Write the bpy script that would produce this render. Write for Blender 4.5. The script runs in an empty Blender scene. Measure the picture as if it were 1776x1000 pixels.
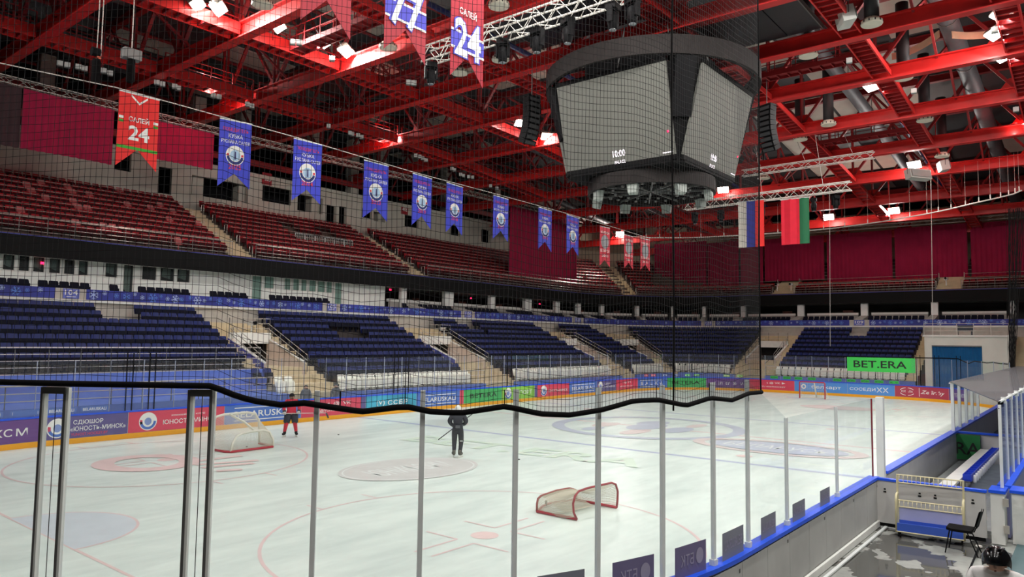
import bpy, math, random
import numpy as np
from mathutils import Vector, Matrix
random.seed(7)
rng = np.random.default_rng(7)
D = bpy.data
SC = bpy.context.scene
COL = SC.collection
PI = math.pi

# ---------------------------------------------------------------- camera
CAM = np.array([-5.837, -17.238, 4.123])
YAW, PITCH, ROLL, FPX = 0.6806, 0.0705, 0.0133, 1258.5
_f = np.array([math.cos(PITCH) * math.cos(YAW), math.cos(PITCH) * math.sin(YAW), math.sin(PITCH)])
_r0 = np.array([math.sin(YAW), -math.cos(YAW), 0.0])
_u0 = np.cross(_r0, _f)
_r = math.cos(ROLL) * _r0 + math.sin(ROLL) * _u0
_u = -math.sin(ROLL) * _r0 + math.cos(ROLL) * _u0
cd = D.cameras.new('camera')
cd.sensor_width = 36.0
cd.lens = FPX / 1776 * 36.0
cd.clip_start = 0.05
cd.clip_end = 400
cam = D.objects.new('camera', cd)
COL.objects.link(cam)
M = Matrix.Identity(4)
for i in range(3):
    M[i][0], M[i][1], M[i][2], M[i][3] = _r[i], _u[i], -_f[i], CAM[i]
cam.matrix_world = M
SC.camera = cam

# ---------------------------------------------------------------- view, world
SC.view_settings.view_transform = 'Standard'
SC.view_settings.look = 'None'
SC.view_settings.gamma = 1.0
SC.view_settings.use_curve_mapping = False
SC.view_settings.exposure = 0.0
try:
    SC.cycles.transparent_max_bounces = 24
    SC.cycles.max_bounces = 8
except Exception:
    pass
W = D.worlds.new('arena_air')
SC.world = W
W.use_nodes = True
W.node_tree.nodes['Background'].inputs[0].default_value = (0.9, 0.95, 1.0, 1)
W.node_tree.nodes['Background'].inputs[1].default_value = 0.10

# flood lighting: (x, y, z, power); the lamp fixtures that carry them are built further down
FLOOD_Z = 19.9
FLOOD_POWER = 455.0

# ---------------------------------------------------------------- pixel -> place helpers
def proj(P):
    d = np.asarray(P, float) - CAM
    z = d @ _f
    return 888 + FPX * (d @ _r) / z, 500 - FPX * (d @ _u) / z
def ray(px, py):
    return _f + (px - 888) / FPX * _r - (py - 500) / FPX * _u
def at(px, py, axis, c):
    d = ray(px, py)
    t = (c - CAM[axis]) / d[axis]
    return CAM + t * d
def at_x(px, py, c): return at(px, py, 0, c)
def at_y(px, py, c): return at(px, py, 1, c)
def at_z(px, py, c=0.0): return at(px, py, 2, c)

# ---------------------------------------------------------------- materials
def lin(c):
    return tuple(((v / 255) / 12.92 if v / 255 <= 0.04045 else ((v / 255 + 0.055) / 1.055) ** 2.4) for v in c)
MATS = {}
def mat(name, rgb, rough=0.55, metal=0.0, var=0.12, scale=3.0, bump=0.0, bscale=40.0, spec=0.5, emit=None, estr=0.0):
    if name in MATS:
        return MATS[name]
    m = D.materials.new(name)
    m.use_nodes = True
    nt = m.node_tree
    b = nt.nodes['Principled BSDF']
    col = lin(rgb)
    b.inputs['Roughness'].default_value = rough
    b.inputs['Metallic'].default_value = metal
    b.inputs['Specular IOR Level'].default_value = spec
    if var > 0:
        tc = nt.nodes.new('ShaderNodeTexCoord')
        nz = nt.nodes.new('ShaderNodeTexNoise')
        nz.inputs['Scale'].default_value = scale
        nz.inputs['Detail'].default_value = 5
        nt.links.new(tc.outputs['Object'], nz.inputs['Vector'])
        cr = nt.nodes.new('ShaderNodeValToRGB')
        cr.color_ramp.elements[0].position = 0.25
        cr.color_ramp.elements[1].position = 0.75
        cr.color_ramp.elements[0].color = tuple(v * (1 - var) for v in col) + (1,)
        cr.color_ramp.elements[1].color = tuple(min(1, v * (1 + var)) for v in col) + (1,)
        nt.links.new(nz.outputs['Fac'], cr.inputs['Fac'])
        nt.links.new(cr.outputs['Color'], b.inputs['Base Color'])
        if bump > 0:
            n2 = nt.nodes.new('ShaderNodeTexNoise')
            n2.inputs['Scale'].default_value = bscale
            nt.links.new(tc.outputs['Object'], n2.inputs['Vector'])
            bp = nt.nodes.new('ShaderNodeBump')
            bp.inputs['Strength'].default_value = bump
            bp.inputs['Distance'].default_value = 0.02
            nt.links.new(n2.outputs['Fac'], bp.inputs['Height'])
            nt.links.new(bp.outputs['Normal'], b.inputs['Normal'])
    else:
        b.inputs['Base Color'].default_value = col + (1,)
    if emit:
        b.inputs['Emission Color'].default_value = lin(emit) + (1,)
        b.inputs['Emission Strength'].default_value = estr
    MATS[name] = m
    return m
def glass_mat(name, tint=(0.95, 0.97, 0.97), haze=0.04, gloss=0.05, hazecol=(0.8, 0.83, 0.86)):
    m = D.materials.new(name)
    m.use_nodes = True
    nt = m.node_tree
    nt.nodes.clear()
    out = nt.nodes.new('ShaderNodeOutputMaterial')
    tr = nt.nodes.new('ShaderNodeBsdfTransparent')
    tr.inputs[0].default_value = tint + (1,)
    df = nt.nodes.new('ShaderNodeBsdfDiffuse')
    df.inputs[0].default_value = hazecol + (1,)
    gl = nt.nodes.new('ShaderNodeBsdfGlossy')
    gl.inputs['Roughness'].default_value = 0.03
    m1 = nt.nodes.new('ShaderNodeMixShader')
    m1.inputs[0].default_value = haze
    m2 = nt.nodes.new('ShaderNodeMixShader')
    lw = nt.nodes.new('ShaderNodeLayerWeight')
    pw_ = nt.nodes.new('ShaderNodeMath')
    pw_.operation = 'POWER'
    pw_.inputs[1].default_value = 5.0
    nt.links.new(lw.outputs['Facing'], pw_.inputs[0])
    mu = nt.nodes.new('ShaderNodeMath')
    mu.operation = 'MULTIPLY_ADD'
    mu.inputs[1].default_value = gloss * 4
    mu.inputs[2].default_value = gloss * .5
    nt.links.new(pw_.outputs[0], mu.inputs[0])
    nt.links.new(tr.outputs[0], m1.inputs[1])
    nt.links.new(df.outputs[0], m1.inputs[2])
    nt.links.new(mu.outputs[0], m2.inputs[0])
    nt.links.new(m1.outputs[0], m2.inputs[1])
    nt.links.new(gl.outputs[0], m2.inputs[2])
    nt.links.new(m2.outputs[0], out.inputs[0])
    MATS[name] = m
    return m
RED = mat('red_steel_paint', (206, 38, 36), 0.42, 0, 0.16, 1.2)
DRED = mat('dark_shaded_red_steel', (138, 22, 26), 0.6, 0, 0.18, 1.2)  # darker red; on the truss webs it paints in the roof shade
ALU = mat('aluminium', (222, 226, 224), 0.45, 0.0, 0.06, 4)
DALU = mat('dark_aluminium', (100, 100, 98), 0.42, 0.3, 0.08, 4)
STEEL = mat('stainless_rail', (206, 200, 190), 0.3, 0.55, 0.05, 4)
WTRUSS = mat('white_truss', (226, 222, 214), 0.4, 0.2, 0.06, 4)
BLACK = mat('black_plastic', (13, 13, 15), 0.6, 0, 0.2, 6, spec=.12)
BLACKM = mat('black_cloth', (16, 15, 16), 0.9, 0, 0.2, 6, spec=.1)
CONC = mat('beige_concrete', (196, 180, 148), 0.85, 0, 0.12, 2, 0.2)
CONCG = mat('grey_concrete', (160, 158, 152), 0.85, 0, 0.14, 1.2, 0.2)
DARK = mat('dark_shade_and_joints', (26, 26, 28), 0.9, 0, 0.25, 1.5, spec=.1)  # paints the shade inside openings, also colours seams and joints
TERR = mat('dark_terrace_concrete', (70, 64, 62), 0.85, 0, 0.15, 1.5, spec=.2)
WHITE = mat('white_paint', (226, 226, 220), 0.6, 0, 0.06, 3)
CAPB = mat('blue_cap', (24, 84, 226), 0.4, 0, 0.08, 3)
WALLB = mat('blue_cover', (84, 112, 196), 0.7, 0, 0.1, 2)
YEL = mat('yellow_kick_plate', (240, 168, 10), 0.45, 0, 0.06, 3)
TXTW = mat('white_print', (236, 236, 232), 0.6, 0, 0.04, 3)
TXTK = mat('black_print', (22, 24, 24), 0.6, 0, 0.1, 3)
TXTR = mat('red_print', (214, 62, 70), 0.6, 0, 0.08, 3)
GLASS = glass_mat('rink_glass')
GLASSF = glass_mat('far_rink_glass', (0.97, 0.985, 0.99), 0.02)
CURT = mat('maroon_curtain', (146, 28, 62), 0.85, 0, 0.12, 0.8, spec=.15)
SEATB = mat('navy_seat_plastic', (21, 34, 92), 0.5, 0, 0.25, 1.4, spec=.3)
SEATN = mat('dark_shaded_navy_seat', (9, 12, 30), 0.7, 0, 0.2, 1.4, spec=.15)  # gallery seats; on seat pans it paints the shadow between rows
SEATW = mat('white_seat_plastic', (240, 240, 228), 0.45, 0, 0.06, 1.4)
SEATR = mat('red_seat_plastic', (142, 19, 29), 0.65, 0, 0.22, 1.2, spec=.2)
SEATP = mat('faded_red_seat_plastic', (176, 92, 92), 0.6, 0, 0.15, 1.2, spec=.2)
GREY = mat('grey_paint', (132, 132, 130), 0.6, 0, 0.1, 2)

# ---------------------------------------------------------------- mesh building
class MB:
    def __init__(s):
        s.v, s.f, s.m = [], [], []
        s.cur = 0
    def add(s, vs, fs):
        o = len(s.v)
        s.v.extend([tuple(float(c) for c in v) for v in vs])
        s.f.extend([tuple(i + o for i in f) for f in fs])
        s.m.extend([s.cur] * len(fs))
        return s
    def box(s, c, size, R=None):
        hx, hy, hz = size[0] / 2, size[1] / 2, size[2] / 2
        vs = [(x, y, z) for x in (-hx, hx) for y in (-hy, hy) for z in (-hz, hz)]
        if R is not None:
            vs = [tuple(R @ Vector(v)) for v in vs]
        return s.add([(v[0] + c[0], v[1] + c[1], v[2] + c[2]) for v in vs],
                     [(0, 1, 3, 2), (4, 6, 7, 5), (0, 4, 5, 1), (2, 3, 7, 6), (0, 2, 6, 4), (1, 5, 7, 3)])
    def bx(s, x0, x1, y0, y1, z0, z1):
        return s.box(((x0 + x1) / 2, (y0 + y1) / 2, (z0 + z1) / 2), (abs(x1 - x0), abs(y1 - y0), abs(z1 - z0)))
    def beam(s, a, b, w, h, up=(0, 0, 1)):
        a, b = Vector(a), Vector(b)
        d = (b - a)
        L = d.length
        d.normalize()
        upv = Vector(up)
        if abs(d.dot(upv)) > 0.98:
            upv = Vector((1, 0, 0))
        x = d.cross(upv).normalized()
        z = x.cross(d).normalized()
        vs = []
        for p in (a, b):
            for sx, sz in ((-1, -1), (1, -1), (1, 1), (-1, 1)):
                vs.append(p + x * (sx * w / 2) + z * (sz * h / 2))
        return s.add(vs, [(3, 2, 1, 0), (4, 5, 6, 7), (0, 1, 5, 4), (1, 2, 6, 5), (2, 3, 7, 6), (3, 0, 4, 7)])
    def ibeam(s, a, b, w, h, t=0.05, up=(0, 0, 1)):
        a, b, upv = Vector(a), Vector(b), Vector(up)
        s.beam(a + upv * (h / 2 - t / 2), b + upv * (h / 2 - t / 2), w, t, up)
        s.beam(a - upv * (h / 2 - t / 2), b - upv * (h / 2 - t / 2), w, t, up)
        s.beam(a, b, t, h - 2 * t, up)
        return s
    def tube(s, pts, r, n=6, closed=False, cap=True):
        P = [Vector(p) for p in pts]
        N = len(P)
        rs = r if hasattr(r, '__len__') else [r] * N
        vs, fs = [], []
        ref = None
        for i in range(N):
            if closed:
                t = (P[(i + 1) % N] - P[i - 1])
            else:
                t = P[min(i + 1, N - 1)] - P[max(i - 1, 0)]
            t.normalize()
            if ref is None:
                ref = Vector((0, 0, 1)) if abs(t.z) < 0.9 else Vector((1, 0, 0))
            x = t.cross(ref)
            if x.length < 1e-5:
                x = t.cross(Vector((0, 1, 0.3)))
            x.normalize()
            y = x.cross(t).normalized()
            ref = y
            for k in range(n):
                a = 2 * PI * k / n
                vs.append(P[i] + (x * math.cos(a) + y * math.sin(a)) * rs[i])
        M_ = N if closed else N - 1
        for i in range(M_):
            j = (i + 1) % N
            for k in range(n):
                k2 = (k + 1) % n
                fs.append((i * n + k, i * n + k2, j * n + k2, j * n + k))
        if cap and not closed:
            fs.append(tuple(range(n - 1, -1, -1)))
            fs.append(tuple((N - 1) * n + k for k in range(n)))
        return s.add(vs, fs)
    def cyl(s, a, b, r, n=10, r2=None):
        return s.tube([a, b], [r, r if r2 is None else r2], n)
    def grid(s, P):
        m, n = len(P), len(P[0])
        return s.add([p for row in P for p in row],
                     [(i * n + j, i * n + j + 1, (i + 1) * n + j + 1, (i + 1) * n + j) for i in range(m - 1) for j in range(n - 1)])
    def prism(s, poly, vec):
        n = len(poly)
        v = Vector(vec)
        vs = [Vector(p) for p in poly] + [Vector(p) + v for p in poly]
        return s.add(vs, [tuple(range(n - 1, -1, -1)), tuple(range(n, 2 * n))] + [(i, (i + 1) % n, n + (i + 1) % n, n + i) for i in range(n)])
    def poly(s, pts):
        return s.add(pts, [tuple(range(len(pts)))])
    def lathe(s, prof, n=16, c=(0, 0, 0)):
        vs, fs = [], []
        for r, z in prof:
            for k in range(n):
                a = 2 * PI * k / n
                vs.append((c[0] + r * math.cos(a), c[1] + r * math.sin(a), c[2] + z))
        for i in range(len(prof) - 1):
            for k in range(n):
                k2 = (k + 1) % n
                fs.append((i * n + k, i * n + k2, (i + 1) * n + k2, (i + 1) * n + k))
        if prof[0][0] > 1e-6:
            fs.append(tuple(range(n - 1, -1, -1)))
        if prof[-1][0] > 1e-6:
            fs.append(tuple((len(prof) - 1) * n + k for k in range(n)))
        return s.add(vs, fs)
    def ellipsoid(s, c, r, n=12, m=8, R=None):
        vs, fs = [], []
        for i in range(m + 1):
            th = PI * i / m
            for k in range(n):
                a = 2 * PI * k / n
                v = Vector((r[0] * math.sin(th) * math.cos(a), r[1] * math.sin(th) * math.sin(a), r[2] * math.cos(th)))
                if R is not None:
                    v = R @ v
                vs.append((v[0] + c[0], v[1] + c[1], v[2] + c[2]))
        for i in range(m):
            for k in range(n):
                k2 = (k + 1) % n
                fs.append((i * n + k, (i + 1) * n + k, (i + 1) * n + k2, i * n + k2))
        return s.add(vs, fs)
    def mesh(s, name, mats, smooth=False):
        me = D.meshes.new(name)
        me.from_pydata(s.v, [], s.f)
        if not isinstance(mats, (list, tuple)):
            mats = [mats]
        for m_ in mats:
            me.materials.append(m_)
        if len(mats) > 1:
            me.polygons.foreach_set('material_index', s.m)
        if smooth:
            me.polygons.foreach_set('use_smooth', [True] * len(me.polygons))
        me.update()
        return me
    def build(s, name, mats, parent=None, smooth=False):
        return link(name, s.mesh(name, mats, smooth), parent)
def link(name, me, parent=None, loc=None, rot=None):
    o = D.objects.new(name, me)
    COL.objects.link(o)
    if parent is not None:
        o.parent = parent
    if loc is not None:
        o.location = loc
    if rot is not None:
        o.rotation_euler = rot
    return o
def tag(o, label=None, cat=None, group=None, kind=None):
    if label: o['label'] = label
    if cat: o['category'] = cat
    if group: o['group'] = group
    if kind: o['kind'] = kind
    return o
def thing(name, label, cat, loc=(0, 0, 0), rz=0.0, group=None):
    o = D.objects.new(name, None)
    o.empty_display_size = 0.2
    COL.objects.link(o)
    o.location = loc
    o.rotation_euler = (0, 0, rz)
    return tag(o, label, cat, group)
def struct(name, mb, mats, label, cat='structure', parent=None, smooth=False):
    o = mb.build(name, mats, parent, smooth)
    if parent is None:
        tag(o, label, cat, kind='structure')
    return o
_ONE = ['', 'first', 'second', 'third', 'fourth', 'fifth', 'sixth', 'seventh', 'eighth', 'ninth', 'tenth', 'eleventh', 'twelfth', 'thirteenth', 'fourteenth', 'fifteenth', 'sixteenth', 'seventeenth', 'eighteenth', 'nineteenth']
_TEN = [('', ''), ('', ''), ('twenty', 'twentieth'), ('thirty', 'thirtieth'), ('forty', 'fortieth'), ('fifty', 'fiftieth'), ('sixty', 'sixtieth'), ('seventy', 'seventieth'), ('eighty', 'eightieth'), ('ninety', 'ninetieth')]
def nth(n):
    if n < 20: return _ONE[n]
    if n < 100: return _TEN[n // 10][1] if n % 10 == 0 else _TEN[n // 10][0] + '-' + _ONE[n % 10]
    return 'hundred and ' + nth(n - 100) if n > 100 else 'hundredth'
def copy_tree(o, parent=None):
    c = o.copy()
    COL.objects.link(c)
    if parent is not None:
        c.parent = parent
    for ch in list(o.children):
        copy_tree(ch, c)
    return c
_rot = lambda ang, ax: Matrix.Rotation(ang, 3, ax)

# ---------------------------------------------------------------- text
_TXT = {}
def text_geo(s_, shear=0.0, bold=0.0):
    key = (s_, shear, bold)
    if key not in _TXT:
        cu = D.curves.new('text', 'FONT')
        cu.body = s_
        cu.shear = shear
        cu.resolution_u = 2
        cu.offset = bold
        cu.fill_mode = 'FRONT'
        o = D.objects.new('text', cu)
        COL.objects.link(o)
        me = D.meshes.new_from_object(o)
        v = np.array([tuple(q.co) for q in me.vertices]) if len(me.vertices) else np.zeros((1, 3))
        f = [tuple(p.vertices) for p in me.polygons]
        D.objects.remove(o)
        D.curves.remove(cu)
        D.meshes.remove(me)
        mn, mx = v.min(0), v.max(0)
        v = (v - mn)
        _TXT[key] = (v[:, :2], f, mx - mn)
    return _TXT[key]
def text(s_, mapper, u0, v0, w, h, m, name='lettering', parent=None, shear=0.0, bold=0.008):
    """lay the words into the box u0..u0+w, v0..v0+h of a surface; mapper(u, v) -> point"""
    v, f, ext = text_geo(s_, shear, bold)
    if not f:
        return None
    vs = [mapper(u0 + a / max(ext[0], 1e-6) * w, v0 + b / max(ext[1], 1e-6) * h) for a, b in v]
    me = D.meshes.new(name)
    me.from_pydata([tuple(float(c) for c in q) for q in vs], [], f)
    me.materials.append(m)
    return link(name, me, parent)
def shape(pts, mapper, m, name, parent=None):
    me = D.meshes.new(name)
    me.from_pydata([tuple(float(c) for c in mapper(a, b)) for a, b in pts], [], [tuple(range(len(pts)))])
    me.materials.append(m)
    return link(name, me, parent)
def ring(cx, cy, rx0, ry0, rx1, ry1, mapper, m, name, parent=None, n=28, a0=0.0, a1=2 * PI):
    mb = MB()
    P = []
    for i in range(n + 1):
        a = a0 + (a1 - a0) * i / n
        P.append([mapper(cx + rx0 * math.cos(a), cy + ry0 * math.sin(a)), mapper(cx + rx1 * math.cos(a), cy + ry1 * math.sin(a))])
    mb.grid(P)
    return mb.build(name, m, parent)
def disc(cx, cy, rx, ry, mapper, m, name, parent=None, n=28):
    return shape([(cx + rx * math.cos(2 * PI * i / n), cy + ry * math.sin(2 * PI * i / n)) for i in range(n)], mapper, m, name, parent)
def planar(o, ux, uy, off=(0, 0, 0)):
    o, ux, uy, off = [np.asarray(q, float) for q in (o, ux, uy, off)]
    return lambda u, v: o + ux * u + uy * v + off

# ---------------------------------------------------------------- plan curves
RX0, RX1, RW, RR = -4.0, 56.0, 13.0, 8.5
def _rr_segments():
    A = RX1 - RX0 - 2 * RR
    B = 2 * RW - 2 * RR
    C = RR * PI / 2
    return A, B, C
_A, _B, _C = _rr_segments()
PERIM = 2 * _A + 2 * _B + 4 * _C
def board(s):
    """point on the board line, inward normal. s=0 at far side straight start (x=RX0+RR), running +x, then far end, near side, near end"""
    s = s % PERIM
    if s < _A: return np.array([RX0 + RR + s, RW]), np.array([0, -1.0])
    s -= _A
    if s < _C:
        a = PI / 2 - s / RR
        n = np.array([math.cos(a), math.sin(a)])
        return np.array([RX1 - RR, RW - RR]) + n * RR, -n
    s -= _C
    if s < _B: return np.array([RX1, RW - RR - s]), np.array([-1.0, 0])
    s -= _B
    if s < _C:
        a = -s / RR
        n = np.array([math.cos(a), math.sin(a)])
        return np.array([RX1 - RR, -RW + RR]) + n * RR, -n
    s -= _C
    if s < _A: return np.array([RX1 - RR - s, -RW]), np.array([0, 1.0])
    s -= _A
    if s < _C:
        a = -PI / 2 - s / RR
        n = np.array([math.cos(a), math.sin(a)])
        return np.array([RX0 + RR, -RW + RR]) + n * RR, -n
    s -= _C
    if s < _B: return np.array([RX0, -RW + RR + s]), np.array([1.0, 0])
    s -= _B
    a = PI - s / RR
    n = np.array([math.cos(a), math.sin(a)])
    return np.array([RX0 + RR, RW - RR]) + n * RR, -n
def s_near_x(x): return _A + 2 * _C + _B + (RX1 - RR - x)          # near side straight, by x
S_NEARCORNER = _A + 2 * _C + _B + _A                                # start of the near corner (x = RX0+RR)
def board_off(s, off):
    p, n = board(s)
    return p + n * off
def samples(s0, s1, step=0.6):
    n = max(1, int(math.ceil(abs(s1 - s0) / step)))
    return [s0 + (s1 - s0) * i / n for i in range(n + 1)]
_bt = [(s, proj((*board(s)[0], 0.6))[0]) for s in np.arange(-13, _A + _C + _B + 6, 0.2)]
def s_at(px):
    return float(np.interp(px, [b[1] for b in _bt], [b[0] for b in _bt]))

# bowl of the stands: u runs along the far side (u = x - 60.5), round the corner, down the far end
BXC, BYC = 60.5, 14.2
UARC = 11 * PI / 2
def bowl(u, d):
    r = d - 1.2
    if u <= 0: return np.array([BXC + u, BYC + r]), np.array([0, 1.0])
    if u < UARC:
        a = PI / 2 - u / UARC * PI / 2
        n = np.array([math.cos(a), math.sin(a)])
        return np.array([BXC, BYC]) + n * r, n
    return np.array([BXC + r, BYC - (u - UARC)]), np.array([1.0, 0])
def bp(u, d, z):
    p, n = bowl(u, d)
    return (p[0], p[1], z)
def usamp(u0, u1, arcstep=1.3, line=8.0):
    out = [u0]
    marks = [m_ for m_ in (0.0, UARC) if u0 < m_ < u1]
    edges = [u0] + marks + [u1]
    for a, b in zip(edges[:-1], edges[1:]):
        st = arcstep if (a >= 0 and b <= UARC + 1e-6) else line
        n = max(1, int(math.ceil((b - a) / st)))
        out += [a + (b - a) * i / n for i in range(1, n + 1)]
    return out
def u_at(px, d, z):
    us = np.arange(-76, 62, 0.25)
    xs = [proj((*bowl(u, d)[0], z))[0] for u in us]
    return float(np.interp(px, xs, us))
def bowl_strip(u0, u1, prof, mb=None, closed=False):
    mb = mb or MB()
    us = usamp(u0, u1)
    pr = list(prof) + ([prof[0]] if closed else [])
    P = [[bp(u, d, z) for d, z in pr] for u in us]
    mb.grid(P)
    if closed:
        mb.poly([bp(us[0], d, z) for d, z in prof][::-1])
        mb.poly([bp(us[-1], d, z) for d, z in prof])
    return mb
# ================================================================ floor and ice
def floor_material():
    m = D.materials.new('wet_concrete_floor')
    m.use_nodes = True
    nt = m.node_tree
    b = nt.nodes['Principled BSDF']
    tc = nt.nodes.new('ShaderNodeTexCoord')
    n1 = nt.nodes.new('ShaderNodeTexNoise'); n1.inputs['Scale'].default_value = 0.9; n1.inputs['Detail'].default_value = 4
    n2 = nt.nodes.new('ShaderNodeTexNoise'); n2.inputs['Scale'].default_value = 6; n2.inputs['Detail'].default_value = 6
    nt.links.new(tc.outputs['Object'], n1.inputs['Vector'])
    nt.links.new(tc.outputs['Object'], n2.inputs['Vector'])
    r1 = nt.nodes.new('ShaderNodeValToRGB')
    r1.color_ramp.elements[0].position, r1.color_ramp.elements[1].position = 0.485, 0.505
    r1.color_ramp.elements[0].color, r1.color_ramp.elements[1].color = (0, 0, 0, 1), (1, 1, 1, 1)
    nt.links.new(n1.outputs['Fac'], r1.inputs['Fac'])
    dry = nt.nodes.new('ShaderNodeValToRGB')
    dry.color_ramp.elements[0].color = lin((128, 130, 126)) + (1,)
    dry.color_ramp.elements[1].color = lin((168, 170, 164)) + (1,)
    nt.links.new(n2.outputs['Fac'], dry.inputs['Fac'])
    mx = nt.nodes.new('ShaderNodeMix'); mx.data_type = 'RGBA'
    nt.links.new(r1.outputs['Color'], mx.inputs['Factor'])
    nt.links.new(dry.outputs['Color'], mx.inputs[6])
    mx.inputs[7].default_value = lin((86, 86, 82)) + (1,)
    nt.links.new(mx.outputs[2], b.inputs['Base Color'])
    rr = nt.nodes.new('ShaderNodeMapRange')
    rr.inputs['To Min'].default_value, rr.inputs['To Max'].default_value = 0.55, 0.06
    nt.links.new(r1.outputs['Color'], rr.inputs['Value'])
    nt.links.new(rr.outputs[0], b.inputs['Roughness'])
    return m
def ice_material():
    m = D.materials.new('rink_ice')
    m.use_nodes = True
    nt = m.node_tree
    b = nt.nodes['Principled BSDF']
    tc = nt.nodes.new('ShaderNodeTexCoord')
    mp = nt.nodes.new('ShaderNodeMapping')
    mp.inputs['Scale'].default_value = (0.35, 1.4, 1)
    mp.inputs['Rotation'].default_value = (0, 0, 0.5)
    n1 = nt.nodes.new('ShaderNodeTexNoise'); n1.inputs['Scale'].default_value = 0.8; n1.inputs['Detail'].default_value = 9; n1.inputs['Roughness'].default_value = 0.68
    nt.links.new(tc.outputs['Object'], mp.inputs['Vector'])
    nt.links.new(mp.outputs[0], n1.inputs['Vector'])
    r = nt.nodes.new('ShaderNodeValToRGB')
    r.color_ramp.elements[0].position, r.color_ramp.elements[1].position = 0.3, 0.62
    r.color_ramp.elements[0].color = lin((200, 214, 208)) + (1,)
    r.color_ramp.elements[1].color = lin((228, 240, 232)) + (1,)
    nt.links.new(n1.outputs['Fac'], r.inputs['Fac'])
    nt.links.new(r.outputs['Color'], b.inputs['Base Color'])
    rr = nt.nodes.new('ShaderNodeMapRange')
    rr.inputs['To Min'].default_value, rr.inputs['To Max'].default_value = 0.42, 0.28
    nt.links.new(n1.outputs['Fac'], rr.inputs['Value'])
    nt.links.new(rr.outputs[0], b.inputs['Roughness'])
    b.inputs['Specular IOR Level'].default_value = 0.3
    bp_ = nt.nodes.new('ShaderNodeBump'); bp_.inputs['Strength'].default_value = 0.05; bp_.inputs['Distance'].default_value = 0.02
    n3 = nt.nodes.new('ShaderNodeTexNoise'); n3.inputs['Scale'].default_value = 9; n3.inputs['Detail'].default_value = 6
    nt.links.new(mp.outputs[0], n3.inputs['Vector'])
    nt.links.new(n3.outputs['Fac'], bp_.inputs['Height'])
    nt.links.new(bp_.outputs['Normal'], b.inputs['Normal'])
    return m
mb = MB().bx(-40, 110, -45, 60, -0.5, -0.02)
floor = struct('floor', mb, floor_material(), 'wet grey concrete floor around the rink', 'floor')
mb = MB()
pts = [board(s)[0] for s in samples(0, PERIM, 0.7)[:-1]]
mb.prism([(p[0], p[1], -0.018) for p in pts][::-1], (0, 0, 0.018))
ice = struct('ice_sheet', mb, ice_material(), 'white skated ice of the hockey rink inside the boards', 'ice')
IZ = 0.003
_iz = [0.0]
def imap(u, v): return np.array([u, v, IZ + _iz[0]])
imap2 = imap
def zup(f):
    def g_(*a, **k):
        _iz[0] += .00012
        return f(*a, **k)
    return g_
shape, ring, text = zup(shape), zup(ring), zup(text)      # every marking lies a hair above the one before
IR = mat('ice_red_paint', (226, 200, 198), 0.4, 0, 0.06, 2)
IRD = mat('ice_deep_red_paint', (228, 202, 198), 0.4, 0, 0.08, 2)
IB = mat('ice_blue_paint', (172, 182, 208), 0.4, 0, 0.08, 2)
ICR = mat('ice_crease_paint', (204, 214, 220), 0.4, 0, 0.05, 2)
IBR = mat('ice_brown_paint', (206, 206, 202), 0.4, 0, 0.06, 2)
IGN = mat('ice_green_paint', (208, 226, 208), 0.4, 0, 0.05, 2)
ILB = mat('ice_logo_blue_paint', (184, 192, 206), 0.4, 0, 0.08, 1)
ILR = mat('ice_logo_red_paint', (216, 202, 198), 0.4, 0, 0.08, 1)
IWH = mat('ice_white_paint', (224, 230, 226), 0.4, 0, 0.04, 2)
def rect(x0, x1, y0, y1, m, name, mp=imap):
    return shape([(x0, y0), (x1, y0), (x1, y1), (x0, y1)], mp, m, name, ice)
def halfw(x):
    if x < RX0 + RR: dx = RX0 + RR - x
    elif x > RX1 - RR: dx = x - (RX1 - RR)
    else: return RW
    return RW - RR + math.sqrt(max(0, RR * RR - dx * dx))
for x, w, m, nm in ((0, 0.07, IRD, 'goal_line'), (18.86, 0.28, IB, 'blue_line'), (26, 0.24, IR, 'centre_line'), (33.14, 0.28, IB, 'blue_line'), (52, 0.07, IRD, 'goal_line')):
    h = halfw(x) - 0.05
    rect(x - w / 2, x + w / 2, -h, h, m, nm)
for cx, sg in ((0, 1), (52, -1)):
    a0, a1 = (-PI / 2, PI / 2) if sg > 0 else (PI / 2, 1.5 * PI)
    n = 24
    shape([(cx + 1.8 * math.cos(a0 + (a1 - a0) * i / n), 1.8 * math.sin(a0 + (a1 - a0) * i / n)) for i in range(n + 1)], imap, ICR, 'goal_crease', ice)
    ring(cx, 0, 1.78, 1.78, 1.84, 1.84, imap2, IR, 'crease_line', ice, 24, a0, a1)
for cx in (6, 46):
    for cy in (-7, 7):
        ring(cx, cy, 4.46, 4.46, 4.53, 4.53, imap, IR, 'face_off_circle', ice, 64)
        disc(cx, cy, 0.3, 0.3, imap2, IRD, 'face_off_spot', ice, 20)
        for sx in (-1, 1):
            for sy in (-1, 1):
                x0, y0 = cx + sx * 0.6, cy + sy * 0.23
                rect(min(x0, x0 + sx * 1.2), max(x0, x0 + sx * 1.2), y0 - 0.03, y0 + 0.03, IR, 'face_off_mark')
                rect(x0 - 0.03, x0 + 0.03, min(y0, y0 + sy * 0.9), max(y0, y0 + sy * 0.9), IR, 'face_off_mark')
                xh = cx + sx * 0.85
                yh = cy + sy * 4.45
                rect(xh - 0.03, xh + 0.03, min(yh, yh + sy * 0.6), max(yh, yh + sy * 0.6), IR, 'hash_mark')
for cx in (20.4, 31.6):
    for cy in (-7, 7):
        disc(cx, cy, 0.3, 0.3, imap2, IRD, 'neutral_spot', ice, 16)
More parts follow.
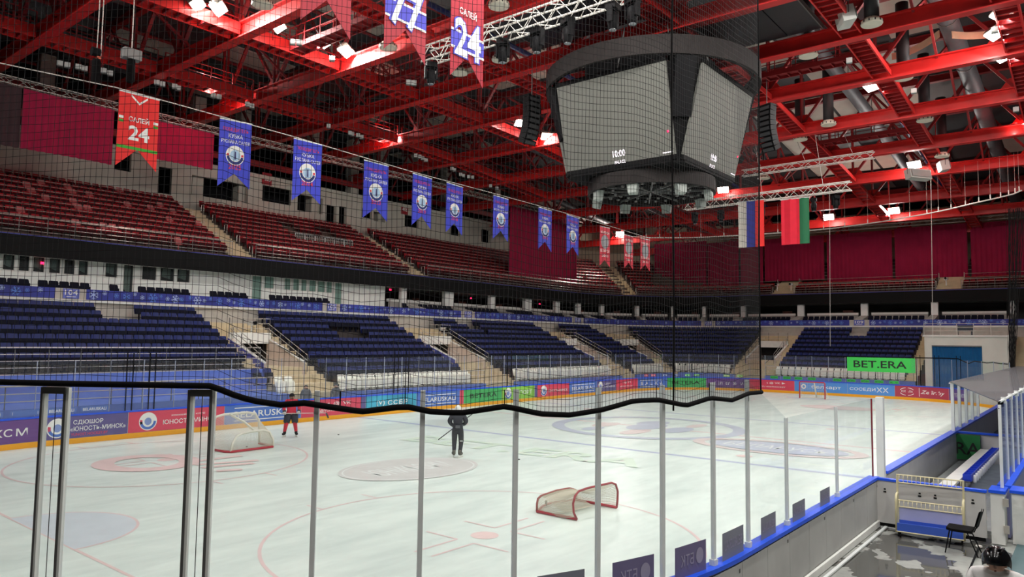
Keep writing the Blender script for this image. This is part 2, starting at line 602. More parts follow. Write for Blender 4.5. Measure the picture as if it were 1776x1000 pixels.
# centre logo: dark ring, coloured patches
ring(26, 0, 4.0, 4.0, 4.6, 4.6, imap, ILB, 'centre_emblem_ring', ice, 64)
for a, r_, w, h, m in ((0.3, 1.6, 1.2, 0.7, ILB), (1.9, 2.0, 1.1, 0.5, ILR), (3.4, 2.2, 1.2, 0.5, ILR), (4.6, 1.7, 1.3, 0.6, ILB), (5.6, 2.6, 1.0, 0.35, ILR), (0, 0, 1.5, 0.8, ILB), (2.6, 2.9, .8, .4, ILB)):
    disc(26 + r_ * math.cos(a), r_ * math.sin(a), w, h, imap2, m, 'centre_emblem_patch', ice, 20)
# oval logo with white letters, red ring logo, green word, second blue oval
c = at_z(712, 812)
disc(c[0], c[1], 1.3, 3.3, imap, IBR, 'oval_logo', ice, 40)
ang = math.atan2(at_z(810, 797)[1] - at_z(608, 827)[1], at_z(810, 797)[0] - at_z(608, 827)[0])
D.objects.remove(ice.children[-1])
e1 = np.array([math.cos(ang), math.sin(ang)]); e2 = np.array([-e1[1], e1[0]])
L1 = np.linalg.norm((at_z(818, 797) - at_z(602, 827))[:2]) / 2
omap = lambda u, v: np.array([c[0] + e1[0] * u + e2[0] * v, c[1] + e1[1] * u + e2[1] * v, IZ + _iz[0]])
omap2 = omap
disc(0, 0, L1, 1.75, omap, IBR, 'oval_logo', ice, 48)
ring(0, 0, L1 * .93, 1.6, L1 * .95, 1.65, omap2, IWH, 'oval_logo_line', ice, 48)
text('ЮНИФОРМ', omap2, -L1 * .62, -0.6, L1 * 1.24, 1.2, IWH, 'oval_logo_lettering', ice)
c3 = at_z(255, 802)
m3 = lambda u, v: np.array([c3[0] + u, c3[1] + v, IZ + _iz[0]])
ring(0, 0, 0.9, 1.1, 1.55, 1.75, m3, IRD, 'ring_logo', ice, 40)
for k, (a, b) in enumerate((((338, 800), (418, 790)), ((338, 806), (448, 798)), ((350, 811), (440, 803)), ((375, 817), (420, 814)))):
    p, q = at_z(*a), at_z(*b)
    d_ = (q - p)[:2]; d_ = d_ / np.linalg.norm(d_); nn = np.array([-d_[1], d_[0]]) * 0.16
    shape([(p[0] + nn[0], p[1] + nn[1]), (p[0] - nn[0], p[1] - nn[1]), (q[0] - nn[0], q[1] - nn[1]), (q[0] + nn[0], q[1] + nn[1])], imap, IRD, 'stripe_logo', ice)
p, q = at_z(700, 762), at_z(1110, 810)
d_ = (q - p)[:2]; Lg = np.linalg.norm(d_); d_ = d_ / Lg; nn = np.array([-d_[1], d_[0]])
gm = lambda u, v: np.array([p[0] + d_[0] * u + nn[0] * v, p[1] + d_[1] * u + nn[1] * v, IZ + _iz[0]])
text('BET.ERA', gm, 0, -0.2, Lg, 1.7, IGN, 'green_word', ice, bold=0.02)
c5 = at_z(1345, 776)
m5 = lambda u, v: np.array([c5[0] + u, c5[1] + v, IZ + _iz[0]])
ring(0, 0, 1.5, 2.9, 1.9, 3.4, m5, ILR, 'oval_emblem_ring', ice, 40)
disc(0, 0, 1.4, 2.7, m5, ILB, 'oval_emblem', ice, 40)
text('БЕЛАРУСЬ', lambda u, v: m5(v, -u), -2.0, -0.5, 4.0, 1.0, IWH, 'oval_emblem_lettering', ice)
c6 = at_z(1455, 707)
m6 = lambda u, v: np.array([c6[0] + u, c6[1] + v, IZ + _iz[0]])
disc(0, 0, 1.6, 2.4, m6, ILR, 'far_oval_logo', ice, 30)

# ================================================================ boards
BH = 1.1
boards = thing('rink_boards', 'curved rink boards with blue cap rail, advert panels and yellow kick plate', 'rink boards')
tag(boards, kind='structure')
def bstrip(s0, s1, prof, mb=None, step=0.6, closed=True):
    mb = mb or MB()
    ss = samples(s0, s1, step)
    pr = list(prof) + ([prof[0]] if closed else [])
    P = [[(*board_off(s, o), z) for o, z in pr] for s in ss]
    mb.grid(P)
    if closed:
        mb.poly([(*board_off(ss[0], o), z) for o, z in prof][::-1])
        mb.poly([(*board_off(ss[-1], o), z) for o, z in prof])
    return mb
SA, SB = s_near_x(12.7), PERIM + s_near_x(13.6)
bstrip(SA, SB, [(0, 0), (0, 1.04), (-0.14, 1.04), (-0.14, 0)]).build('board_core', mat('grey_board_plastic', (184, 184, 180), 0.55, 0, 0.08, 2), boards)
bstrip(SA, SB, [(0.04, 1.04), (0.04, BH), (-0.18, BH), (-0.18, 1.04)]).build('cap_rail', CAPB, boards)
bstrip(SA, SB, [(0.02, 0.0), (0.02, 0.2), (0.001, 0.2), (0.001, 0.0)]).build('kick_plate', YEL, boards)
def bmap(s0, off=0.012):
    return lambda u, v: np.array([*board_off(s0 + u, off), v])
PUR = mat('purple_advert', (104, 66, 134), 0.5, 0, 0.05, 2)
SLP = mat('slate_purple_advert', (92, 82, 138), 0.5, 0, 0.05, 2)
ARD = mat('red_advert', (214, 66, 92), 0.5, 0, 0.05, 2)
ABL = mat('blue_advert', (74, 112, 192), 0.5, 0, 0.05, 2)
ALB = mat('light_blue_advert', (82, 146, 220), 0.5, 0, 0.05, 2)
AGR = mat('green_advert', (62, 170, 92), 0.5, 0, 0.05, 2)
ALG = mat('lime_advert', (140, 200, 76), 0.5, 0, 0.05, 2)
ADR = mat('crimson_advert', (176, 60, 82), 0.5, 0, 0.05, 2)
ATE = mat('teal_advert', (60, 160, 190), 0.5, 0, 0.3, 0.8)
ADS = [
 (-330, -160, ARD, [('ЮНОСТЬ-МИНСК', .35, .3, .6, .3, TXTW)], 1), (-160, 68, PUR, [('БЕЛТЕЛЕКОМ', .3, .3, .63, .34, TXTW)], 0),
 (68, 222, SLP, [('СДЮШОР', .36, .58, .34, .24, TXTW), ('«ЮНОСТЬ-МИНСК»', .33, .3, .64, .22, TXTW), ('YUNOST.HOCKEY.BY', .34, .08, .42, .13, ARD)], 1),
 (222, 389, ARD, [('хоккейный клуб', .42, .66, .36, .12, TXTW), ('ЮНОСТЬ-МИНСК', .34, .28, .56, .24, TXTW)], 1),
 (389, 522, ABL, [('BELARUSKALI', .12, .3, .8, .36, TXTW), ('—', .12, .82, .8, .05, TXTW), ('—', .12, .12, .8, .05, TXTW)], 0),
 (522, 626, ARD, [('t  @  VK', .42, .58, .4, .26, TXTW), ('@YUNOSTHOCKEY', .3, .2, .6, .2, TXTW)], 0),
 (626, 634, SLP, [], 0),
 (634, 722, ATE, [('ССБР', .42, .36, .4, .3, TXTW), ('(V)', .2, .32, .16, .38, TXTW)], 0),
 (722, 797, ABL, [('BELARUSKALI', .1, .32, .8, .32, TXTW), ('—', .1, .78, .8, .05, TXTW), ('—', .1, .14, .8, .05, TXTW)], 0),
 (797, 804, ARD, [], 0), (804, 870, AGR, [('BETERA', .16, .35, .7, .34, TXTK)], 0),
 (870, 927, ALG, [('СПОРТ', .42, .34, .5, .34, TXTW)], 1), (927, 932, SLP, [], 0),
 (932, 987, ARD, [('ЮНОСТЬ-МИНСК', .34, .34, .6, .22, TXTW)], 1),
 (987, 1035, ABL, [('BELARUSKALI', .1, .32, .8, .32, TXTW), ('—', .1, .78, .8, .05, TXTW), ('—', .1, .14, .8, .05, TXTW)], 0),
 (1035, 1068, SLP, [('СДЮШОР', .4, .6, .3, .2, TXTW), ('ЮНОСТЬ-МИНСК', .4, .34, .55, .18, TXTW)], 1),
 (1068, 1106, ARD, [('t @ VK', .3, .58, .4, .24, TXTW), ('@YUNOSTHOCKEY', .2, .25, .6, .14, TXTW)], 0),
 (1106, 1157, ABL, [('BELARUSKALI', .1, .3, .8, .36, TXTW), ('—', .1, .78, .8, .05, TXTW), ('—', .1, .14, .8, .05, TXTW)], 0),
 (1157, 1225, AGR, [('BETERA', .14, .35, .7, .34, TXTK)], 0), (1225, 1300, PUR, [('БЕЛТЕЛЕКОМ', .2, .33, .65, .3, TXTW)], 0),
 (1300, 1378, ARD, [('t @ VK ▶', .38, .56, .42, .26, TXTW), ('@YUNOSTHOCKEY', .2, .2, .6, .18, TXTW)], 0),
 (1378, 1470, ALB, [('белкарт', .33, .28, .55, .4, TXTW)], 2),
 (1470, 1552, ALB, [('СОСЕДИ', .05, .32, .55, .34, TXTW), ('ХХ', .62, .28, .25, .46, TXTW)], 0),
 (1552, 1646, ADR, [('Zefir.by', .46, .26, .46, .44, TXTW)], 3),
 (1646, 1690, PUR, [('БЕЛТЕЛЕКОМ', .1, .3, .8, .34, TXTW)], 0), (1690, 1722, ABL, [('BELARUSKALI', .1, .3, .8, .36, TXTW)], 0)]
for px0, px1, m, words, emb in ADS:
    if px0 < -10:
        s0, s1 = s_at(68) - (68 - px0) / 42.0, (s_at(68) - (68 - px1) / 42.0 if px1 < 0 else s_at(px1))
    else:
        s0, s1 = s_at(px0), s_at(px1)
    L = s1 - s0
    pn = bstrip(s0 + .01, s1 - .01, [(0.008, 0.21), (0.008, 1.035)], closed=False).build('advert_panel', m, boards)
    mp = bmap(s0)
    H0, HH = 0.22, 0.8
    for w_, fx, fy, fw, fh, tm in words:
        if w_ == '—':
            shape([(fx * L, H0 + fy * HH), ((fx + fw) * L, H0 + fy * HH), ((fx + fw) * L, H0 + (fy + fh) * HH), (fx * L, H0 + (fy + fh) * HH)], mp, tm, 'printed_bar', pn)
        else:
            text(w_, mp, fx * L, H0 + fy * HH, fw * L, fh * HH, tm, 'lettering', pn, shear=0.3 if w_ == 'Zefir.by' else 0)
    if emb == 1:
        cx, cy, r_ = .19 * L if L > 2 else .2 * L, H0 + .5 * HH, min(.36, .17 * L)
        disc(cx, cy, r_, r_, mp, TXTW, 'emblem_disc', pn)
        mp2 = bmap(s0, 0.015)
        ring(cx, cy, r_ * .62, r_ * .62, r_ * .9, r_ * .9, mp2, ABL, 'emblem_ring', pn, 16, PI, 2 * PI)
        disc(cx, cy, r_ * .4, r_ * .42, mp2, mat('emblem_pale_blue', (130, 150, 205), .6, 0, .1), 'emblem_shield', pn, 12)
        ring(cx, cy, r_ * .62, r_ * .62, r_ * .9, r_ * .9, mp2, ARD, 'emblem_ring', pn, 6, 2.9, 3.5)
    elif emb == 2:
        ring(.18 * L, H0 + .5 * HH, .1, .1, .2, .2, mp, TXTW, 'emblem_ring', pn)
    elif emb == 3:
        ring(.22 * L, H0 + .5 * HH, .5, .26, .56, .3, mp, TXTW, 'emblem_ring', pn)
        text('КУПАЛА', mp, .22 * L - .4, H0 + .42 * HH, .8, .16, TXTW, 'lettering', pn)
        shape([(.435 * L, H0 + .1 * HH), (.445 * L, H0 + .1 * HH), (.445 * L, H0 + .9 * HH), (.435 * L, H0 + .9 * HH)], mp, TXTW, 'printed_bar', pn)
# outer grey panels of the near boards, one by one, with latch dots
pw = 1.02
OP = mat('grey_board_panel', (178, 178, 174), 0.6, 0, 0.1, 1.5)
k = 0
s = SA + 0.02
while s < S_NEARCORNER + 9:
    b_ = bstrip(s + .006, s + pw - .006, [(-0.141, 0.16), (-0.141, 1.0), (-0.155, 1.0), (-0.155, 0.16)], step=0.3).build('board_panel', OP, boards)
    if k % 2 == 0:
        p_, n_ = board(s + .1)
        q = p_ - n_ * .157
        MB().box((q[0], q[1], .9), (.03, .012, .05)).build('bolt', DALU, b_)
    s += pw
    k += 1
bstrip(SA, S_NEARCORNER + 9, [(-0.15, 0.0), (-0.15, 0.13), (-0.2, 0.13), (-0.2, 0.0)]).build('white_skirting', WHITE, boards)
bstrip(SA, S_NEARCORNER + 9, [(-0.3, 0.0), (-0.3, 0.03), (-0.36, 0.03), (-0.36, 0.0)]).build('floor_channel', ALU, boards)

# ================================================================ glass
def pane(mb, a, b, z0, z1, z1b=None, t=0.012):
    a, b = np.array(a), np.array(b)
    d_ = (b - a); d_ = d_ / np.linalg.norm(d_); n_ = np.array([-d_[1], d_[0]]) * t / 2
    z1b = z1 if z1b is None else z1b
    vs = [(*(a - n_), z0), (*(b - n_), z0), (*(b + n_), z0), (*(a + n_), z0), (*(a - n_), z1), (*(b - n_), z1b), (*(b + n_), z1b), (*(a + n_), z1)]
    return mb.add(vs, [(3, 2, 1, 0), (4, 5, 6, 7), (0, 1, 5, 4), (1, 2, 6, 5), (2, 3, 7, 6), (3, 0, 4, 7)])
near_glass = thing('rink_glass', 'clear safety glass on the corner boards with slim grey posts and stickers', 'glass')
def near_xy(px, py=850):
    """where the sight line through a column meets the glass line of the near corner or near side"""
    d_ = ray(px, py)
    c_ = np.array([RX0 + RR, -RW + RR])
    o_ = CAM[:2] - c_
    a = d_[:2] @ d_[:2]; b = 2 * o_ @ d_[:2]; cc = o_ @ o_ - (RR + .07) ** 2
    disc_ = b * b - 4 * a * cc
    if disc_ > 0:
        t = (-b - math.sqrt(disc_)) / (2 * a)
        P_ = CAM + t * d_
        if P_[0] < RX0 + RR: return P_
    return at_y(px, py, -RW - .07)
GT = 3.57
posts = [(-4.07, -1.0, 1, GT), (-4.07, -2.6, 1, GT), (-4.07, -4.2, 1, GT), (-3.75, -6.3, 1, GT)]
for px, kind in ((68, 2), (108, 2), (325, 2), (363, 2), (545, 1), (730, 1), (893, 1), (1037, 1), (1149, 1), (1237, 1), (1297, 1)):
    P_ = near_xy(px)
    posts.append((P_[0], P_[1], kind, GT))
posts += [(6.7, -13.07, 1, 2.87), (9.68, -13.07, 1, 2.87), (12.6, -13.07, 3, 2.87)]
CRIM = mat('crimson_edge', (130, 16, 32), .4, 0, .05)
for i, (x, y, kd, zt) in enumerate(posts):
    if i:
        x0, y0, kd0, zt0 = posts[i - 1]
        mbp = MB()
        pane(mbp, (x0, y0), (x, y), BH - .02, zt0, zt if zt != zt0 else zt0)
        mbp.build('pane', GLASS, near_glass)
    d_ = np.array([x, y]) - np.array(posts[max(i - 1, 0)][:2]) if i else np.array(posts[1][:2]) - np.array([x, y])
    R_ = _rot(math.atan2(d_[1], d_[0]), 'Z')
    mbp = MB()
    if kd == 1:
        mbp.box((x, y, (BH + zt) / 2), (.05, .05, zt - BH), R_)
        mbp.box((x, y, BH + .04), (.09, .08, .08), R_)
        mbp.build('glass_post', ALU, near_glass)
    elif kd == 2:
        e_ = np.array([math.cos(math.atan2(d_[1], d_[0])), math.sin(math.atan2(d_[1], d_[0]))]) * -.0145
        o1 = mbp.box((x + e_[0], y + e_[1], (BH + zt) / 2), (.03, .05, zt - BH), R_).build('heavy_glass_post', DALU, near_glass)
        MB().box((x - e_[0], y - e_[1], (BH + zt) / 2), (.028, .045, zt - BH), R_).build('post_light_side', mat('pale_post_strip', (228, 230, 224), .5, 0, .05), o1)  # light side of the post, painted in as a pale strip
    else:
        mbp.box((x, y, (BH + zt) / 2), (.035, .03, zt - BH), R_)
        mbp.build('edge_strip', CRIM, near_glass)
# top frame of the gate pair and pane seams between the heavy posts
pp = [p_ for p_ in posts if p_[2] == 2]
for a_, b_ in ((pp[0], pp[1]), (pp[2], pp[3])):
    MB().beam((a_[0], a_[1], GT - .03), (b_[0], b_[1], GT - .03), .07, .07).build('gate_top_bar', DALU, near_glass)
    for f in (.5,):
        x, y = a_[0] + (b_[0] - a_[0]) * f, a_[1] + (b_[1] - a_[1]) * f
        MB().box((x, y, (BH + GT) / 2), (.006, .006, GT - BH - .08)).build('pane_edge', DARK, near_glass)
# stickers on the near glass, seen from behind
SSP = mat('sticker_purple_back', (112, 104, 140), .6, 0, .05)
SSG = mat('sticker_grey_back', (128, 130, 142), .6, 0, .05)
SSL = mat('sticker_pale_back', (158, 152, 176), .6, 0, .05)
for px0, px1, py1, word, m in ((1060, 1132, 975, 'БТК', SSP), (1168, 1222, 950, 'БТК', SSP), (1250, 1287, 925, 'BELARUSKALI', SSG), (1317, 1343, 898, 'BELARUSKALI', SSG), (1372, 1394, 874, 'BELARUSKALI', SSG), (1420, 1437, 851, 'BELARUSKALI', SSG), (930, 1012, 998, 'БТК', SSG)):
    a_, b_ = near_xy(px0, py1), near_xy(px1, py1)
    d_ = (b_ - a_)[:2]; L = np.linalg.norm(d_); d_ = d_ / L
    out = np.array([d_[1], -d_[0]]) * .022
    zt = min(a_[2], 1.62)
    mp = lambda u, v, a_=a_, d_=d_, out=out: np.array([a_[0] + d_[0] * u + out[0], a_[1] + d_[1] * u + out[1], v])
    st = shape([(0, BH), (L, BH), (L, zt), (0, zt)], mp, m, 'sticker', near_glass)
    mp2 = lambda u, v, mp=mp, L=L, out=out: mp(L - u, v) + np.array([out[0] * .2, out[1] * .2, 0])
    text(word, mp2, L * .42 if word == 'БТК' else L * .1, BH + (zt - BH) * .34, L * .4 if word == 'БТК' else L * .8, (zt - BH) * .36, SSL, 'lettering', st)
    if word == 'БТК':
        disc(L * .22, BH + (zt - BH) * .54, L * .12, (zt - BH) * .26, mp2, SSL, 'emblem', st, 20)
# far glass: side and end
far_glass = thing('far_rink_glass', 'clear safety glass panes along the far boards with thin posts', 'glass')
fp = [-12.0 + 1.28 * i for i in range(int((_A + _C + _B + _C + 11) / 1.28))]
gaps = ()
prev = None
for i, s in enumerate(fp):
    p_ = board_off(s, -.07)
    zt = 3.1
    if prev is not None:
        pane(MB(), prev, p_, BH - .02, zt, t=.01).build('pane', GLASSF, far_glass)
    d_ = board_off(s + .1, 0) - board_off(s, 0)
    MB().box((p_[0], p_[1], (BH + zt) / 2), (.024, .03, zt - BH), _rot(math.atan2(d_[1], d_[0]), 'Z')).build('glass_post', mat('far_post_grey', (150, 158, 176), .5, 0, .05), far_glass)
    prev = p_
# dark doubled posts at the far gates
for px in (216, 227, 256, 266, 683, 690, 703, 708, 880, 887, 1590, 1597, 1622, 1630, 1660, 1667):
    p_ = board_off(s_at(px), -.02)
    MB().box((p_[0], p_[1], (BH + 3.4) / 2), (.035, .035, 3.4 - BH)).build('gate_post', BLACK, far_glass)
# small stickers above the cap rail
def far_sticker(px, w, word, m, tm):
    s = s_at(px)
    mp = bmap(s, -.045)
    st = shape([(0, 1.16), (w, 1.16), (w, 1.36), (0, 1.36)], mp, m, 'sticker', far_glass)
    text(word, bmap(s, -.04), w * .08, 1.2, w * .84, .11, tm, 'lettering', st)
SKB = mat('sticker_blue', (88, 116, 182), .6, 0, .05)
for px in (16, 80, 139, -50): far_sticker(px, 1.0, 'BELARUSKALI', SKB, TXTW)
SKG = mat('sticker_green', (52, 190, 74), .6, 0, .05)
for px in (1336, 1358, 1378, 1401, 1445, 1469, 1493, 1517, 1543): far_sticker(px, .62, 'BETERA', SKG, TXTK)
for px, m in ((1150, SKB), (1168, SKB), (1188, SKG), (1130, ARD), (1118, ARD), (1204, SKG), (1255, ALG), (1278, ALG)): far_sticker(px, .5, 'BTK', m, TXTW)
# green banner on the far end glass
bn = thing('green_banner', 'bright green banner with black block letters on the far end glass', 'banner')
a_, b_ = at_x(1469, 621, 55.9), at_x(1587, 621, 55.9)
gmap = lambda off: (lambda u, v: np.array([55.9 - off, a_[1] - u, v]))
Lb = a_[1] - b_[1]
MB().bx(55.9, 55.93, b_[1], a_[1], 2.02, 3.12).build('sheet', mat('banner_green', (62, 208, 84), .6, 0, .04), bn)
text('BET.ERA', gmap(.012), Lb * .1, 2.32, Lb * .78, .55, TXTK, 'lettering', bn, bold=.012)

# ================================================================ protective net over the near corner
NETM = mat('net_twine', (14, 14, 15), .8, 0, .1)
net = thing('safety_net', 'black mesh net with thick hem hanging above the corner glass', 'net')
hem_px = [(0, 661), (120, 664), (250, 666), (375, 668), (400, 680), (440, 693), (491, 700.5), (529, 697), (567, 703), (627, 712), (701, 703), (744, 712), (795, 714.5), (871, 703), (931, 716), (981, 718), (1037, 709), (1090, 694), (1131, 692), (1181, 702), (1222, 689), (1260, 693), (1290, 681), (1312, 679)]
def s_of(P_):
    if P_[0] >= RX0 + RR: return -(P_[0] - (RX0 + RR))
    a = math.atan2(P_[1] - (-RW + RR), P_[0] - (RX0 + RR))
    a = (-PI / 2 - a) % (2 * PI)
    return a * RR
hs, hz = [], []
for px, py in hem_px:
    P_ = near_xy(px, py)
    hs.append(s_of(P_)); hz.append(P_[2])
o_ = np.argsort(hs)
hs, hz = np.array(hs)[o_], np.array(hz)[o_]
def netz(s): return float(np.interp(s, hs, hz))
NET_OFF = .14
S0N, S1N = float(hs[0]), RR * PI / 2 + 3.0
NTOP = 15.4
def netp(s, z):
    w = .014 * math.sin(s * 2.3 + z * .35) + .008 * math.sin(s * 5.1 - z * .8)
    p_, n_ = board(S_NEARCORNER + s)
    q = p_ - n_ * (NET_OFF + w * min(1, (z - 3) / 3))
    return (q[0], q[1], z)
svals = []
s = S0N
while s < S1N:
    svals.append(s)
    s += .034 if s < 0 else (.052 if s < 7.2 else (.066 if s < 9 else .082))
zsteps = 26
mbn = MB()
for s in svals:
    z0 = netz(s)
    pts = [netp(s + .005 * math.sin(i * 1.7 + s * 9), z0 + (NTOP - z0) * i / zsteps) for i in range(zsteps + 1)]
    mbn.tube(pts, .0026, 3, cap=False)
nrow = 138
srow = np.linspace(S0N, S1N, 110)
for j in range(1, nrow):
    pts = []
    for s in srow:
        z0 = netz(s)
        pts.append(netp(s, z0 + (NTOP - z0) * j / nrow + .006 * math.sin(s * 6 + j)))
    mbn.tube(pts, .0026, 3, cap=False)
mbn.build('mesh_twine', NETM, net)
hem = []
for s in np.linspace(S0N, S1N, 150):
    p_, n_ = board(S_NEARCORNER + s)
    q = p_ - n_ * (NET_OFF + .01)
    hem.append((q[0], q[1], netz(s)))
MB().tube(hem, .032, 7).build('hem_rope', BLACKM, net, True)
MB().tube([netp(s, NTOP) for s in srow], .05, 8).build('top_rail', WTRUSS, net)
MB().tube([netp(S0N, z) for z in np.linspace(netz(S0N), NTOP, 30)], .012, 5).build('edge_rope', BLACKM, net)
sr = s_of(near_xy(1160, 690))
MB().tube([netp(sr + .03 * math.sin(z), z) for z in np.linspace(netz(sr) - .1, NTOP, 40)], .012, 5).build('draw_rope', BLACKM, net)
for px in (590, 701, 871, 1131, 1222):
    P_ = near_xy(px, 700)
    s = s_of(P_)
    q = netp(s, netz(s))
    MB().tube([q, (q[0], q[1], GT)], .006, 5).build('hem_tie', BLACKM, net)
# ================================================================ lower stand
ROWS = 10
def rd(i): return 3.2 + .92 * i
def rz_(i): return 1.15 + .42 * i
def ux(x): return x - BXC
def up_y(y): return UARC + (BYC - y)
UMIN, UMAX = -74.0, 60.0
V4a, V4b = u_at(1092, 7.3, 3.3), u_at(1124, 7.3, 3.3)
VOIDS = [(ux(16.65), ux(19.3)), (ux(31.8), ux(35.1)), (ux(50.0), ux(52.6)), (V4a, V4b), (up_y(10.0), up_y(7.1))]
PORT = (up_y(-5.3), up_y(-11.6))
lower = thing('lower_stand', 'beige concrete terraces of the lower stand with stairs', 'stand')
tag(lower, kind='structure')
def terrace(u0, u1, r0, r1, name='terrace', base=None):
    prof = []
    b0 = rd(r0) - .55
    prof.append((b0, 0.0 if base is None else base))
    for i in range(r0, r1):
        prof.append((rd(i) - (.55 if i == r0 else .45), rz_(i)))
        prof.append((rd(i) + .47, rz_(i)))
    prof.append((rd(r1 - 1) + .47, 0.0 if base is None else base))
    return bowl_strip(u0, u1, prof, closed=True).build(name, TERR if name == 'terrace' else CONC, lower)
cuts = sorted(VOIDS + [PORT])
u = UMIN
for a, b in cuts:
    r0 = 3 if u == UMIN else 0
    terrace(u, a, r0, ROWS)
    if (a, b) == PORT:
        pass
    else:
        terrace(a, b, 7, ROWS, 'landing', 3.7)
        terrace(a, b, 0, 3, 'entrance_steps')
    u = b
terrace(u, UMAX, 0, ROWS)
# half steps of the aisles
AISLES = []
for a, b in VOIDS:
    AISLES += [(a - .75, a), (b, b + .75)]
AISLES += [(PORT[0] - .85, PORT[0]), (PORT[1], PORT[1] + 1.0)]
for a, b in AISLES:
    for i in range(0, ROWS - 1):
        if b < ux(17) and i < 3: continue
        bowl_strip(a + .01, b - .01, [(rd(i) - .45, rz_(i)), (rd(i) - .45, rz_(i) + .02), (rd(i) + .47, rz_(i) + .02), (rd(i) + .47, rz_(i))], closed=True).build('step_tread', CONC, lower)
        bowl_strip(a + .01, b - .01, [(rd(i) + .46, rz_(i)), (rd(i) + .46, rz_(i + 1) + .01), (rd(i) + .48, rz_(i + 1) + .01), (rd(i) + .48, rz_(i))], closed=True).build('step_riser', CONC, lower)
        bowl_strip(a + .03, b - .03, [(rd(i) + .17, rz_(i)), (rd(i) + .17, rz_(i) + .21), (rd(i) + .47, rz_(i) + .21), (rd(i) + .47, rz_(i))], closed=True).build('step', CONC, lower)
# lower platform before block 104, blue covered
bowl_strip(UMIN, VOIDS[0][0] - .1, [(2.65, 0), (2.65, 1.15), (4.85, 1.2), (4.85, 2.36), (5.42, 2.36), (5.42, 0)], closed=True).build('covered_platform', WALLB, lower)
# blue front wall of the stand
fw = thing('front_wall', 'blue covered low wall in front of the lower stand', 'wall')
tag(fw, kind='structure')
edges = [VOIDS[0][0]] + [e for v in VOIDS for e in v][1:] + [PORT[0], PORT[1], UMAX]
for a, b in zip(edges[1::2], edges[2::2]):
    bowl_strip(a, b, [(2.4, 0), (2.4, 1.12), (2.62, 1.12), (2.62, 0)], closed=True).build('wall_cover', WALLB, fw)
# entrances (vomitories)
PINK = mat('pinkish_wall_paint', (200, 182, 168), .8, 0, .08, 2)
BLUEP = mat('blue_wall_paint', (66, 70, 150), .7, 0, .08, 2)
for k, (a, b) in enumerate(VOIDS):
    vo = thing('stand_entrance', ['stair entrance with white lintel beside the railed block', 'stair entrance beyond the block with missing seats', 'narrow stair entrance at the bend of the stand', 'stair entrance with dark doorway in the curved corner', 'stair entrance with dark doorway behind the far goal'][k], 'entrance')
    tag(vo, kind='structure')
    dB = rd(7) - .5
    bowl_strip(a, b, [(dB - .25, 3.7), (dB - .25, rz_(7) + .25), (dB, rz_(7) + .25), (dB, 3.7)], closed=True).build('lintel', WHITE, vo)
    bowl_strip(a, b, [(dB + .6, 2.0), (dB + .6, 3.75)]).build('doorway', DARK, vo)  # dark sheet stands in for the shade inside the passage
    bowl_strip(a, b, [(rd(2) + .4, rz_(2) + .01), (rd(2) + .4, rz_(3)), (dB + .6, rz_(3)), (dB + .6, rz_(2))], closed=True).build('passage_floor', CONC, vo)
    for sd, (ua, ub) in enumerate(((a, a + .12), (b - .12, b))):
        prof = [(rd(2) + .3, rz_(2)), (rd(2) + .3, rz_(3) + .25), (rd(3), rz_(3) + .3), (rd(6), rz_(6) + .3), (dB, rz_(6) + .35), (dB, rz_(2))]
        bowl_strip(ua, ub, prof, closed=True).build('side_wall', PINK, vo)
        bowl_strip(ua - .02, ub + .02, [(rd(2) + .3, rz_(3) + .25), (rd(2) + .3, rz_(3) + .31), (dB, rz_(6) + .42), (dB, rz_(6) + .35)], closed=True).build('wall_coping', WHITE, vo)
        if sd == 0:
            bowl_strip(ua - .03, ua - .005, [(rd(2) + .3, rz_(2) + .1), (rd(2) + .3, rz_(3) + .25), (dB, rz_(6) + .35), (dB, rz_(6) + .0)], closed=True).build('blue_stringer', BLUEP, vo)
        # sloping rails
        um = (ua + ub) / 2
        for off in (.5, .8, 1.1):
            MB().tube([bp(um, rd(2), rz_(2) + off), bp(um, dB, rz_(6) + off + .15)], .022, 6).build('hand_rail', STEEL, vo)
        for i in range(2, 8):
            q = min(rd(i), dB)
            zb = rz_(2) + .15 + (q - rd(2)) / (dB - rd(2)) * (rz_(6) - rz_(2))
            MB().cyl(bp(um, q, zb), bp(um, q, zb + 1.0), .022, 6).build('rail_post', DALU, vo)
    for off in (.4, .7, 1.0):
        MB().tube([bp(u_, dB - .1, rz_(7) + .1 + off) for u_ in usamp(a, b, .8)], .022, 6).build('guard_rail', STEEL, vo)
    for f in (0, .33, .66, 1):
        u_ = a + (b - a) * f
        MB().cyl(bp(u_, dB - .1, rz_(7)), bp(u_, dB - .1, rz_(7) + 1.1), .022, 6).build('guard_post', DALU, vo)
    MB().tube([bp(b - .2, 3.0, 2.2), bp(b - .2, rd(5), 3.6)], .025, 6).build('wall_rail', BLACK, vo)
# fence helper
def fence(label, u0, u1, d, z0, h, rails, sp, group=None, name='railing', m=STEEL):
    t = thing(name, label, 'railing', group=group)
    n = max(1, int(round((u1 - u0) / sp)))
    for i in range(n + 1):
        u_ = u0 + (u1 - u0) * i / n
        MB().cyl(bp(u_, d, z0), bp(u_, d, z0 + h), .022, 6).build('post', DALU, t)
    for k in range(rails):
        z = z0 + h - k * h / rails
        MB().tube([bp(u_, d, z) for u_ in usamp(u0, u1, 1.0)], .034 if k == 0 else .02, 6).build('rail', m, t)
    return t
fence('steel railing with five bars before the railed navy block', ux(-13), ux(16.2), 5.0, 2.1, 1.42, 5, 1.25)
for k, (a, b) in enumerate(zip(edges[1::2], edges[2::2])):
    if b - a > 2:
        fence(['low steel railing before the white seats after the first entrance', 'low steel railing before white seats of the block before the bend', 'low steel railing before the short block at the bend', 'low steel railing before the white seats in the curved corner', 'low steel railing before white seats behind the far goal', 'low steel railing beyond the white portal'][k % 6], a + .1, b - .1, 2.5, 1.12, .9, 3, 1.3)
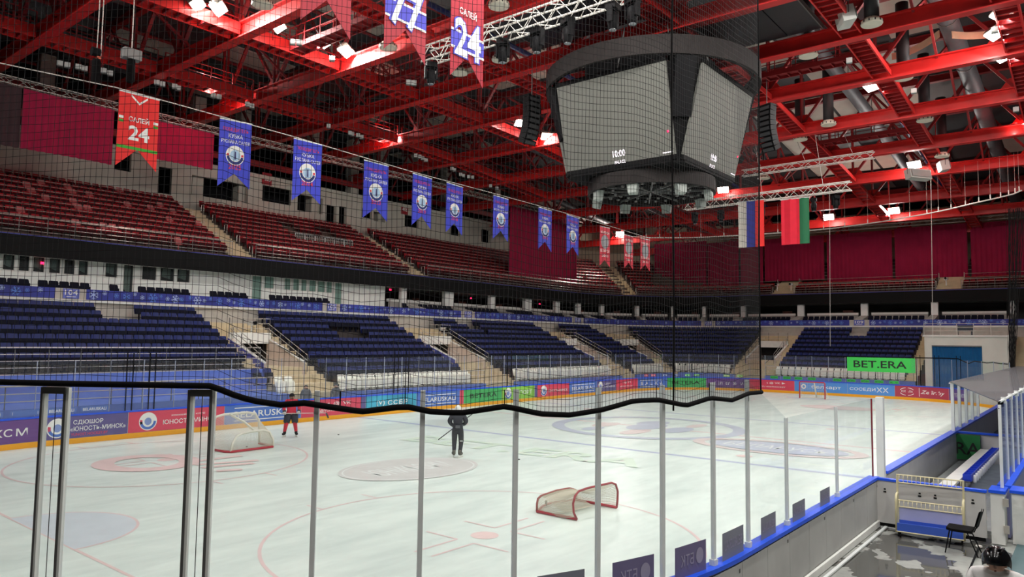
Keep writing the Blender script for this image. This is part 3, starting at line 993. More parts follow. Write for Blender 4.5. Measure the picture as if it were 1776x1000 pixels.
fence('low steel railing on the blue covered platform edge', ux(-13), ux(15.5), 2.7, 1.15, .9, 3, 1.3)

# ================================================================ seats
def seat_parts():
    bk, pn = MB(), MB()
    # curved backrest
    P, Q = [], []
    for z, y, w in ((.34, .06, .37), (.52, .1, .41), (.72, .15, .42), (.84, .185, .39), (.87, .195, .32)):
        P.append([(x * w / 2, y + .03 * (1 - x * x), z) for x in (-1, -.5, 0, .5, 1)])
        Q.append([(x * w / 2, y + .045 + .03 * (1 - x * x), z) for x in (-1, -.5, 0, .5, 1)])
    bk.grid(P)
    bk.grid([r_[::-1] for r_ in Q])
    bk.add(P[-1] + Q[-1], [(i, i + 1, 6 + i, 5 + i) for i in range(4)])
    for c_ in (0, 4):
        col = [r_[c_] for r_ in P] + [r_[c_] for r_ in Q]
        bk.add(col, [(i, i + 1, 6 + i, 5 + i) for i in range(4)])
    # tipped-up pan
    pn.box((0, -.02, .5), (.42, .06, .3), _rot(-.16, 'X'))
    pn.box((0, .02, .2), (.06, .08, .4))
    pn.box((0, -.03, .02), (.3, .16, .04))
    return bk, pn
bkM, pnM = seat_parts()
def seat_meshes(m, nm):
    return bkM.mesh(nm + '_back', m, True), pnM.mesh(nm + '_pan', m)
BACKV, PANV = np.array(bkM.v), np.array(pnM.v)
SEATS = []          # (block, row, x, y, z, rz, kind)
def place_row(block, u0, u1, d, z, kind, row, skip=()):
    us = usamp(u0, u1, .15, .15)
    P = np.array([bowl(u_, d)[0] for u_ in us])
    seg = np.r_[0, np.cumsum(np.linalg.norm(np.diff(P, axis=0), axis=1))]
    n = int(seg[-1] / (.505 if kind != 'white' else .55))
    if n < 1: return
    for k in range(n):
        s = (k + .5) * seg[-1] / n
        u_ = float(np.interp(s, seg, us))
        if any(a < u_ < b for a, b in skip): continue
        p_, nrm = bowl(u_, d)
        SEATS.append((block, row, p_[0], p_[1], z, math.atan2(-nrm[0], nrm[1]), kind, n - k))
LOW = [('104', ux(-13), VOIDS[0][0] - .75, 3, {8: ((-50.3, -47.9),), 9: ((-50.3, -47.9),)}),
       ('105', VOIDS[0][1] + .75, VOIDS[1][0] - .75, 1, {7: ((-36.5, -33.6),), 6: ((-36.0, -33.6),)}),
       ('106', VOIDS[1][1] + .75, VOIDS[2][0] - .75, 1, {9: ((-22.0, -19.8),), 8: ((-21.4, -19.8),), 7: ((-20.6, -19.8),)}),
       ('107', VOIDS[2][1] + .75, VOIDS[3][0] - .75, 1, {}),
       ('108', VOIDS[3][1] + .75, VOIDS[4][0] - .75, 1, {}),
       ('109', VOIDS[4][1] + .75, PORT[0] - .85, 1, {9: ((up_y(1.9), up_y(.1)),), 8: ((up_y(1.9), up_y(.1)),)}),
       ('110', PORT[1] + 1.0, 58, 1, {})]
for blk, u0, u1, r0, sk in LOW:
    for i in range(r0, ROWS):
        place_row(blk, u0, u1, rd(i), rz_(i), 'blue', i, sk.get(i, ()))
    if r0 == 1:
        place_row(blk, u0, u1, rd(0), rz_(0), 'white', 0)
place_row('104', VOIDS[0][0] - .6, VOIDS[0][0] + .6, rd(0) + .1, 1.15, 'white', 0)
for k in range(1):
    place_row('104', VOIDS[0][0] - 1.5, VOIDS[0][0] - .1, rd(1), rz_(1) , 'blue', 1)

# ================================================================ fascia with snowflake banner and block signs
NAVYB = mat('snowflake_banner_blue', (48, 56, 148), .6, 0, .35, .7)
FLK = mat('snowflake_pale', (176, 196, 232), .6, 0, .1)
FLK2 = mat('snowflake_blue', (92, 134, 214), .6, 0, .1)
FZ0, FZ1, FD = 5.98, 6.53, 12.2
fas = thing('gallery_fascia', 'pale ledge and wall carrying the snowflake banner', 'fascia')
tag(fas, kind='structure')
bowl_strip(UMIN, UMAX, [(FD + .02, 4.9), (FD + .02, FZ1), (FD + .2, FZ1), (FD + .2, 4.9)], closed=True).build('fascia_wall', mat('fascia_pale', (186, 180, 170), .8, 0, .1), fas)
bowl_strip(UMIN, UMAX, [(FD - .14, FZ0 - .16), (FD - .14, FZ0 - .04), (FD + .02, FZ0 - .04), (FD + .02, FZ0 - .16)], closed=True).build('white_ledge', WHITE, fas)
def flake_mesh(name, m):
    mb = MB()
    for k in range(6):
        a = k * PI / 3
        dx, dz = math.cos(a), math.sin(a)
        px_, pz_ = -dz, dx
        def q(l, w): return (dx * l + px_ * w, 0, dz * l + pz_ * w)
        mb.add([q(0, -.09), q(1, -.07), q(1, .07), q(0, .09)], [(0, 1, 2, 3)])
        for sg in (-1, 1):
            mb.add([q(.5, 0), q(.62, 0), q(.86, sg * .34), q(.74, sg * .34)], [(0, 1, 2, 3)])
    return mb.mesh(name, m)
FM = [flake_mesh('snowflake', FLK), flake_mesh('snowflake_b', FLK2)]
SIGNS = [(118, '104', 97, 148), (574, '105', 560, 589), (812, '106', 800, 823), (1003, '107', 992, 1012), (1228, '108', 1217, 1240), (1490, '109', 1474, 1507)]
su = [(u_at(a, FD, 6.2), u_at(b, FD, 6.2)) for _, _, a, b in SIGNS]
SIGNB = mat('sign_violet_blue', (98, 108, 190), .6, 0, .05)
ends = [UMIN] + [e for a in su for e in a] + [UMAX - 4]
nb = ['under the notice-covered windows', 'over the railed block and first entrance', 'over the block before the bend', 'at the start of the bend', 'in the curved corner', 'over the far goal end', 'running behind the portal platform']
for k, (a, b) in enumerate(zip(ends[0::2], ends[1::2])):
    bnn = thing('snowflake_banner', 'blue snowflake banner on the gallery front ' + nb[k], 'banner')
    bowl_strip(a + .05, b - .05, [(FD - .03, FZ0), (FD - .03, FZ1), (FD + .01, FZ1), (FD + .01, FZ0)], closed=True).build('banner_sheet', NAVYB, bnn)
    u_ = a + .4
    j = 0
    while u_ < b - .4:
        p_, n_ = bowl(u_, FD - .045)
        big = j % 3 == 0
        sc = (.24 if big else .13) * random.uniform(.85, 1.15)
        o = link('snowflake', FM[0 if j % 4 in (0, 1) else 1], bnn, (p_[0], p_[1], FZ1 - (.28 if big else random.uniform(.12, .3))), (0, random.uniform(0, 1), math.atan2(-n_[0], n_[1])))
        o.scale = (sc, 1, sc)
        u_ += random.uniform(.34, .62)
        j += 1
for (px, word, _, _), (a, b) in zip(SIGNS, su):
    sg = thing('block_sign', 'violet block number sign reading ' + word + ' ' + {'104': 'over the railed block', '105': 'over the block with missing seats', '106': 'next to the second entrance', '107': 'at the bend', '108': 'in the curved corner', '109': 'facing the far goal'}[word], 'sign')
    p_, n_ = bowl((a + b) / 2, FD - .05)
    tx = np.array([n_[1], -n_[0]])
    if n_[0] < .01: tx = np.array([1.0, 0])
    w = min(1.1, (b - a) * .55)
    o3 = np.array([p_[0], p_[1], FZ0])
    t3 = np.array([tx[0], tx[1], 0]) if tx[0] > 0 or n_[0] > .5 else -np.array([tx[0], tx[1], 0])
    if n_[0] > .5: t3 = np.array([n_[1], -n_[0], 0])
    mp = planar(o3 - t3 * w / 2, t3, (0, 0, 1), -np.array([n_[0], n_[1], 0]) * .012)
    mbx = MB()
    mbx.add([tuple(mp(x_, z_) + np.array([n_[0], n_[1], 0]) * y_) for x_ in (0, w) for y_ in (.005, .03) for z_ in (.02, .53)], [(0, 1, 3, 2), (4, 6, 7, 5), (0, 4, 5, 1), (2, 3, 7, 6), (0, 2, 6, 4), (1, 5, 7, 3)])
    mbx.build('sign_plate', SIGNB, sg)
    text(word, mp, w * .1, .2, w * .8, .27, TXTW, 'lettering', sg)
    shape([(w * .2, .1), (w * .8, .1), (w * .8, .13), (w * .2, .13)], mp, TXTW, 'printed_bar', sg)

# ================================================================ suites
SD = 15.2
SY = 13 + SD
SF = 6.05
U_OPEN = u_at(668, SD, 7.4)
gal = thing('gallery', 'gallery floor slab behind the snowflake banner', 'floor')
tag(gal, kind='structure')
bowl_strip(UMIN, UMAX, [(FD + .2, SF - .3), (FD + .2, SF), (19.5, SF), (19.5, SF - .3)], closed=True).build('gallery_slab', CONCG, gal)
bowl_strip(UMIN, UMAX, [(19.0, SF), (19.0, 9.2)]).build('gallery_back_wall', mat('dim_back_wall', (70, 68, 66), .9, 0, .3, .6), gal)
bowl_strip(UMIN, UMAX, [(14.4, 8.35), (19.5, 8.35), (19.5, 8.5), (14.4, 8.5)], closed=True).build('gallery_ceiling', GREY, gal)
def holes_wall(x0, x1, z0, z1, y, t, holes, m, name, parent):
    """wall on the side line with rectangular holes (x0, x1, z0, z1)"""
    xs = sorted({x0, x1, *[h[0] for h in holes], *[h[1] for h in holes]})
    mb = MB()
    for a, b in zip(xs[:-1], xs[1:]):
        hh = sorted([(h[2], h[3]) for h in holes if h[0] <= a + 1e-6 and h[1] >= b - 1e-6])
        z = z0
        for c_, d_ in hh + [(z1, z1)]:
            if c_ > z + 1e-4: mb.bx(a, b, y, y + t, z, min(c_, z1))
            z = max(z, d_)
    return mb.build(name, m, parent)
wz1, wz0 = at_y(284, 463, SY)[2], at_y(284, 488, SY)[2]
wins = [(2, 25), (30, 51), (55, 77), (83, 105), (109, 130), (134, 153), (181, 204), (245, 272), (277, 303), (306, 330), (458, 476), (493, 505), (508, 520), (522, 533), (536, 549), (551, 565), (566, 577)]
doors = [(213, 232), (437, 455), (581, 594)]
hx = []
def sx(px): return float(at_y(px, 475, SY)[0])
xs_ = [(sx(a), sx(b), wz0, wz1, 'w') for a, b in wins] + [(sx(a), sx(b), SF + .02, wz1 - .02, 'd') for a, b in doors]
XOPEN = BXC + U_OPEN
sw = thing('wall_gallery', 'white gallery wall with windows under the black ribbon board', 'wall')
tag(sw, kind='structure')
holes_wall(-14, XOPEN, SF, 8.5, SY, .18, [h[:4] for h in xs_], mat('white_suite_wall', (240, 244, 238), .7, 0, .06, 1.5), 'wall_sheet', sw)
WG = glass_mat('suite_window_glass', (.55, .62, .6), .05, .06)
TEAL = mat('teal_pane', (128, 162, 150), .25, 0, .1, 1)
for k, (x0, x1, z0, z1, kd) in enumerate(xs_):
    wn = thing(('window_%d' if kd == 'w' else 'door_%d') % (k + 1), ('suite window with paper notices' if kd == 'w' else 'suite door') + ' in the white gallery wall', 'window' if kd == 'w' else 'door', group='gallery windows' if kd == 'w' else 'gallery doors')
    tag(wn, kind='structure')
    teal = x0 > sx(430)
    mbf = MB()
    t = .05
    mbf.bx(x0, x1, SY - .03, SY + .1, z0, z0 + t).bx(x0, x1, SY - .03, SY + .1, z1 - t, z1).bx(x0, x0 + t, SY - .03, SY + .1, z0 + t, z1 - t).bx(x1 - t, x1, SY - .03, SY + .1, z0 + t, z1 - t)
    mbf.build('frame', WHITE, wn)
    MB().bx(x0 + t, x1 - t, SY + .04, SY + .06, z0 + t, z1 - t).build('pane', TEAL if teal else WG, wn)
    if not teal:
        MB().bx(x0 + .0, x1, SY + .9, SY + .95, z0 - .3, z1 + .2).build('interior_shade_sheet', DARK, wn)  # dark sheet paints the shade of the room behind the pane
        if k % 3 != 1:
            w = (x1 - x0)
            MB().prism([(x0 + w * .2, SY + .12, z0 + .35 * (z1 - z0)), (x0 + w * .75, SY + .12, z0 + .2 * (z1 - z0)), (x0 + w * .8, SY + .12, z1 - .1), (x0 + w * .25, SY + .12, z1 - .08)], (0, .02, 0)).build('notice_sheet', WHITE, wn)
# open bays: columns, ledge, partitions
cols_px = [(697, 705), (772, 787), (851, 859), (911, 922), (964, 971), (1002, 1008), (1042, 1048), (1102, 1109), (1164, 1170), (1218, 1224), (1285, 1292), (1383, 1394), (1493, 1505), (1615, 1627), (1752, 1762)]
CD = 14.7
WCOL = mat('white_column', (236, 238, 234), .7, 0, .06, 2)
cu_ = [(u_at(a, CD, 7.2), u_at(b, CD, 7.2)) for a, b in cols_px]
for a, b in cu_:
    c_ = thing('gallery_column', 'white square column between the open gallery boxes', 'column', group='gallery columns')
    tag(c_, kind='structure')
    bowl_strip(a, b, [(CD, SF), (CD, 8.5), (CD + .4, 8.5), (CD + .4, SF)], closed=True).build('column_shaft', WCOL, c_)
    bowl_strip(a - .06, b + .06, [(FD + .25, SF), (FD + .25, SF + .55), (CD, SF + 1.0), (CD, SF)], closed=True).build('side_parapet', CONCG, c_)
for (a0, b0), (a1, b1) in zip([(U_OPEN - .5, U_OPEN)] + cu_[:-1], cu_):
    l_ = thing('box_ledge', 'white ledge rail across an open gallery box', 'ledge', group='gallery box ledges')
    tag(l_, kind='structure')
    m_ = min(.3, (a1 - b0) * .1)
    bowl_strip(b0 + m_, a1 - m_, [(CD + .2, SF + 1.08), (CD + .2, SF + 1.3), (CD + .5, SF + 1.3), (CD + .5, SF + 1.08)], closed=True).build('ledge_bar', WHITE, l_)
    bowl_strip(b0 + m_, a1 - m_, [(CD + .25, SF), (CD + .25, SF + 1.08)]).build('ledge_front', CONCG, l_)
    bowl_strip(b0, a1, [(CD - .02, 8.3), (CD - .02, 8.46), (CD + .3, 8.46), (CD + .3, 8.3)], closed=True).build('head_bar', WHITE, l_)
    if b0 < 30:
        bowl_strip(b0 + (a1 - b0) * .6, b0 + (a1 - b0) * .78, [(CD + 2.2, SF + 1.1), (CD + 2.2, 7.7), (CD + 2.25, 7.7), (CD + 2.25, SF + 1.1)], closed=True).build('poster', mat('dim_poster', (110, 70, 60), .8, 0, .4, 2), l_)
# red exit lamps inside
REDL = mat('red_exit_lamp', (255, 40, 80), .5, 0, 0, emit=(255, 30, 80), estr=4)
for px, py in ((74, 456), (677, 502), (817, 517), (936, 527)):
    P_ = at_y(px, py, SY + .5) if px > 600 else at_y(px, py, SY + .03)
    ex = tag(MB().box(P_, (.2, .04, .12)).build('exit_lamp', REDL), 'small glowing red exit lamp in the gallery', 'lamp', 'red exit lamps')
# box seats
for a, b in [(UMIN + 1, u_at(52, 13.4, 6.4)), (u_at(66, 13.4, 6.4), u_at(157, 13.4, 6.4)), (u_at(190, 13.4, 6.4), u_at(207, 13.4, 6.4)), (u_at(240, 13.4, 6.4), u_at(330, 13.4, 6.4)), (u_at(365, 13.4, 6.4), u_at(430, 13.4, 6.4)), (u_at(468, 13.4, 6.4), u_at(572, 13.4, 6.4))]:
    place_row('gallery', a, b, 13.4, SF + .05, 'box', 0)
for (a0, b0), (a1, b1) in zip([(U_OPEN - .5, U_OPEN)] + cu_[:-1], cu_):
    place_row('gallery', b0 + .25, a1 - .35, 13.4, SF + .05, 'box', 0)

# ================================================================ ribbon board
LD, LZ0, LZ1 = 14.3, 8.28, 9.36
rb = thing('ribbon_board', 'unlit black ribbon display board running round the bowl', 'display')
LEDM = mat('unlit_led', (24, 24, 24), .7, 0, .06, 3, spec=.12)
uu = UMIN
while uu < UMAX - 1:
    bowl_strip(uu + .005, min(uu + 6, UMAX) - .005, [(LD, LZ0), (LD, LZ1), (LD + .2, LZ1), (LD + .2, LZ0)], closed=True).build('display_module', LEDM, rb)
    uu += 6
bowl_strip(UMIN, UMAX, [(LD - .02, LZ1), (LD - .02, LZ1 + .05), (LD + .22, LZ1 + .05), (LD + .22, LZ1)], closed=True).build('blue_edge', BLUEP, rb)

# ================================================================ upper stand
UR = 10
def urd(i): return 15.05 + .86 * i
def urz(i): return 9.5 + .45 * i
upper = thing('upper_stand', 'concrete terraces of the upper stand with beige stairs', 'stand')
tag(upper, kind='structure')
prof = [(14.5, 8.5), (14.5, urz(0))]
for i in range(UR):
    prof += [(urd(i) - .42, urz(i)), (urd(i) + .44, urz(i))]
prof += [(24.0, urz(9)), (24.0, 8.5)]
DCONC = mat('upper_concrete', (84, 70, 62), .85, 0, .15, 1.5)
bowl_strip(UMIN, UMAX, prof, closed=True).build('terrace', DCONC, upper)
def upper_x(px, py):
    d_ = ray(px, py); k_ = .45 / .86
    # plane z = urz(0) + (y-13-urd(0))*k
    t = (urz(0) - (13 + urd(0)) * k_ - (CAM[2] - k_ * CAM[1])) / (d_[2] - k_ * d_[1])
    return float((CAM + t * d_)[0])
ua1 = ux((upper_x(300, 335) + upper_x(362, 437)) / 2); ub1 = ux((upper_x(327, 345) + upper_x(402, 442)) / 2)
ua2 = ux((upper_x(612, 392) + upper_x(682, 472)) / 2); ub2 = ux((upper_x(632, 395) + upper_x(700, 472)) / 2)
UA = [(ua1, max(ub1, ua1 + 1.7)), (ua2, max(ub2, ua2 + 1.6)), (u_at(1058, 18.5, 11.8), u_at(1086, 18.5, 11.8)), (u_at(1341, 15.2, 10), u_at(1378, 15.2, 10)), (u_at(1624, 15.2, 10), u_at(1668, 15.2, 10)), (ux(-9.0), ux(-7.6))]
for k, (a, b) in enumerate(UA):
    for i in range(UR):
        bowl_strip(a, b, [(urd(i) - .42, urz(i)), (urd(i) - .42, urz(i) + .015), (urd(i) + .44, urz(i) + .015), (urd(i) + .44, urz(i))], closed=True).build('stair_tread', CONC, upper)
        if i < UR - 1:
            bowl_strip(a, b, [(urd(i) + .43, urz(i)), (urd(i) + .43, urz(i + 1) + .01), (urd(i) + .45, urz(i + 1) + .01), (urd(i) + .45, urz(i))], closed=True).build('stair_riser', CONC, upper)
            bowl_strip(a, b, [(urd(i) + .1, urz(i) + .015), (urd(i) + .1, urz(i) + .215), (urd(i) + .44, urz(i) + .215), (urd(i) + .44, urz(i) + .015)], closed=True).build('stair_step', CONC, upper)
    bowl_strip(a, b, [(14.5, urz(0)), (14.5, urz(0) + .02), (urd(0), urz(0) + .02)]).build('stair_landing', CONC, upper)
    for e in ((a - .02), (b + .02)):
        for i in range(0, UR, 2):
            p0 = bp(e, urd(i), urz(i)); p1 = bp(e, urd(i), urz(i) + .85); p2 = bp(e, urd(i) + .35, urz(i) + .85); p3 = bp(e, urd(i) + .35, urz(i) + .4)
            MB().tube([p0, p1, p2, p3], .018, 5).build('stair_hoop', STEEL, upper)
fu = sorted(UA)
fe = [UMIN] + [x_ for a in fu for x_ in a] + [UMAX]
names_u = ['far left', 'left', 'middle', 'right', 'corner', 'end', 'last']
ulab = ['beside the outermost stairs', 'under the brown curtain', 'before the stored barriers', 'below the long side curtain', 'between corner stairs and end curtains', 'under the end curtains', 'beyond the second camera platform']
for k, (a, b) in enumerate(zip(fe[0::2], fe[1::2])):
    fence('steel railing at the foot of the upper seats ' + ulab[k], a + .02, b - .02, 14.62, LZ1 + .05, 1.0, 4, 1.35)
    for i in range(UR):
        skip = ()
        if k == 2 and i in (4, 5): skip = ((ux(27.2), ux(33.0)),)
        if k == 2 and i in (6, 7): skip = ((ux(27.2), ux(28.8)), (ux(31), ux(32.4)))
        place_row('upper%d' % k, a + .12, b - .12, urd(i), urz(i), 'red', i, skip)
    # thin rails in front of each second row
    for i in range(1, UR):
        MB().tube([bp(u_, urd(i) - .36, urz(i) + .66) for u_ in usamp(a + .1, b - .1)], .02, 5).build('row_rail', STEEL, upper)
# barrier frames standing among the red seats below sign 405
for j in range(6):
    u0 = ux(27.3 + .95 * j)
    bf = thing('crowd_barrier', 'grey metal crowd barrier stored among the red seats', 'barrier', group='stored crowd barriers')
    d_ = urd(4)
    mbb = MB().tube([bp(u0, d_, urz(4) + .1), bp(u0, d_, urz(4) + .95), bp(u0 + .85, d_, urz(4) + .95), bp(u0 + .85, d_, urz(4) + .1)], .03, 6)
    mbb.build('frame', ALU, bf)
    for q in range(1, 5):
        MB().cyl(bp(u0 + .17 * q, d_, urz(4) + .1), bp(u0 + .17 * q, d_, urz(4) + .95), .014, 5).build('bar', ALU, bf)

# ---- build the seats
KINDS = {'blue': SEATB, 'white': SEATW, 'red': SEATR, 'box': SEATN}
def inview(s):
    x_, y_ = proj((s[2], s[3], s[4] + .6))
    return -15 < x_ < 1790 and 0 < y_ < 1000
def hid(s):
    if s[6] != 'red': return False
    if s[0] in ('upper4', 'upper5', 'upper6') and s[1] > 1 and proj((s[2], s[3], s[4] + .6))[0] > 1132: return True
    px_ = proj((s[2], s[3], s[4] + .4))[0]
    return s[1] > 1 and 886 < px_ < 998
SEATS = [s for s in SEATS if not hid(s)]
BLK = {'104': 'railed block', '105': 'block with missing seats', '106': 'block before the bend', '107': 'short bend block', '108': 'curved corner block', '109': 'block behind the far goal', '110': 'block beyond the portal'}
UPB = ['outermost upper block', 'upper block under the brown curtain', 'upper block with stored barriers', 'upper block beside the long curtain', 'upper corner block', 'upper end block', 'last upper block']
for kind, m in KINDS.items():
    L = [s for s in SEATS if s[6] == kind and inview(s) and not hid(s)]
    L.sort(key=lambda s: (s[2] - CAM[0]) ** 2 + (s[3] - CAM[1]) ** 2 if kind != 'box' else s[2] - s[3])
    one, rest = L[:300], L[300:]
    ids = {id(s) for s in one}
    rest = [s for s in SEATS if s[6] == kind and id(s) not in ids and not (s[6] == 'red' and not inview(s) and s[2] < -14)]
    kx = 1.13 if kind != 'red' else 1.0
    bm_, pm_ = seat_meshes(m, kind + '_seat')
    if kind in ('blue', 'red'): pm_ = pnM.mesh(kind + '_seat_pan', SEATN if kind == 'blue' else mat('shaded_red_pan', (58, 8, 14), .7, 0, .2, spec=.15))
    bmp, pmp = (seat_meshes(SEATP, 'faded_seat') if kind == 'red' else (None, None))
    whole = MB()
    whole.v, whole.f, whole.m = bkM.v + pnM.v, bkM.f + [tuple(i + len(bkM.v) for i in f) for f in pnM.f], [0] * len(bkM.f) + [1] * len(pnM.f)
    pan_m = {'blue': SEATN, 'red': mat('shaded_red_pan', (58, 8, 14), .7, 0, .2, spec=.15)}.get(kind, m)  # pans darkened to carry the shadow between seat rows
    if kind == 'white':
        wb = MB().box((0, -.06, .33), (.43, .1, .5), _rot(-.1, 'X'))
        whole.f = whole.f + [tuple(i + len(whole.v) for i in f) for f in wb.f]
        whole.v = whole.v + wb.v
        whole.m = whole.m + [0] * len(wb.f)
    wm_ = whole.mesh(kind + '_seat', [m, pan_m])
    for n_, s in enumerate(one):
        rw, nt_ = nth(s[1] + 1), nth(s[7])
        if kind == 'blue': lb, gp, nm = 'navy folding seat, %s row up, %s from the stairs, %s' % (rw, nt_, BLK[s[0]]), 'navy seats of the lower stand', 'stadium_seat'
        elif kind == 'white': lb, gp, nm = 'white front row seat, %s from the stairs, %s' % (nt_, BLK[s[0]]), 'white front row seats', 'front_row_seat'
        elif kind == 'box': lb, gp, nm = 'dark navy gallery seat, %s along the snowflake banner' % nth(n_ + 1), 'gallery seats', 'gallery_seat'
        else:
            lb, gp, nm = 'red seat, %s row up, %s from the stairs, %s' % (rw, nt_, UPB[int(s[0][5:])]), 'red seats of the upper stand', 'upper_seat'
        faded = kind == 'red' and rng.random() < .09 and s[0] in ('upper0', 'upper1')
        if faded: lb = 'faded pink seat' + lb[8:]
        if kind in ('blue', 'red'):
            t = thing(nm, lb, 'seat', s[2:5], s[5], gp)
            t.scale = (kx, 1, 1)
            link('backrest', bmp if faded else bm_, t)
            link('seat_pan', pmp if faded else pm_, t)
        else:
            o_s = tag(link(nm, wm_, None, s[2:5], (0, 0, s[5])), lb, 'seat', gp)
            o_s.scale = (kx, 1, 1)
    if rest:
        V0 = np.array(whole.v) * np.array([kx, 1, 1])
        allv, allf = [], []
        for j, s in enumerate(rest):
            c_, sn = math.cos(s[5]), math.sin(s[5])
            v = np.stack([V0[:, 0] * c_ - V0[:, 1] * sn + s[2], V0[:, 0] * sn + V0[:, 1] * c_ + s[3], V0[:, 2] + s[4]], 1)
            allv.append(v)
            o0 = j * len(V0)
            allf += [tuple(i + o0 for i in f) for f in whole.f]
        me = D.meshes.new('seat_rows')
        me.from_pydata(np.concatenate(allv).tolist(), [], allf)
        me.materials.append(m)
        me.materials.append(pan_m)
        me.polygons.foreach_set('material_index', whole.m * len(rest))
        tag(link('seat_rows', me), {'blue': 'farther rows of navy folding seats in the lower stand', 'white': 'farther white front row seats', 'red': 'farther rows of red seats in the upper stand', 'box': 'farther dark gallery seats'}[kind], 'seats', kind='stuff')

# ================================================================ upper back wall, columns, signs
BWY = 13 + 24.0
ub = thing('wall_upper', 'grey concrete wall with dark openings behind the red seats', 'wall')
tag(ub, kind='structure')
UW = mat('upper_wall_concrete', (188, 184, 172), .85, 0, .12, .8, .1)
op = [(199, 228, 262, 296), (275, 298, 290, 336), (332, 430, 312, 345), (455, 505, 325, 352), (516, 560, 340, 368), (566, 582, 356, 388), (588, 600, 358, 390), (628, 645, 362, 378), (648, 668, 368, 384), (702, 726, 374, 394), (778, 798, 390, 408), (835, 850, 398, 420)]
hol = []
for a, b, c_, d_ in op:
    p0, p1 = at_y(a, (c_ + d_) / 2, BWY), at_y(b, (c_ + d_) / 2, BWY)
    zt, zb = at_y((a + b) / 2, c_, BWY)[2], at_y((a + b) / 2, d_, BWY)[2]
    hol.append((p0[0], p1[0], max(zb, urz(9) + .05), min(zt, 17.4)))
holes_wall(-14, 60.5, 8.5, 17.6, BWY, .3, hol, UW, 'wall_sheet', ub)
MB().bx(-14, 60.5, BWY + 3.0, BWY + 3.2, 8.5, 18).build('corridor_shade_sheet', DARK, ub)  # dark back plane painted as the shade behind the openings
bowl_strip(0.0, UMAX, [(24.0, 8.5), (24.0, 19.0), (24.3, 19.0), (24.3, 8.5)], closed=True).build('corner_wall', mat('corner_wall_pale', (190, 176, 152), .85, 0, .1, .6), ub)
MB().bx(-14, 60.5, BWY - .25, BWY, 17.3, 17.6).build('wall_lip', UW, ub)
for k, px in enumerate((70, 340, 420, 545, 612, 660, 775, 860)):
    x_ = at_y(px, 290, BWY + 1)[0]
    MB().bx(x_ - .45, x_ + .45, BWY + .6, BWY + 1.5, 14, 23).build('wall_pier', UW, ub)
for z in (18.6, 20.4):
    MB().ibeam((-14, BWY + .5, z), (60, BWY + .5, z), .3, .5, .05).build('wall_beam', DRED, ub)
for px, py, word in ((463, 310, '405'), (702, 363, '406')):
    P_ = at_y(px, py, BWY - .05)
    sg = thing('wall_sign', 'small red wall sign reading ' + word + (' above the stored barriers' if word == '405' else ' beside the third blue pennant'), 'sign')
    MB().bx(P_[0] - .45, P_[0] + .45, BWY - .07, BWY - .01, P_[2] - .5, P_[2] + .5).build('sign_plate', mat('sign_red', (150, 24, 38), .6, 0, .05), sg)
    text(word, planar((P_[0] - .34, BWY - .08, P_[2] - .2), (1, 0, 0), (0, 0, 1)), 0, 0, .68, .4, TXTW, 'lettering', sg)

# ================================================================ curtains
def curtain(label, a, b, zt, zb, amp=.07, wl=.42, zb2=None, m=CURT, group=None):
    a, b = np.array(a[:2], float), np.array(b[:2], float)
    L = np.linalg.norm(b - a)
    d_ = (b - a) / L
    n_ = np.array([-d_[1], d_[0]])
    n = max(6, int(L / (wl / 5)))
    zs = np.linspace(0, 1, 5)
    P, Q = [], []
    for i in range(n + 1):
        s = L * i / n
        row, rq = [], []
        for f in zs:
            o_ = amp * math.sin(2 * PI * s / wl) * (.35 + .65 * f) + amp * .8 * math.sin(s * 1.3 + f)
            q = a + d_ * s + n_ * o_
            zbb = zb if zb2 is None else zb + (zb2 - zb) * i / n
            row.append((q[0], q[1], zt + (zbb - zt) * f)); rq.append((q[0] + n_[0] * .03, q[1] + n_[1] * .03, zt + (zbb - zt) * f))
        P.append(row); Q.append(rq)
    mb = MB().grid(P)
    mb.grid([r_[::-1] for r_ in Q])
    mb.grid([[P[i][-1], Q[i][-1]] for i in range(n + 1)])
    o = mb.build('curtain', m, None, True)
    return tag(o, label, 'curtain', group)
TY = 29.5
TZ = 18.15
DCURT = mat('dark_brown_curtain', (58, 36, 40), .9, 0, .15, .8)
def yx(px, py): return at_y(px, py, TY)
curtain('dark brown curtain panel above the upper stand', (-8, TY), yx(36, 200), TZ - .25, yx(20, 254)[2], m=DCURT)
curtain('wide maroon curtain above the red seats beside the dark brown panel', yx(38, 200), yx(196, 240), TZ - .25, yx(100, 268)[2])
curtain('maroon curtain hung between the red number pennant and the first blue pennant', yx(268, 240), yx(370, 260), TZ - .25, yx(320, 285)[2])
curtain('long maroon curtain reaching down to the rail of the upper stand', yx(884, 430), yx(1000, 440), TZ - .25, yx(940, 492)[2], .1)
EX = 76.4
def ex_(px, py): return at_x(px, py, EX)
ec = [(1135, 1225, 424, 500, 'dark folded maroon end curtain next to the corner wall'), (1227, 1281, 422, 499, 'narrow maroon end curtain left of the striped flag'), (1284, 1323, 420, 499, 'slim maroon end curtain behind the striped flag'), (1326, 1429, 416, 488, 'maroon end curtain behind the red and green flag'), (1434, 1547, 408, 489, 'maroon end curtain touching the rail between two dark gaps'), (1552, 1678, 397, 483, 'broad maroon end curtain above the camera platform'), (1684, 1830, 388, 480, 'last maroon end curtain beside the gathered net')]
for a, b, t_, bo, lb in ec:
    curtain(lb, ex_(a, 440), ex_(b, 440), ex_(a, t_)[2] + .05, ex_(a, bo)[2], .06 if b > 1300 else .14, zb2=ex_(b, bo - (b - a) * .03)[2], m=DCURT if False else CURT)

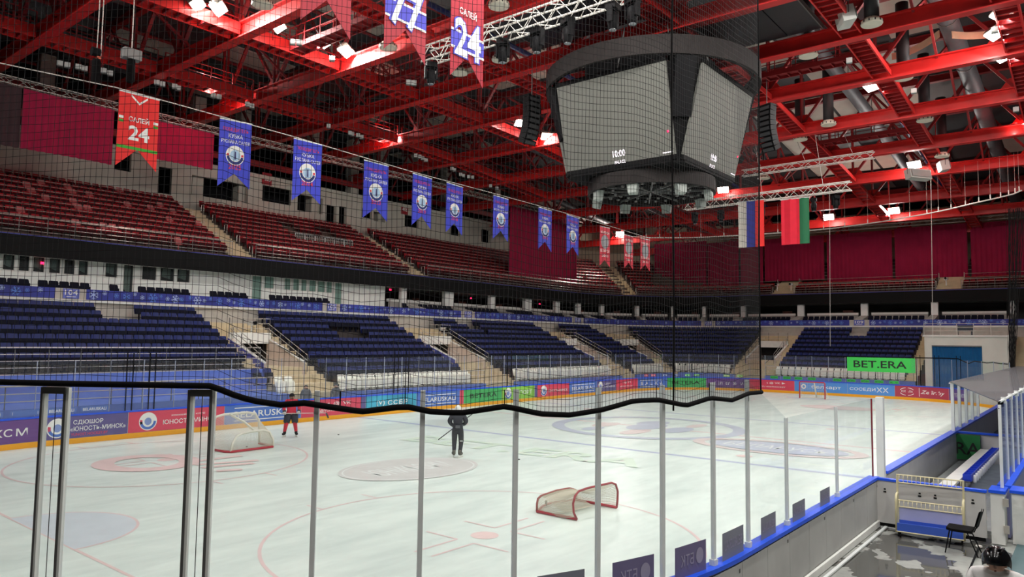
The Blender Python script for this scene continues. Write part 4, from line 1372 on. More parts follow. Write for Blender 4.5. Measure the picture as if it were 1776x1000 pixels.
# ================================================================ lattice trusses
def truss(label, a, b, w=.4, h=.4, step=.5, r=.026, m=WTRUSS, name='lattice_truss', cat='truss'):
    t = thing(name, label, cat)
    a, b = Vector(a), Vector(b)
    d_ = (b - a); L = d_.length; d_.normalize()
    x_ = d_.cross(Vector((0, 0, 1))).normalized()
    z_ = Vector((0, 0, 1))
    cs = [x_ * (w / 2) + z_ * (h / 2), x_ * (-w / 2) + z_ * (h / 2), x_ * (-w / 2) - z_ * (h / 2), x_ * (w / 2) - z_ * (h / 2)]
    for c_ in cs:
        MB().tube([a + c_, b + c_], r, 6).build('chord', m, t)
    n = max(2, int(L / step))
    for k in range(4):
        mb = MB()
        pts = []
        for i in range(n + 1):
            c_ = cs[k] if i % 2 == 0 else cs[(k + 1) % 4]
            pts.append(a + d_ * (L * i / n) + c_)
        mb.tube(pts, r * .6, 4, cap=False)
        mb.build('lacing', m, t)
    return t
GT_ = mat('grey_truss', (196, 190, 182), .5, 0, .06)
truss('long grey lattice truss carrying the side curtains', (-14, TY, TZ), (66, TY, TZ), .35, .4, .55, m=GT_)
truss('grey lattice truss carrying the end curtains', (EX, 22, ex_(1200, 418)[2] + .1), (EX, -26, ex_(1700, 382)[2] + .1), .35, .35, .6, m=GT_)

# ================================================================ white portal with blue folding gate
PX = 64.0
def pxx(px, py): return at_x(px, py, PX)
po = thing('gate_portal', 'white block portal with a large blue corrugated gate under a railed platform', 'portal')
tag(po, kind='structure')
y0, y1 = pxx(1603, 585)[1], pxx(1750, 585)[1]
zt = pxx(1660, 584)[2]
gy0, gy1 = pxx(1616, 600)[1], pxx(1703, 600)[1]
gz = pxx(1660, 599)[2]
PW = mat('portal_white', (222, 222, 212), .7, 0, .05, 1)
MB().bx(PX, PX + .4, gy0, y0, 0, zt).bx(PX, PX + .4, y1, gy1, 0, zt).bx(PX, PX + .4, gy1, gy0, gz, zt).build('portal_frame', PW, po)
MB().bx(PX - .1, 73, y1 - .1, y0 + .1, zt, zt + .15).build('platform', WHITE, po)
MB().bx(PX + .4, 72, y0 - .15, y0, 0, zt).bx(PX + .4, 72, y1, y1 + .15, 0, zt).build('portal_side', PW, po)
GB = mat('blue_gate_metal', (30, 104, 160), .4, .2, .12, .8)
n = 14
for k in range(n):
    ya, yb = gy0 + (gy1 - gy0) * k / n, gy0 + (gy1 - gy0) * (k + 1) / n
    MB().add([(PX + .2, ya, 0), (PX + .12, (ya + yb) / 2, 0), (PX + .2, yb, 0), (PX + .24, yb, 0), (PX + .24, ya, 0), (PX + .2, ya, gz), (PX + .12, (ya + yb) / 2, gz), (PX + .2, yb, gz), (PX + .24, yb, gz), (PX + .24, ya, gz)],
             [(0, 1, 6, 5), (1, 2, 7, 6), (2, 3, 8, 7), (3, 4, 9, 8), (4, 0, 5, 9)]).build('gate_slat', GB, po)
MB().bx(PX - .03, PX + .3, gy1, gy0, gz - .08, gz + .02).build('gate_header', GREY, po)
for z in (.35, .65, .95):
    MB().tube([(PX, y0, zt + .15 + z), (PX, y1, zt + .15 + z)], .025, 6).build('platform_rail', STEEL, po)
for k in range(6):
    y_ = y0 + (y1 - y0) * k / 5
    MB().cyl((PX, y_, zt + .15), (PX, y_, zt + 1.1), .025, 6).build('platform_post', STEEL, po)
bq = tag(MB().bx(PX + 2.0, PX + 2.5, pxx(1682, 570)[1], pxx(1653, 570)[1], zt + .5, zt + .58).bx(PX + 2.4, PX + 2.5, pxx(1682, 570)[1], pxx(1653, 570)[1], zt + .58, zt + 1.0).bx(PX + 2.05, PX + 2.45, pxx(1680, 570)[1], pxx(1679, 570)[1] + .05, zt + .15, zt + .5).bx(PX + 2.05, PX + 2.45, pxx(1655, 570)[1], pxx(1656, 570)[1] + .05, zt + .15, zt + .5).build('bench', mat('slate_bench', (60, 70, 80), .5, 0, .1)), 'slate grey bench on the platform over the blue gate', 'bench')
# cameras on the upper platforms and entrances
def broadcast_cam(P_, rz, label):
    t = thing('camera_unit', label, 'camera', P_, rz, 'remote cameras in the stands')
    MB().box((0, 0, .3), (.3, .5, .24)).build('camera_body', WHITE, t)
    MB().tube([(0, -.25, .32), (0, -.45, .32)], [.09, .11], 10).build('lens', BLACK, t)
    MB().tube([(0, 0, -.35), (0, 0, .2)], .05, 8).build('mount', WHITE, t)
for px, py, d_, z_ in ((1348, 505, 14.75, 10.1), (1372, 505, 14.75, 10.1), (1641, 494, 14.75, 10.1), (436, 562, 9.4, 4.5), (770, 568, 9.4, 4.5)):
    u_ = u_at(px, d_, z_)
    p_, n_ = bowl(u_, d_)
    broadcast_cam((p_[0], p_[1], z_ + .1), math.atan2(-n_[0], n_[1]), 'small white remote camera on a stand railing')

# outer walls and roof shell
SH = mat('shell_grey', (74, 74, 76), .9, 0, .2, .5)
struct('wall_far', MB().bx(-40, 110, 59, 60, 0, 27), SH, 'dark grey outer wall behind the side stand', 'wall')
struct('wall_end', MB().bx(109, 110, -45, 60, 0, 27), SH, 'dark grey outer wall behind the end stand', 'wall')
struct('wall_near', MB().bx(-40, 110, -45, -44, 0, 27), SH, 'dark grey outer wall behind the near side', 'wall')
struct('wall_back', MB().bx(-40, -39, -44, 59, 0, 27), SH, 'dark grey outer wall behind the near end', 'wall')
# ================================================================ roof
RT = [(-11.4, 19.3), (-5.3, 19.3), (.8, 19.3), (6.9, 19.3), (13.0, 19.3), (19.05, 19.3), (25.15, 19.3), (31.3, 19.3), (37.6, 19.1), (44.1, 18.6), (50.6, 18.1), (57.1, 17.5), (63.6, 16.8), (70.2, 16.2), (77, 15.6)]
def zc(x): return float(np.interp(x, [r_[0] for r_ in RT], [r_[1] for r_ in RT]))
def at_roof(px, py, dz=0.0):
    P_ = at_z(px, py, 19.3 + dz)
    for _ in range(12):
        P_ = at_z(px, py, zc(P_[0]) + dz)
    return P_
TD = 4.4
mb = MB()
xs_r = [-40, -11.4] + [r_[0] for r_ in RT[1:]] + [110]
P = [[(x, y, zc(x) + TD + .5) for x in xs_r] for y in (-45, 60)]
Q = [[(x, y, zc(x) + TD + .9) for x in xs_r] for y in (60, -45)]
mb.grid(P); mb.grid(Q)
ceil = struct('ceiling', mb, mat('roof_deck', (62, 62, 64), .85, 0, .2, .4), 'dark roof deck with pale panels above the red trusses', 'ceiling')
PALEP = [mat('pale_roof_panel', (196, 190, 178), .8, 0, .08, 1), mat('grey_roof_panel', (112, 112, 112), .8, 0, .1, 1)]
for k in range(1, len(RT) - 1):
    (x0, z0), (x1, z1) = RT[k], RT[k + 1]
    pm2 = [MB().beam((x0 + .3, 0, z0 + TD + .45), (x1 - .3, 0, z1 + TD + .45), 2.75, .08).mesh('roof_panel', m_) for m_ in PALEP]
    for y in range(-33, 42, 3):
        q = random.random()
        if q < .5: link('roof_panel', pm2[0 if q < .28 else 1], ceil, (0, y, 0))
# purlins under the deck
for y in range(-36, 44, 6):
    MB().tube([(x, y + 1.5, zc(x) + TD + .33) for x in xs_r[1:-1]], .12, 4).build('purlin', DRED, ceil)
# -------- main trusses, shared meshes
Y0T, Y1T = -34.0, 38.0
bot = MB().ibeam((0, Y0T, 0), (0, Y1T, 0), .52, .8, .07).mesh('bottom_chord', RED)
top_ = MB().ibeam((0, Y0T, TD), (0, Y1T, TD), .38, .45, .05).mesh('top_chord', DRED)
NODE = 6.0
vert = MB().beam((-.13, 0, .25), (-.13, 0, TD - .2), .1, .16).beam((.13, 0, .25), (.13, 0, TD - .2), .1, .16).mesh('truss_post', DRED)
dia1 = MB().beam((0, 0, .3), (0, NODE / 2, TD - .25), .16, .2, (1, 0, 0)).mesh('truss_diagonal', DRED)
dia2 = MB().beam((0, 0, TD - .25), (0, NODE / 2, .3), .16, .2, (1, 0, 0)).mesh('truss_diagonal_b', DRED)
gus = MB().prism([(-.04, -.9, .26), (-.04, .9, .26), (-.04, .35, 1.0), (-.04, -.35, 1.0)], (.08, 0, 0)).mesh('gusset_plate', RED)
bolts = MB()
for i in range(12):
    for s_ in (-.12, .12):
        bolts.box((s_, i * .1 - .6, -.29), (.04, .04, .03))
bolts = bolts.mesh('bolt_rows', RED)
TRN = ['first', 'second', 'third', 'fourth', 'fifth', 'sixth', 'seventh', 'eighth', 'ninth', 'tenth', 'eleventh', 'twelfth', 'thirteenth', 'fourteenth', 'fifteenth']
for k, (x, z) in enumerate(RT):
    t = thing('roof_truss', 'red steel roof truss spanning across the rink, %s from the near end' % TRN[k], 'truss', (x, 0, z))
    tag(t, kind='structure')
    link('bottom_chord', bot, t)
    link('top_chord', top_, t)
    y = Y0T + 2
    j = 0
    while y < Y1T - 1:
        link('truss_post', vert, t, (0, y, 0))
        link('gusset_plate', gus, t, (0, y, 0))
        link('truss_diagonal', dia1, t, (0, y, 0))
        link('truss_diagonal', dia2, t, (0, y + NODE / 2, 0))
        y += NODE
    for yb in (-14, 9, 20):
        link('bolt_rows', bolts, t, (0, yb, 0))
# bracing between trusses
for k in range(1, len(RT) - 1):
    (x0, z0), (x1, z1) = RT[k], RT[k + 1]
    t = thing('cross_bracing', 'red cross bracing bars between the %s and %s trusses' % (TRN[k], TRN[k + 1]), 'bracing')
    tag(t, kind='structure')
    for y in (-20, -11, 4, 20.5):
        MB().beam((x0, y, z0 + .3), (x1, y + .0, z1 + TD - .3), .12, .12).build('bracing_bar', DRED, t)
        MB().beam((x0, y, z0 + TD - .3), (x1, y + .0, z1 + .3), .12, .12).build('bracing_bar', DRED, t)
# -------- catwalks along the rink
CW = [(24.6, 1, -5, 50), (15.9, 1, -5, 70), (8.4, 0, 0, 50), (-1.8, 0, 25, 70), (-8.35, 0, 13, 77), (-14.5, 0, 25, 77)]
cwl = ['above the side curtains', 'above the hanging blue pennants', 'left of the score cube', 'right of the score cube', 'lined with round air diffusers', 'farthest towards the players bench']
rungM = MB().box((0, 0, -.13), (.07, .86, .16)).mesh('rung', DRED)
for (y, hand, xa, xb), lb in zip(CW, cwl):
    t = thing('catwalk', 'red ladder-like catwalk under the roof ' + lb, 'catwalk')
    tag(t, kind='structure')
    for k in range(len(RT) - 1):
        (x0, z0), (x1, z1) = RT[k], RT[k + 1]
        if x1 <= xa or x0 >= xb: continue
        x0, x1 = x0 + .22, x1 - .22
        for s_ in (-.45, .45):
            MB().beam((x0, y + s_, z0 - .1), (x1, y + s_, z1 - .1), .07, .3).build('side_beam', RED, t)
        MB().beam((x0, y, z0 - .02), (x1, y, z1 - .02), .84, .03).build('deck_plate', RED, t)
        n = int((x1 - x0) / (.55 if x0 < 50 else 1.0))
        for j in range(1, n):
            f = j / n
            link('rung', rungM, t, (x0 + (x1 - x0) * f, y, z0 + (z1 - z0) * f))
        if hand:
            for s_ in (-.45, .45):
                for h in (.55, 1.1):
                    MB().beam((x0, y + s_, z0 + h), (x1, y + s_, z1 + h), .04, .05).build('hand_rail', DRED, t)
                for j in range(5):
                    f = j / 4
                    MB().beam((x0 + (x1 - x0) * f, y + s_, z0 + (z1 - z0) * f), (x0 + (x1 - x0) * f, y + s_, z0 + (z1 - z0) * f + 1.1), .06, .06).build('rail_post', DRED, t)
                MB().beam((x0, y + s_, z0 + .22), (x1, y + s_, z1 + .22), .03, .34).build('toe_board', RED, t)
# cross catwalks between two trusses
for k, (x, ya, yb, lb) in enumerate(((34.4, -8.0, -2.2, 'over the right side of the score cube'), (16.0, 8.8, 15.4, 'beside the hanging red pennants'), (22.1, 8.8, 15.4, 'near the white lattice truss'), (47.3, -8.0, -2.2, 'over the flag truss'))):
    t = thing('cross_catwalk', 'short red railed catwalk running across ' + lb, 'catwalk')
    tag(t, kind='structure')
    z = zc(x)
    for s_ in (-.4, .4):
        MB().beam((x + s_, ya, z - .05), (x + s_, yb, z - .05), .06, .26).build('side_beam', DRED, t)
        for h in (.5, 1.0):
            MB().beam((x + s_, ya, z + h), (x + s_, yb, z + h), .04, .04).build('hand_rail', DRED, t)
        for j in range(6):
            y = ya + (yb - ya) * j / 5
            MB().beam((x + s_, y, z), (x + s_, y, z + 1.0), .05, .05).build('rail_post', DRED, t)
    MB().bx(x - .4, x + .4, ya, yb, z - .02, z + .01).build('deck_plate', DRED, t)
    for j in range(10):
        y = ya + (yb - ya) * (j + .5) / 10
        MB().bx(x - .38, x + .38, y - .03, y + .03, z - .16, z - .02).build('rung', DRED, t)
# -------- ventilation drops with round diffusers
DUCTM = mat('dark_duct', (50, 50, 52), .55, .2, .1)
DIFW = mat('diffuser_cream', (222, 216, 198), .5, 0, .06)
dpx = [(1512, 43), (1402, 98), (1567, 137), (1604, 210), (1634, 272), (1735, -10), (865, 12), (797, 128), (673, 84), (455, 10), (1388, 243), (1437, 217), (1325, 310), (868, 105)]
for k, (px, py) in enumerate(dpx):
    P_ = at_roof(px, py, -.3)
    t = thing('air_diffuser', 'round cream air diffuser on a vertical duct under the roof', 'air vent', tuple(P_), 0, 'round air diffusers')
    big = px > 1380 and py < 290
    MB().tube([(0, 0, .1), (0, 0, TD - .1)], .33 if big else .1, 14).build('duct', DUCTM, t, True)
    mbd = MB().lathe([(.05, -.02), (.46, 0), (.48, .04), (.48, .16), (.34, .22), (.33, .3)], 20)
    mbd.build('diffuser_plate', DIFW, t)
    for j in range(12):
        a = j * PI / 6
        MB().box((.485 * math.cos(a), .485 * math.sin(a), .1), (.02, .05, .1), _rot(a, 'Z')).build('vane', DUCTM, t)
# -------- horizontal ducts and pipes
DUCTS = mat('silver_duct', (92, 94, 98), .6, .2, .1)
BPIPE = mat('blue_pipe', (26, 36, 92), .5, 0, .1)
for y, dz, r_, m, lb in ((-11.5, 2.4, .5, DUCTS, 'silver round duct above the players side'), (-4.6, 2.9, .42, DUCTS, 'silver round duct right of the score cube'), (20.4, 2.2, .5, DUCTS, 'silver round duct above the side catwalk'), (-6.0, 3.5, .16, BPIPE, 'dark blue pipe right of the score cube'), (11.0, 3.3, .16, BPIPE, 'dark blue pipe above the pennants'), (28.5, 2.0, .35, DUCTM, 'dark duct above the curtain truss')):
    t = thing('roof_duct', lb, 'duct')
    for k in range(2, len(RT) - 1):
        (x0, z0), (x1, z1) = RT[k], RT[k + 1]
        MB().tube([(x0, y, z0 + dz), (x1, y, z1 + dz)], r_, 12, cap=False).build('duct_section', m, t, True)
        MB().tube([(x0 - .04, y, z0 + dz), (x0 + .04, y, z0 + dz)], r_ * 1.06, 12).build('duct_flange', DALU, t)
        MB().cyl((x0 + 1.5, y, z0 + dz), (x0 + 1.5, y, z0 + TD + .4), .02, 5).build('hanger', DALU, t)
# black acoustic panels near the cube
for k, (x, y, w, l) in enumerate(((22.1, 2.4, 5.0, 6.0), (28.3, -4.6, 5.0, 5.0), (28.3, 2.0, 5.0, 6.0))):
    t = thing('roof_panel', ['black panelled tray above the front of the score cube', 'black panelled tray above the right of the score cube', 'black panelled tray above the score cube'][k], 'panel')
    for j in range(3):
        MB().bx(x - w / 2, x + w / 2, y - l / 2 + l * j / 3 + .03, y - l / 2 + l * (j + 1) / 3 - .03, 19.7, 19.8).build('panel_board', mat('black_panel', (26, 30, 36), .5, 0, .15), t)
    MB().bx(x - w / 2, x + w / 2, y - l / 2 - .06, y - l / 2, 19.62, 19.85).bx(x - w / 2, x + w / 2, y + l / 2, y + l / 2 + .06, 19.62, 19.85).build('panel_frame', DALU, t)
# -------- floodlights
LITM = mat('lit_lamp_face', (255, 255, 250), .5, 0, 0, emit=(255, 250, 240), estr=30)
UNLIT = mat('unlit_lamp_face', (206, 208, 204), .4, 0, .03)
LBODY = mat('lamp_body', (150, 140, 130), .4, .4, .08)
bodyM = MB().box((0, 0, .12), (.62, .4, .12)).box((0, 0, .24), (.4, .26, .12)).mesh('lamp_housing', LBODY)
faceM = MB().box((0, 0, .04), (.56, .34, .04)).mesh('lamp_face', LITM)
yokeM = MB().tube([(-.36, 0, .12), (-.36, 0, .42), (.36, 0, .42), (.36, 0, .12)], .02, 5).mesh('yoke', DALU)
lit = [(345, 10), (383, 18), (485, 48), (565, 75), (603, 92), (355, 148), (660, 236), (905, 215), (950, 238), (1254, 330), (1437, 377), (1550, 366), (1585, 287), (1732, 28), (1723, 62), (1738, 100), (1766, 222), (1512, 152)]
spots = [at_roof(px, py, .25) for px, py in lit]
spots.append(np.array(bp(u_at(1075, 17.5, 12.0), 17.5, 17.0)))
lit.append(None)
# unseen lamps added to the rig for light on the near side
for x in np.arange(-8, 48, 6.1):
    for y in (15.9, -4.0, -15.9, -24.6):
        P_ = np.array([x, y, zc(x) - .45])
        px, py = proj(P_)
        if (P_ - CAM) @ _f < 1 or px < -60 or px > 1840 or py < -60: spots.append(P_)
for k, P_ in enumerate(spots):
    t = thing('floodlight', 'lit floodlight glaring white among the red roof beams', 'floodlight', tuple(P_), 0, 'lit roof floodlights')
    aim = Vector((26 - P_[0], -P_[1], -26)).normalized()
    t.rotation_euler = (-aim).to_track_quat('Z', 'Y').to_euler()
    t.scale = (1.6, 1.6, 1.6) if k < len(lit) else (1, 1, 1)  # lamps in view enlarged, the extra size stands in for glare
    link('lamp_housing', bodyM, t)
    link('lamp_face', faceM, t)
    link('yoke', yokeM, t)
    ld = D.lights.new('flood_beam', 'AREA')
    ld.shape = 'RECTANGLE'
    ld.size, ld.size_y = .9, .6
    ld.energy = FLOOD_POWER
    ld.color = (1.0, .985, .955)
    lo = D.objects.new('flood_beam', ld)
    COL.objects.link(lo)
    lo.parent = t
    lo.location = (0, 0, -.05)
    ld = D.lights.new('flood_spill', 'POINT')
    ld.energy = FLOOD_POWER * (1.3 if k == len(lit) - 1 else (.55 if P_[0] > 52 and k < len(lit) else .16))
    ld.color = (1.0, .93, .84)
    ld.shadow_soft_size = .25
    lo = D.objects.new('flood_spill', ld)
    COL.objects.link(lo)
    lo.parent = t
    lo.location = (0, 0, -.35)
unl = [(104, 109), (117, 112), (136, 115), (147, 118), (180, 122), (191, 126), (272, 142), (282, 145), (303, 149), (309, 152), (370, 165), (380, 167), (429, 180), (437, 183), (508, 72), (519, 73), (576, 101), (570, 218), (607, 230), (611, 232), (621, 234), (627, 237), (709, 142), (718, 143), (721, 269), (728, 271), (733, 274), (739, 277), (784, 292), (788, 294), (799, 302), (804, 304), (813, 306), (820, 307), (851, 322), (862, 326), (1150, 366), (1158, 364), (1473, 104), (1585, 157), (1725, 51), (1762, 189)]
squareM = MB().box((0, 0, 0), (.28, .08, .28)).mesh('lamp_face_square', UNLIT)
sqB = MB().box((0, .09, 0), (.28, .1, .28)).box((0, .1, .22), (.05, .06, .14)).mesh('lamp_back', DALU)
for px, py in unl:
    P_ = at_roof(px, py, -.62)
    t = thing('panel_lamp', 'small unlit square lamp on a red catwalk', 'lamp', tuple(P_), 0, 'unlit square lamps')
    d_ = P_ - CAM
    t.rotation_euler = (-.45, 0, math.atan2(-d_[0], d_[1]))
    link('lamp_face', squareM, t)
    link('lamp_back', sqB, t)

# ================================================================ score cube
SCX, SCY = 26.4, 0.0
sc = thing('score_cube', 'black hanging score cube with grey screens and round rings', 'scoreboard', (SCX, SCY, 0))
ht, hb, zt, zb, wd = 4.0, 3.05, 16.4, 12.45, 2.9
SBK = mat('cube_black', (12, 12, 13), .7, 0, .15, 1, spec=.1)
SBR = mat('cube_ring_dark', (40, 36, 35), .7, 0, .2, 2, spec=.15)
SCR = mat('score_screen', (84, 84, 78), .7, 0, .03, 1, emit=(150, 150, 140), estr=.15)
SCT = mat('screen_white_text', (255, 250, 255), .6, 0, 0, emit=(255, 240, 255), estr=1.0)
# core: chamfered frustum
def oct_(h, w, z): return [(-h, -w, z), (-h, w, z), (-w, h, z), (w, h, z), (h, w, z), (h, -w, z), (w, -h, z), (-w, -h, z)]
A_, B_ = oct_(hb - .05, wd - .1, zb - .1), oct_(ht - .05, wd - .1, zt + .05)
cm = MB().add(A_ + B_, [tuple(range(8))[::-1], tuple(range(8, 16))] + [(i, (i + 1) % 8, 8 + (i + 1) % 8, 8 + i) for i in range(8)])
cm.build('cube_core', SBK, sc)
for k in range(4):
    R_ = _rot(k * PI / 2, 'Z')
    def fp_(u, v, off=0.0, R_=R_):
        # u: -wd..wd along the face (screen left to right), v 0..1 bottom to top; face -x rotated
        h = hb + (ht - hb) * v
        nrm = Vector((-(zt - zb), 0, -(ht - hb))).normalized()
        q = Vector((-h, -u, zb + (zt - zb) * v)) + nrm * off
        return R_ @ q
    scr = thing('screen', None, None)
    scr.parent = sc
    mbs = MB()
    f4 = [fp_(-wd, 0, .0), fp_(wd, 0, .0), fp_(wd, 1, .0), fp_(-wd, 1, .0)]
    b4 = [fp_(-wd, 0, .12), fp_(wd, 0, .12), fp_(wd, 1, .12), fp_(-wd, 1, .12)]
    mbs.add(f4 + b4, [(0, 1, 2, 3), (7, 6, 5, 4), (0, 4, 5, 1), (1, 5, 6, 2), (2, 6, 7, 3), (3, 7, 4, 0)])
    mbs.build('screen_panel', SCR, scr)
    for (u0, v0), (u1, v1) in (((-wd, -.03), (wd, -.03)), ((-wd, 1.02), (wd, 1.02))):
        MB().beam(fp_(u0, v0, .05), fp_(u1, v1, .05), .2, .2).build('screen_frame', SBK, scr)
    mp = lambda u, v: np.array(fp_(-wd + u, v / (zt - zb), .135))
    text('10:00', mp, wd * 2 * .46, .28, .66, .3, SCT, 'clock_digits', scr)
    text('PALACE', mp, wd * 2 * .47, -.02, .56, .14, SCT, 'screen_word', scr)
    shape([(wd * 2 * .9, .1), (wd * 2 * .985, .1), (wd * 2 * .985, .14), (wd * 2 * .9, .14)], mp, SCT, 'screen_line', scr)
    disc(wd * 2 * .96, 1.0, .05, .05, mp, REDL, 'red_dot', scr, 12)
    # speaker column on the chamfer
    c0 = R_ @ Vector((-(hb + wd) / 2 - .1, -(hb + wd) / 2 - .1, 14.1))
    c1 = R_ @ Vector((-(ht + wd) / 2 - .1, -(ht + wd) / 2 - .1, 16.6))
    MB().beam(c0, c1, .9, .5, tuple(R_ @ Vector((-1, -1, 0)))).build('speaker_column', BLACK, sc)
def band(R0, z0, z1, t, n=56):
    return MB().grid([[(r_ * math.cos(2 * PI * i / n), r_ * math.sin(2 * PI * i / n), z) for r_, z in ((R0, z0), (R0, z1), (R0 - t, z1), (R0 - t, z0), (R0, z0))] for i in range(n + 1)])
band(5.3, 16.6, 17.45, .14).build('upper_ring', SBR, sc, False)
band(3.15, 11.42, 12.05, .12).build('lower_ring', SBR, sc)
for R0, zz, nn in ((4.95, 16.75, 20), (4.95, 17.25, 20)):
    MB().tube([(R0 * math.cos(2 * PI * i / 40), R0 * math.sin(2 * PI * i / 40), zz) for i in range(40)], .05, 6, closed=True).build('ring_truss_tube', BLACK, sc)
mbx = MB()
for i in range(40):
    a, b = 2 * PI * i / 40, 2 * PI * (i + 1) / 40
    mbx.tube([(4.95 * math.cos(a), 4.95 * math.sin(a), 16.75 if i % 2 else 17.25), (4.95 * math.cos(b), 4.95 * math.sin(b), 17.25 if i % 2 else 16.75)], .025, 4)
mbx.build('ring_truss_lacing', BLACK, sc)
MB().prism(oct_(hb + .1, wd - .2, zb - .35), (0, 0, .22)).build('under_slab', SBK, sc)
for k in range(6):
    a = k * PI / 6
    MB().beam((-3.05 * math.cos(a), -3.05 * math.sin(a), 11.62), (3.05 * math.cos(a), 3.05 * math.sin(a), 11.62), .07, .09).build('spoke', DALU, sc)
for R0 in (1.0, 1.9, 2.7):
    MB().tube([(R0 * math.cos(2 * PI * i / 32), R0 * math.sin(2 * PI * i / 32), 11.72) for i in range(32)], .06, 5, closed=True).build('lamp_ring', BLACK, sc)
    for i in range(int(R0 * 12)):
        a = 2 * PI * i / int(R0 * 12)
        MB().box((R0 * math.cos(a), R0 * math.sin(a), 11.63), (.12, .12, .08), _rot(a, 'Z')).build('ring_lamp', GREY, sc)
for k in range(8):
    a = k * PI / 4 + .2
    q = Vector((2.85 * math.cos(a), 2.85 * math.sin(a), 11.2))
    R_ = _rot(a, 'Z')
    mbl = MB()
    pts8 = [(-.2, -.26, .22), (.16, -.26, .22), (.16, .26, .22), (-.2, .26, .22), (-.12, -.2, -.26), (.2, -.2, -.2), (.2, .2, -.2), (-.12, .2, -.26)]
    mbl.add([tuple(R_ @ Vector(p_) + q) for p_ in pts8], [(0, 1, 2, 3), (7, 6, 5, 4), (0, 4, 5, 1), (1, 5, 6, 2), (2, 6, 7, 3), (3, 7, 4, 0)])
    mbl.build('hanging_speaker', mat('pale_speaker', (150, 156, 150), .6, 0, .05), sc)
    MB().cyl(q + Vector((0, 0, .2)), q + Vector((0, 0, .45)), .03, 6).build('speaker_hook', DALU, sc)
for k in range(8):
    a = k * PI / 4
    MB().cyl((3.4 * math.cos(a), 3.4 * math.sin(a), 16.5), (2.6 * math.cos(a), 2.6 * math.sin(a), 19.2), .03, 6).build('hoist_cable', DALU, sc)
MB().bx(-2.4, 2.4, -2.4, 2.4, 17.3, 18.4).build('upper_housing', SBK, sc)

# ================================================================ line arrays
def line_array(P_, rz, n, label):
    t = thing('line_array', label, 'speaker', P_, rz)
    y, z, ang = 0.0, 0.0, -.12
    MB().box((0, 0, .2), (.9, .5, .1)).build('flying_frame', BLACK, t)
    MB().cyl((0, 0, .25), (0, 0, 3.6), .02, 6).build('hoist_chain', DALU, t)
    for k in range(n):
        R_ = _rot(ang, 'X')
        c_ = Vector((0, y, z))
        c = MB().box(c_, (.9, .5, .26), R_).build('cabinet', BLACK, t)
        MB().box(c_ + R_ @ Vector((0, -.26, 0)), (.7, .02, .18), R_).build('grille', mat('speaker_grille', (52, 52, 54), .7, 0, .1), c)
        z -= .28 * math.cos(ang)
        y += .28 * math.sin(-ang) * -1
        ang += .075
    return t
d_ = at_x(922, 175, 25.0)
line_array(tuple(d_), math.atan2(-(26 - CAM[0]), 24 - CAM[1]) + .5, 9, 'curved black line array of speakers left of the score cube')
d_ = at_x(1330, 190, 34.5)
line_array(tuple(d_), -1.9, 9, 'curved black line array of speakers right of the score cube')
# white box loudspeakers
for k, (px, py, rz, lb) in enumerate(((1466, 30, .5, 'large pale wedge loudspeaker hung on the catwalk'), (1592, 303, -.6, 'long pale loudspeaker hung low beside the ladder catwalk'), (1636, 288, .4, 'small pale loudspeaker beside a round diffuser'))):
    P_ = at_roof(px, py, (-.2, -1.3, -.6)[k])
    t = thing('loudspeaker', lb, 'speaker', tuple(P_), rz)
    w = (1.1, 1.9, 1.0)[k]
    MB().prism([(-w / 2, -.3, -.3), (w / 2, -.3, -.3), (w / 2, .3, -.1), (w / 2, .3, .4), (-w / 2, .3, .4), (-w / 2, .3, -.1)][:0] or [(-w / 2, -.35, -.3), (-w / 2, .2, -.4), (-w / 2, .35, .3), (-w / 2, -.2, .4)], (w, 0, 0)).build('cabinet', mat('pale_speaker_grey', (184, 186, 180), .6, 0, .06), t)
    MB().box((0, -.34, .05), (w * .9, .02, .5), _rot(-.2, 'X')).build('grille', mat('speaker_grille_pale', (150, 152, 148), .7, 0, .06), t)
    MB().tube([(-w / 2, 0, 0), (-w / 2, 0, .7), (w / 2, 0, .7), (w / 2, 0, 0)], .025, 6).build('bracket', DALU, t)

# ================================================================ pennants on the side cable
CABY = 12.0
zr = [at_y(px, py, CABY) for px, py in ((-30, 103), (203, 152), (510, 237), (716, 298), (856, 335), (983, 370), (1058, 392), (1127, 413))]
cb = thing('pennant_cable', 'thin pale cable carrying the row of pennants above the far boards', 'cable')
MB().tube([tuple(q) for q in zr], .02, 6).build('cable_rope', GT_, cb)
PBL = mat('pennant_blue', (62, 70, 196), .7, 0, .06, 1)
PRD = mat('pennant_red', (224, 40, 38), .7, 0, .06, 1)
PCR = mat('pennant_crimson', (206, 40, 62), .7, 0, .08, 1)
def pennant(label, xa, xb, y, zta, ztb, h, notch, m, name='pennant', cat='pennant'):
    zta, ztb = zta - .07, ztb - .07
    t = thing(name, label, cat)
    n = 12
    w = xb - xa
    def q(f, v, off=0.0):
        # f 0..1 across, v metres down from the top
        x = xa + w * f
        zt_ = zta + (ztb - zta) * f
        return np.array([x, y + .006 * math.sin(f * 6 + v) * min(1, v) - off, zt_ - v])
    rows = []
    for i in range(n + 1):
        f = i / n
        hh = h - notch * (1 - abs(2 * f - 1))
        rows.append([q(f, hh * j / 6) for j in range(7)])
    mb = MB().grid([[tuple(p_) for p_ in r_] for r_ in rows])
    mb.grid([[tuple(p_ + np.array([0, .012, 0])) for p_ in r_][::-1] for r_ in rows])
    edge = [r_[-1] for r_ in rows]
    mb.grid([[tuple(e), tuple(e + np.array([0, .012, 0]))] for e in edge])
    mb.build('cloth', m, t)
    MB().tube([tuple(q(0, 0)), tuple(q(1, 0))], .03, 6).build('top_pole', ALU, t)
    # map: u metres from left, v metres up from the bottom edge line
    return t, (lambda u, v, o=.014: q(u / w, h - v, o)), w
years = ['2025', '2024', '2023', '2019', '2018', '2017', '2016', '2015']
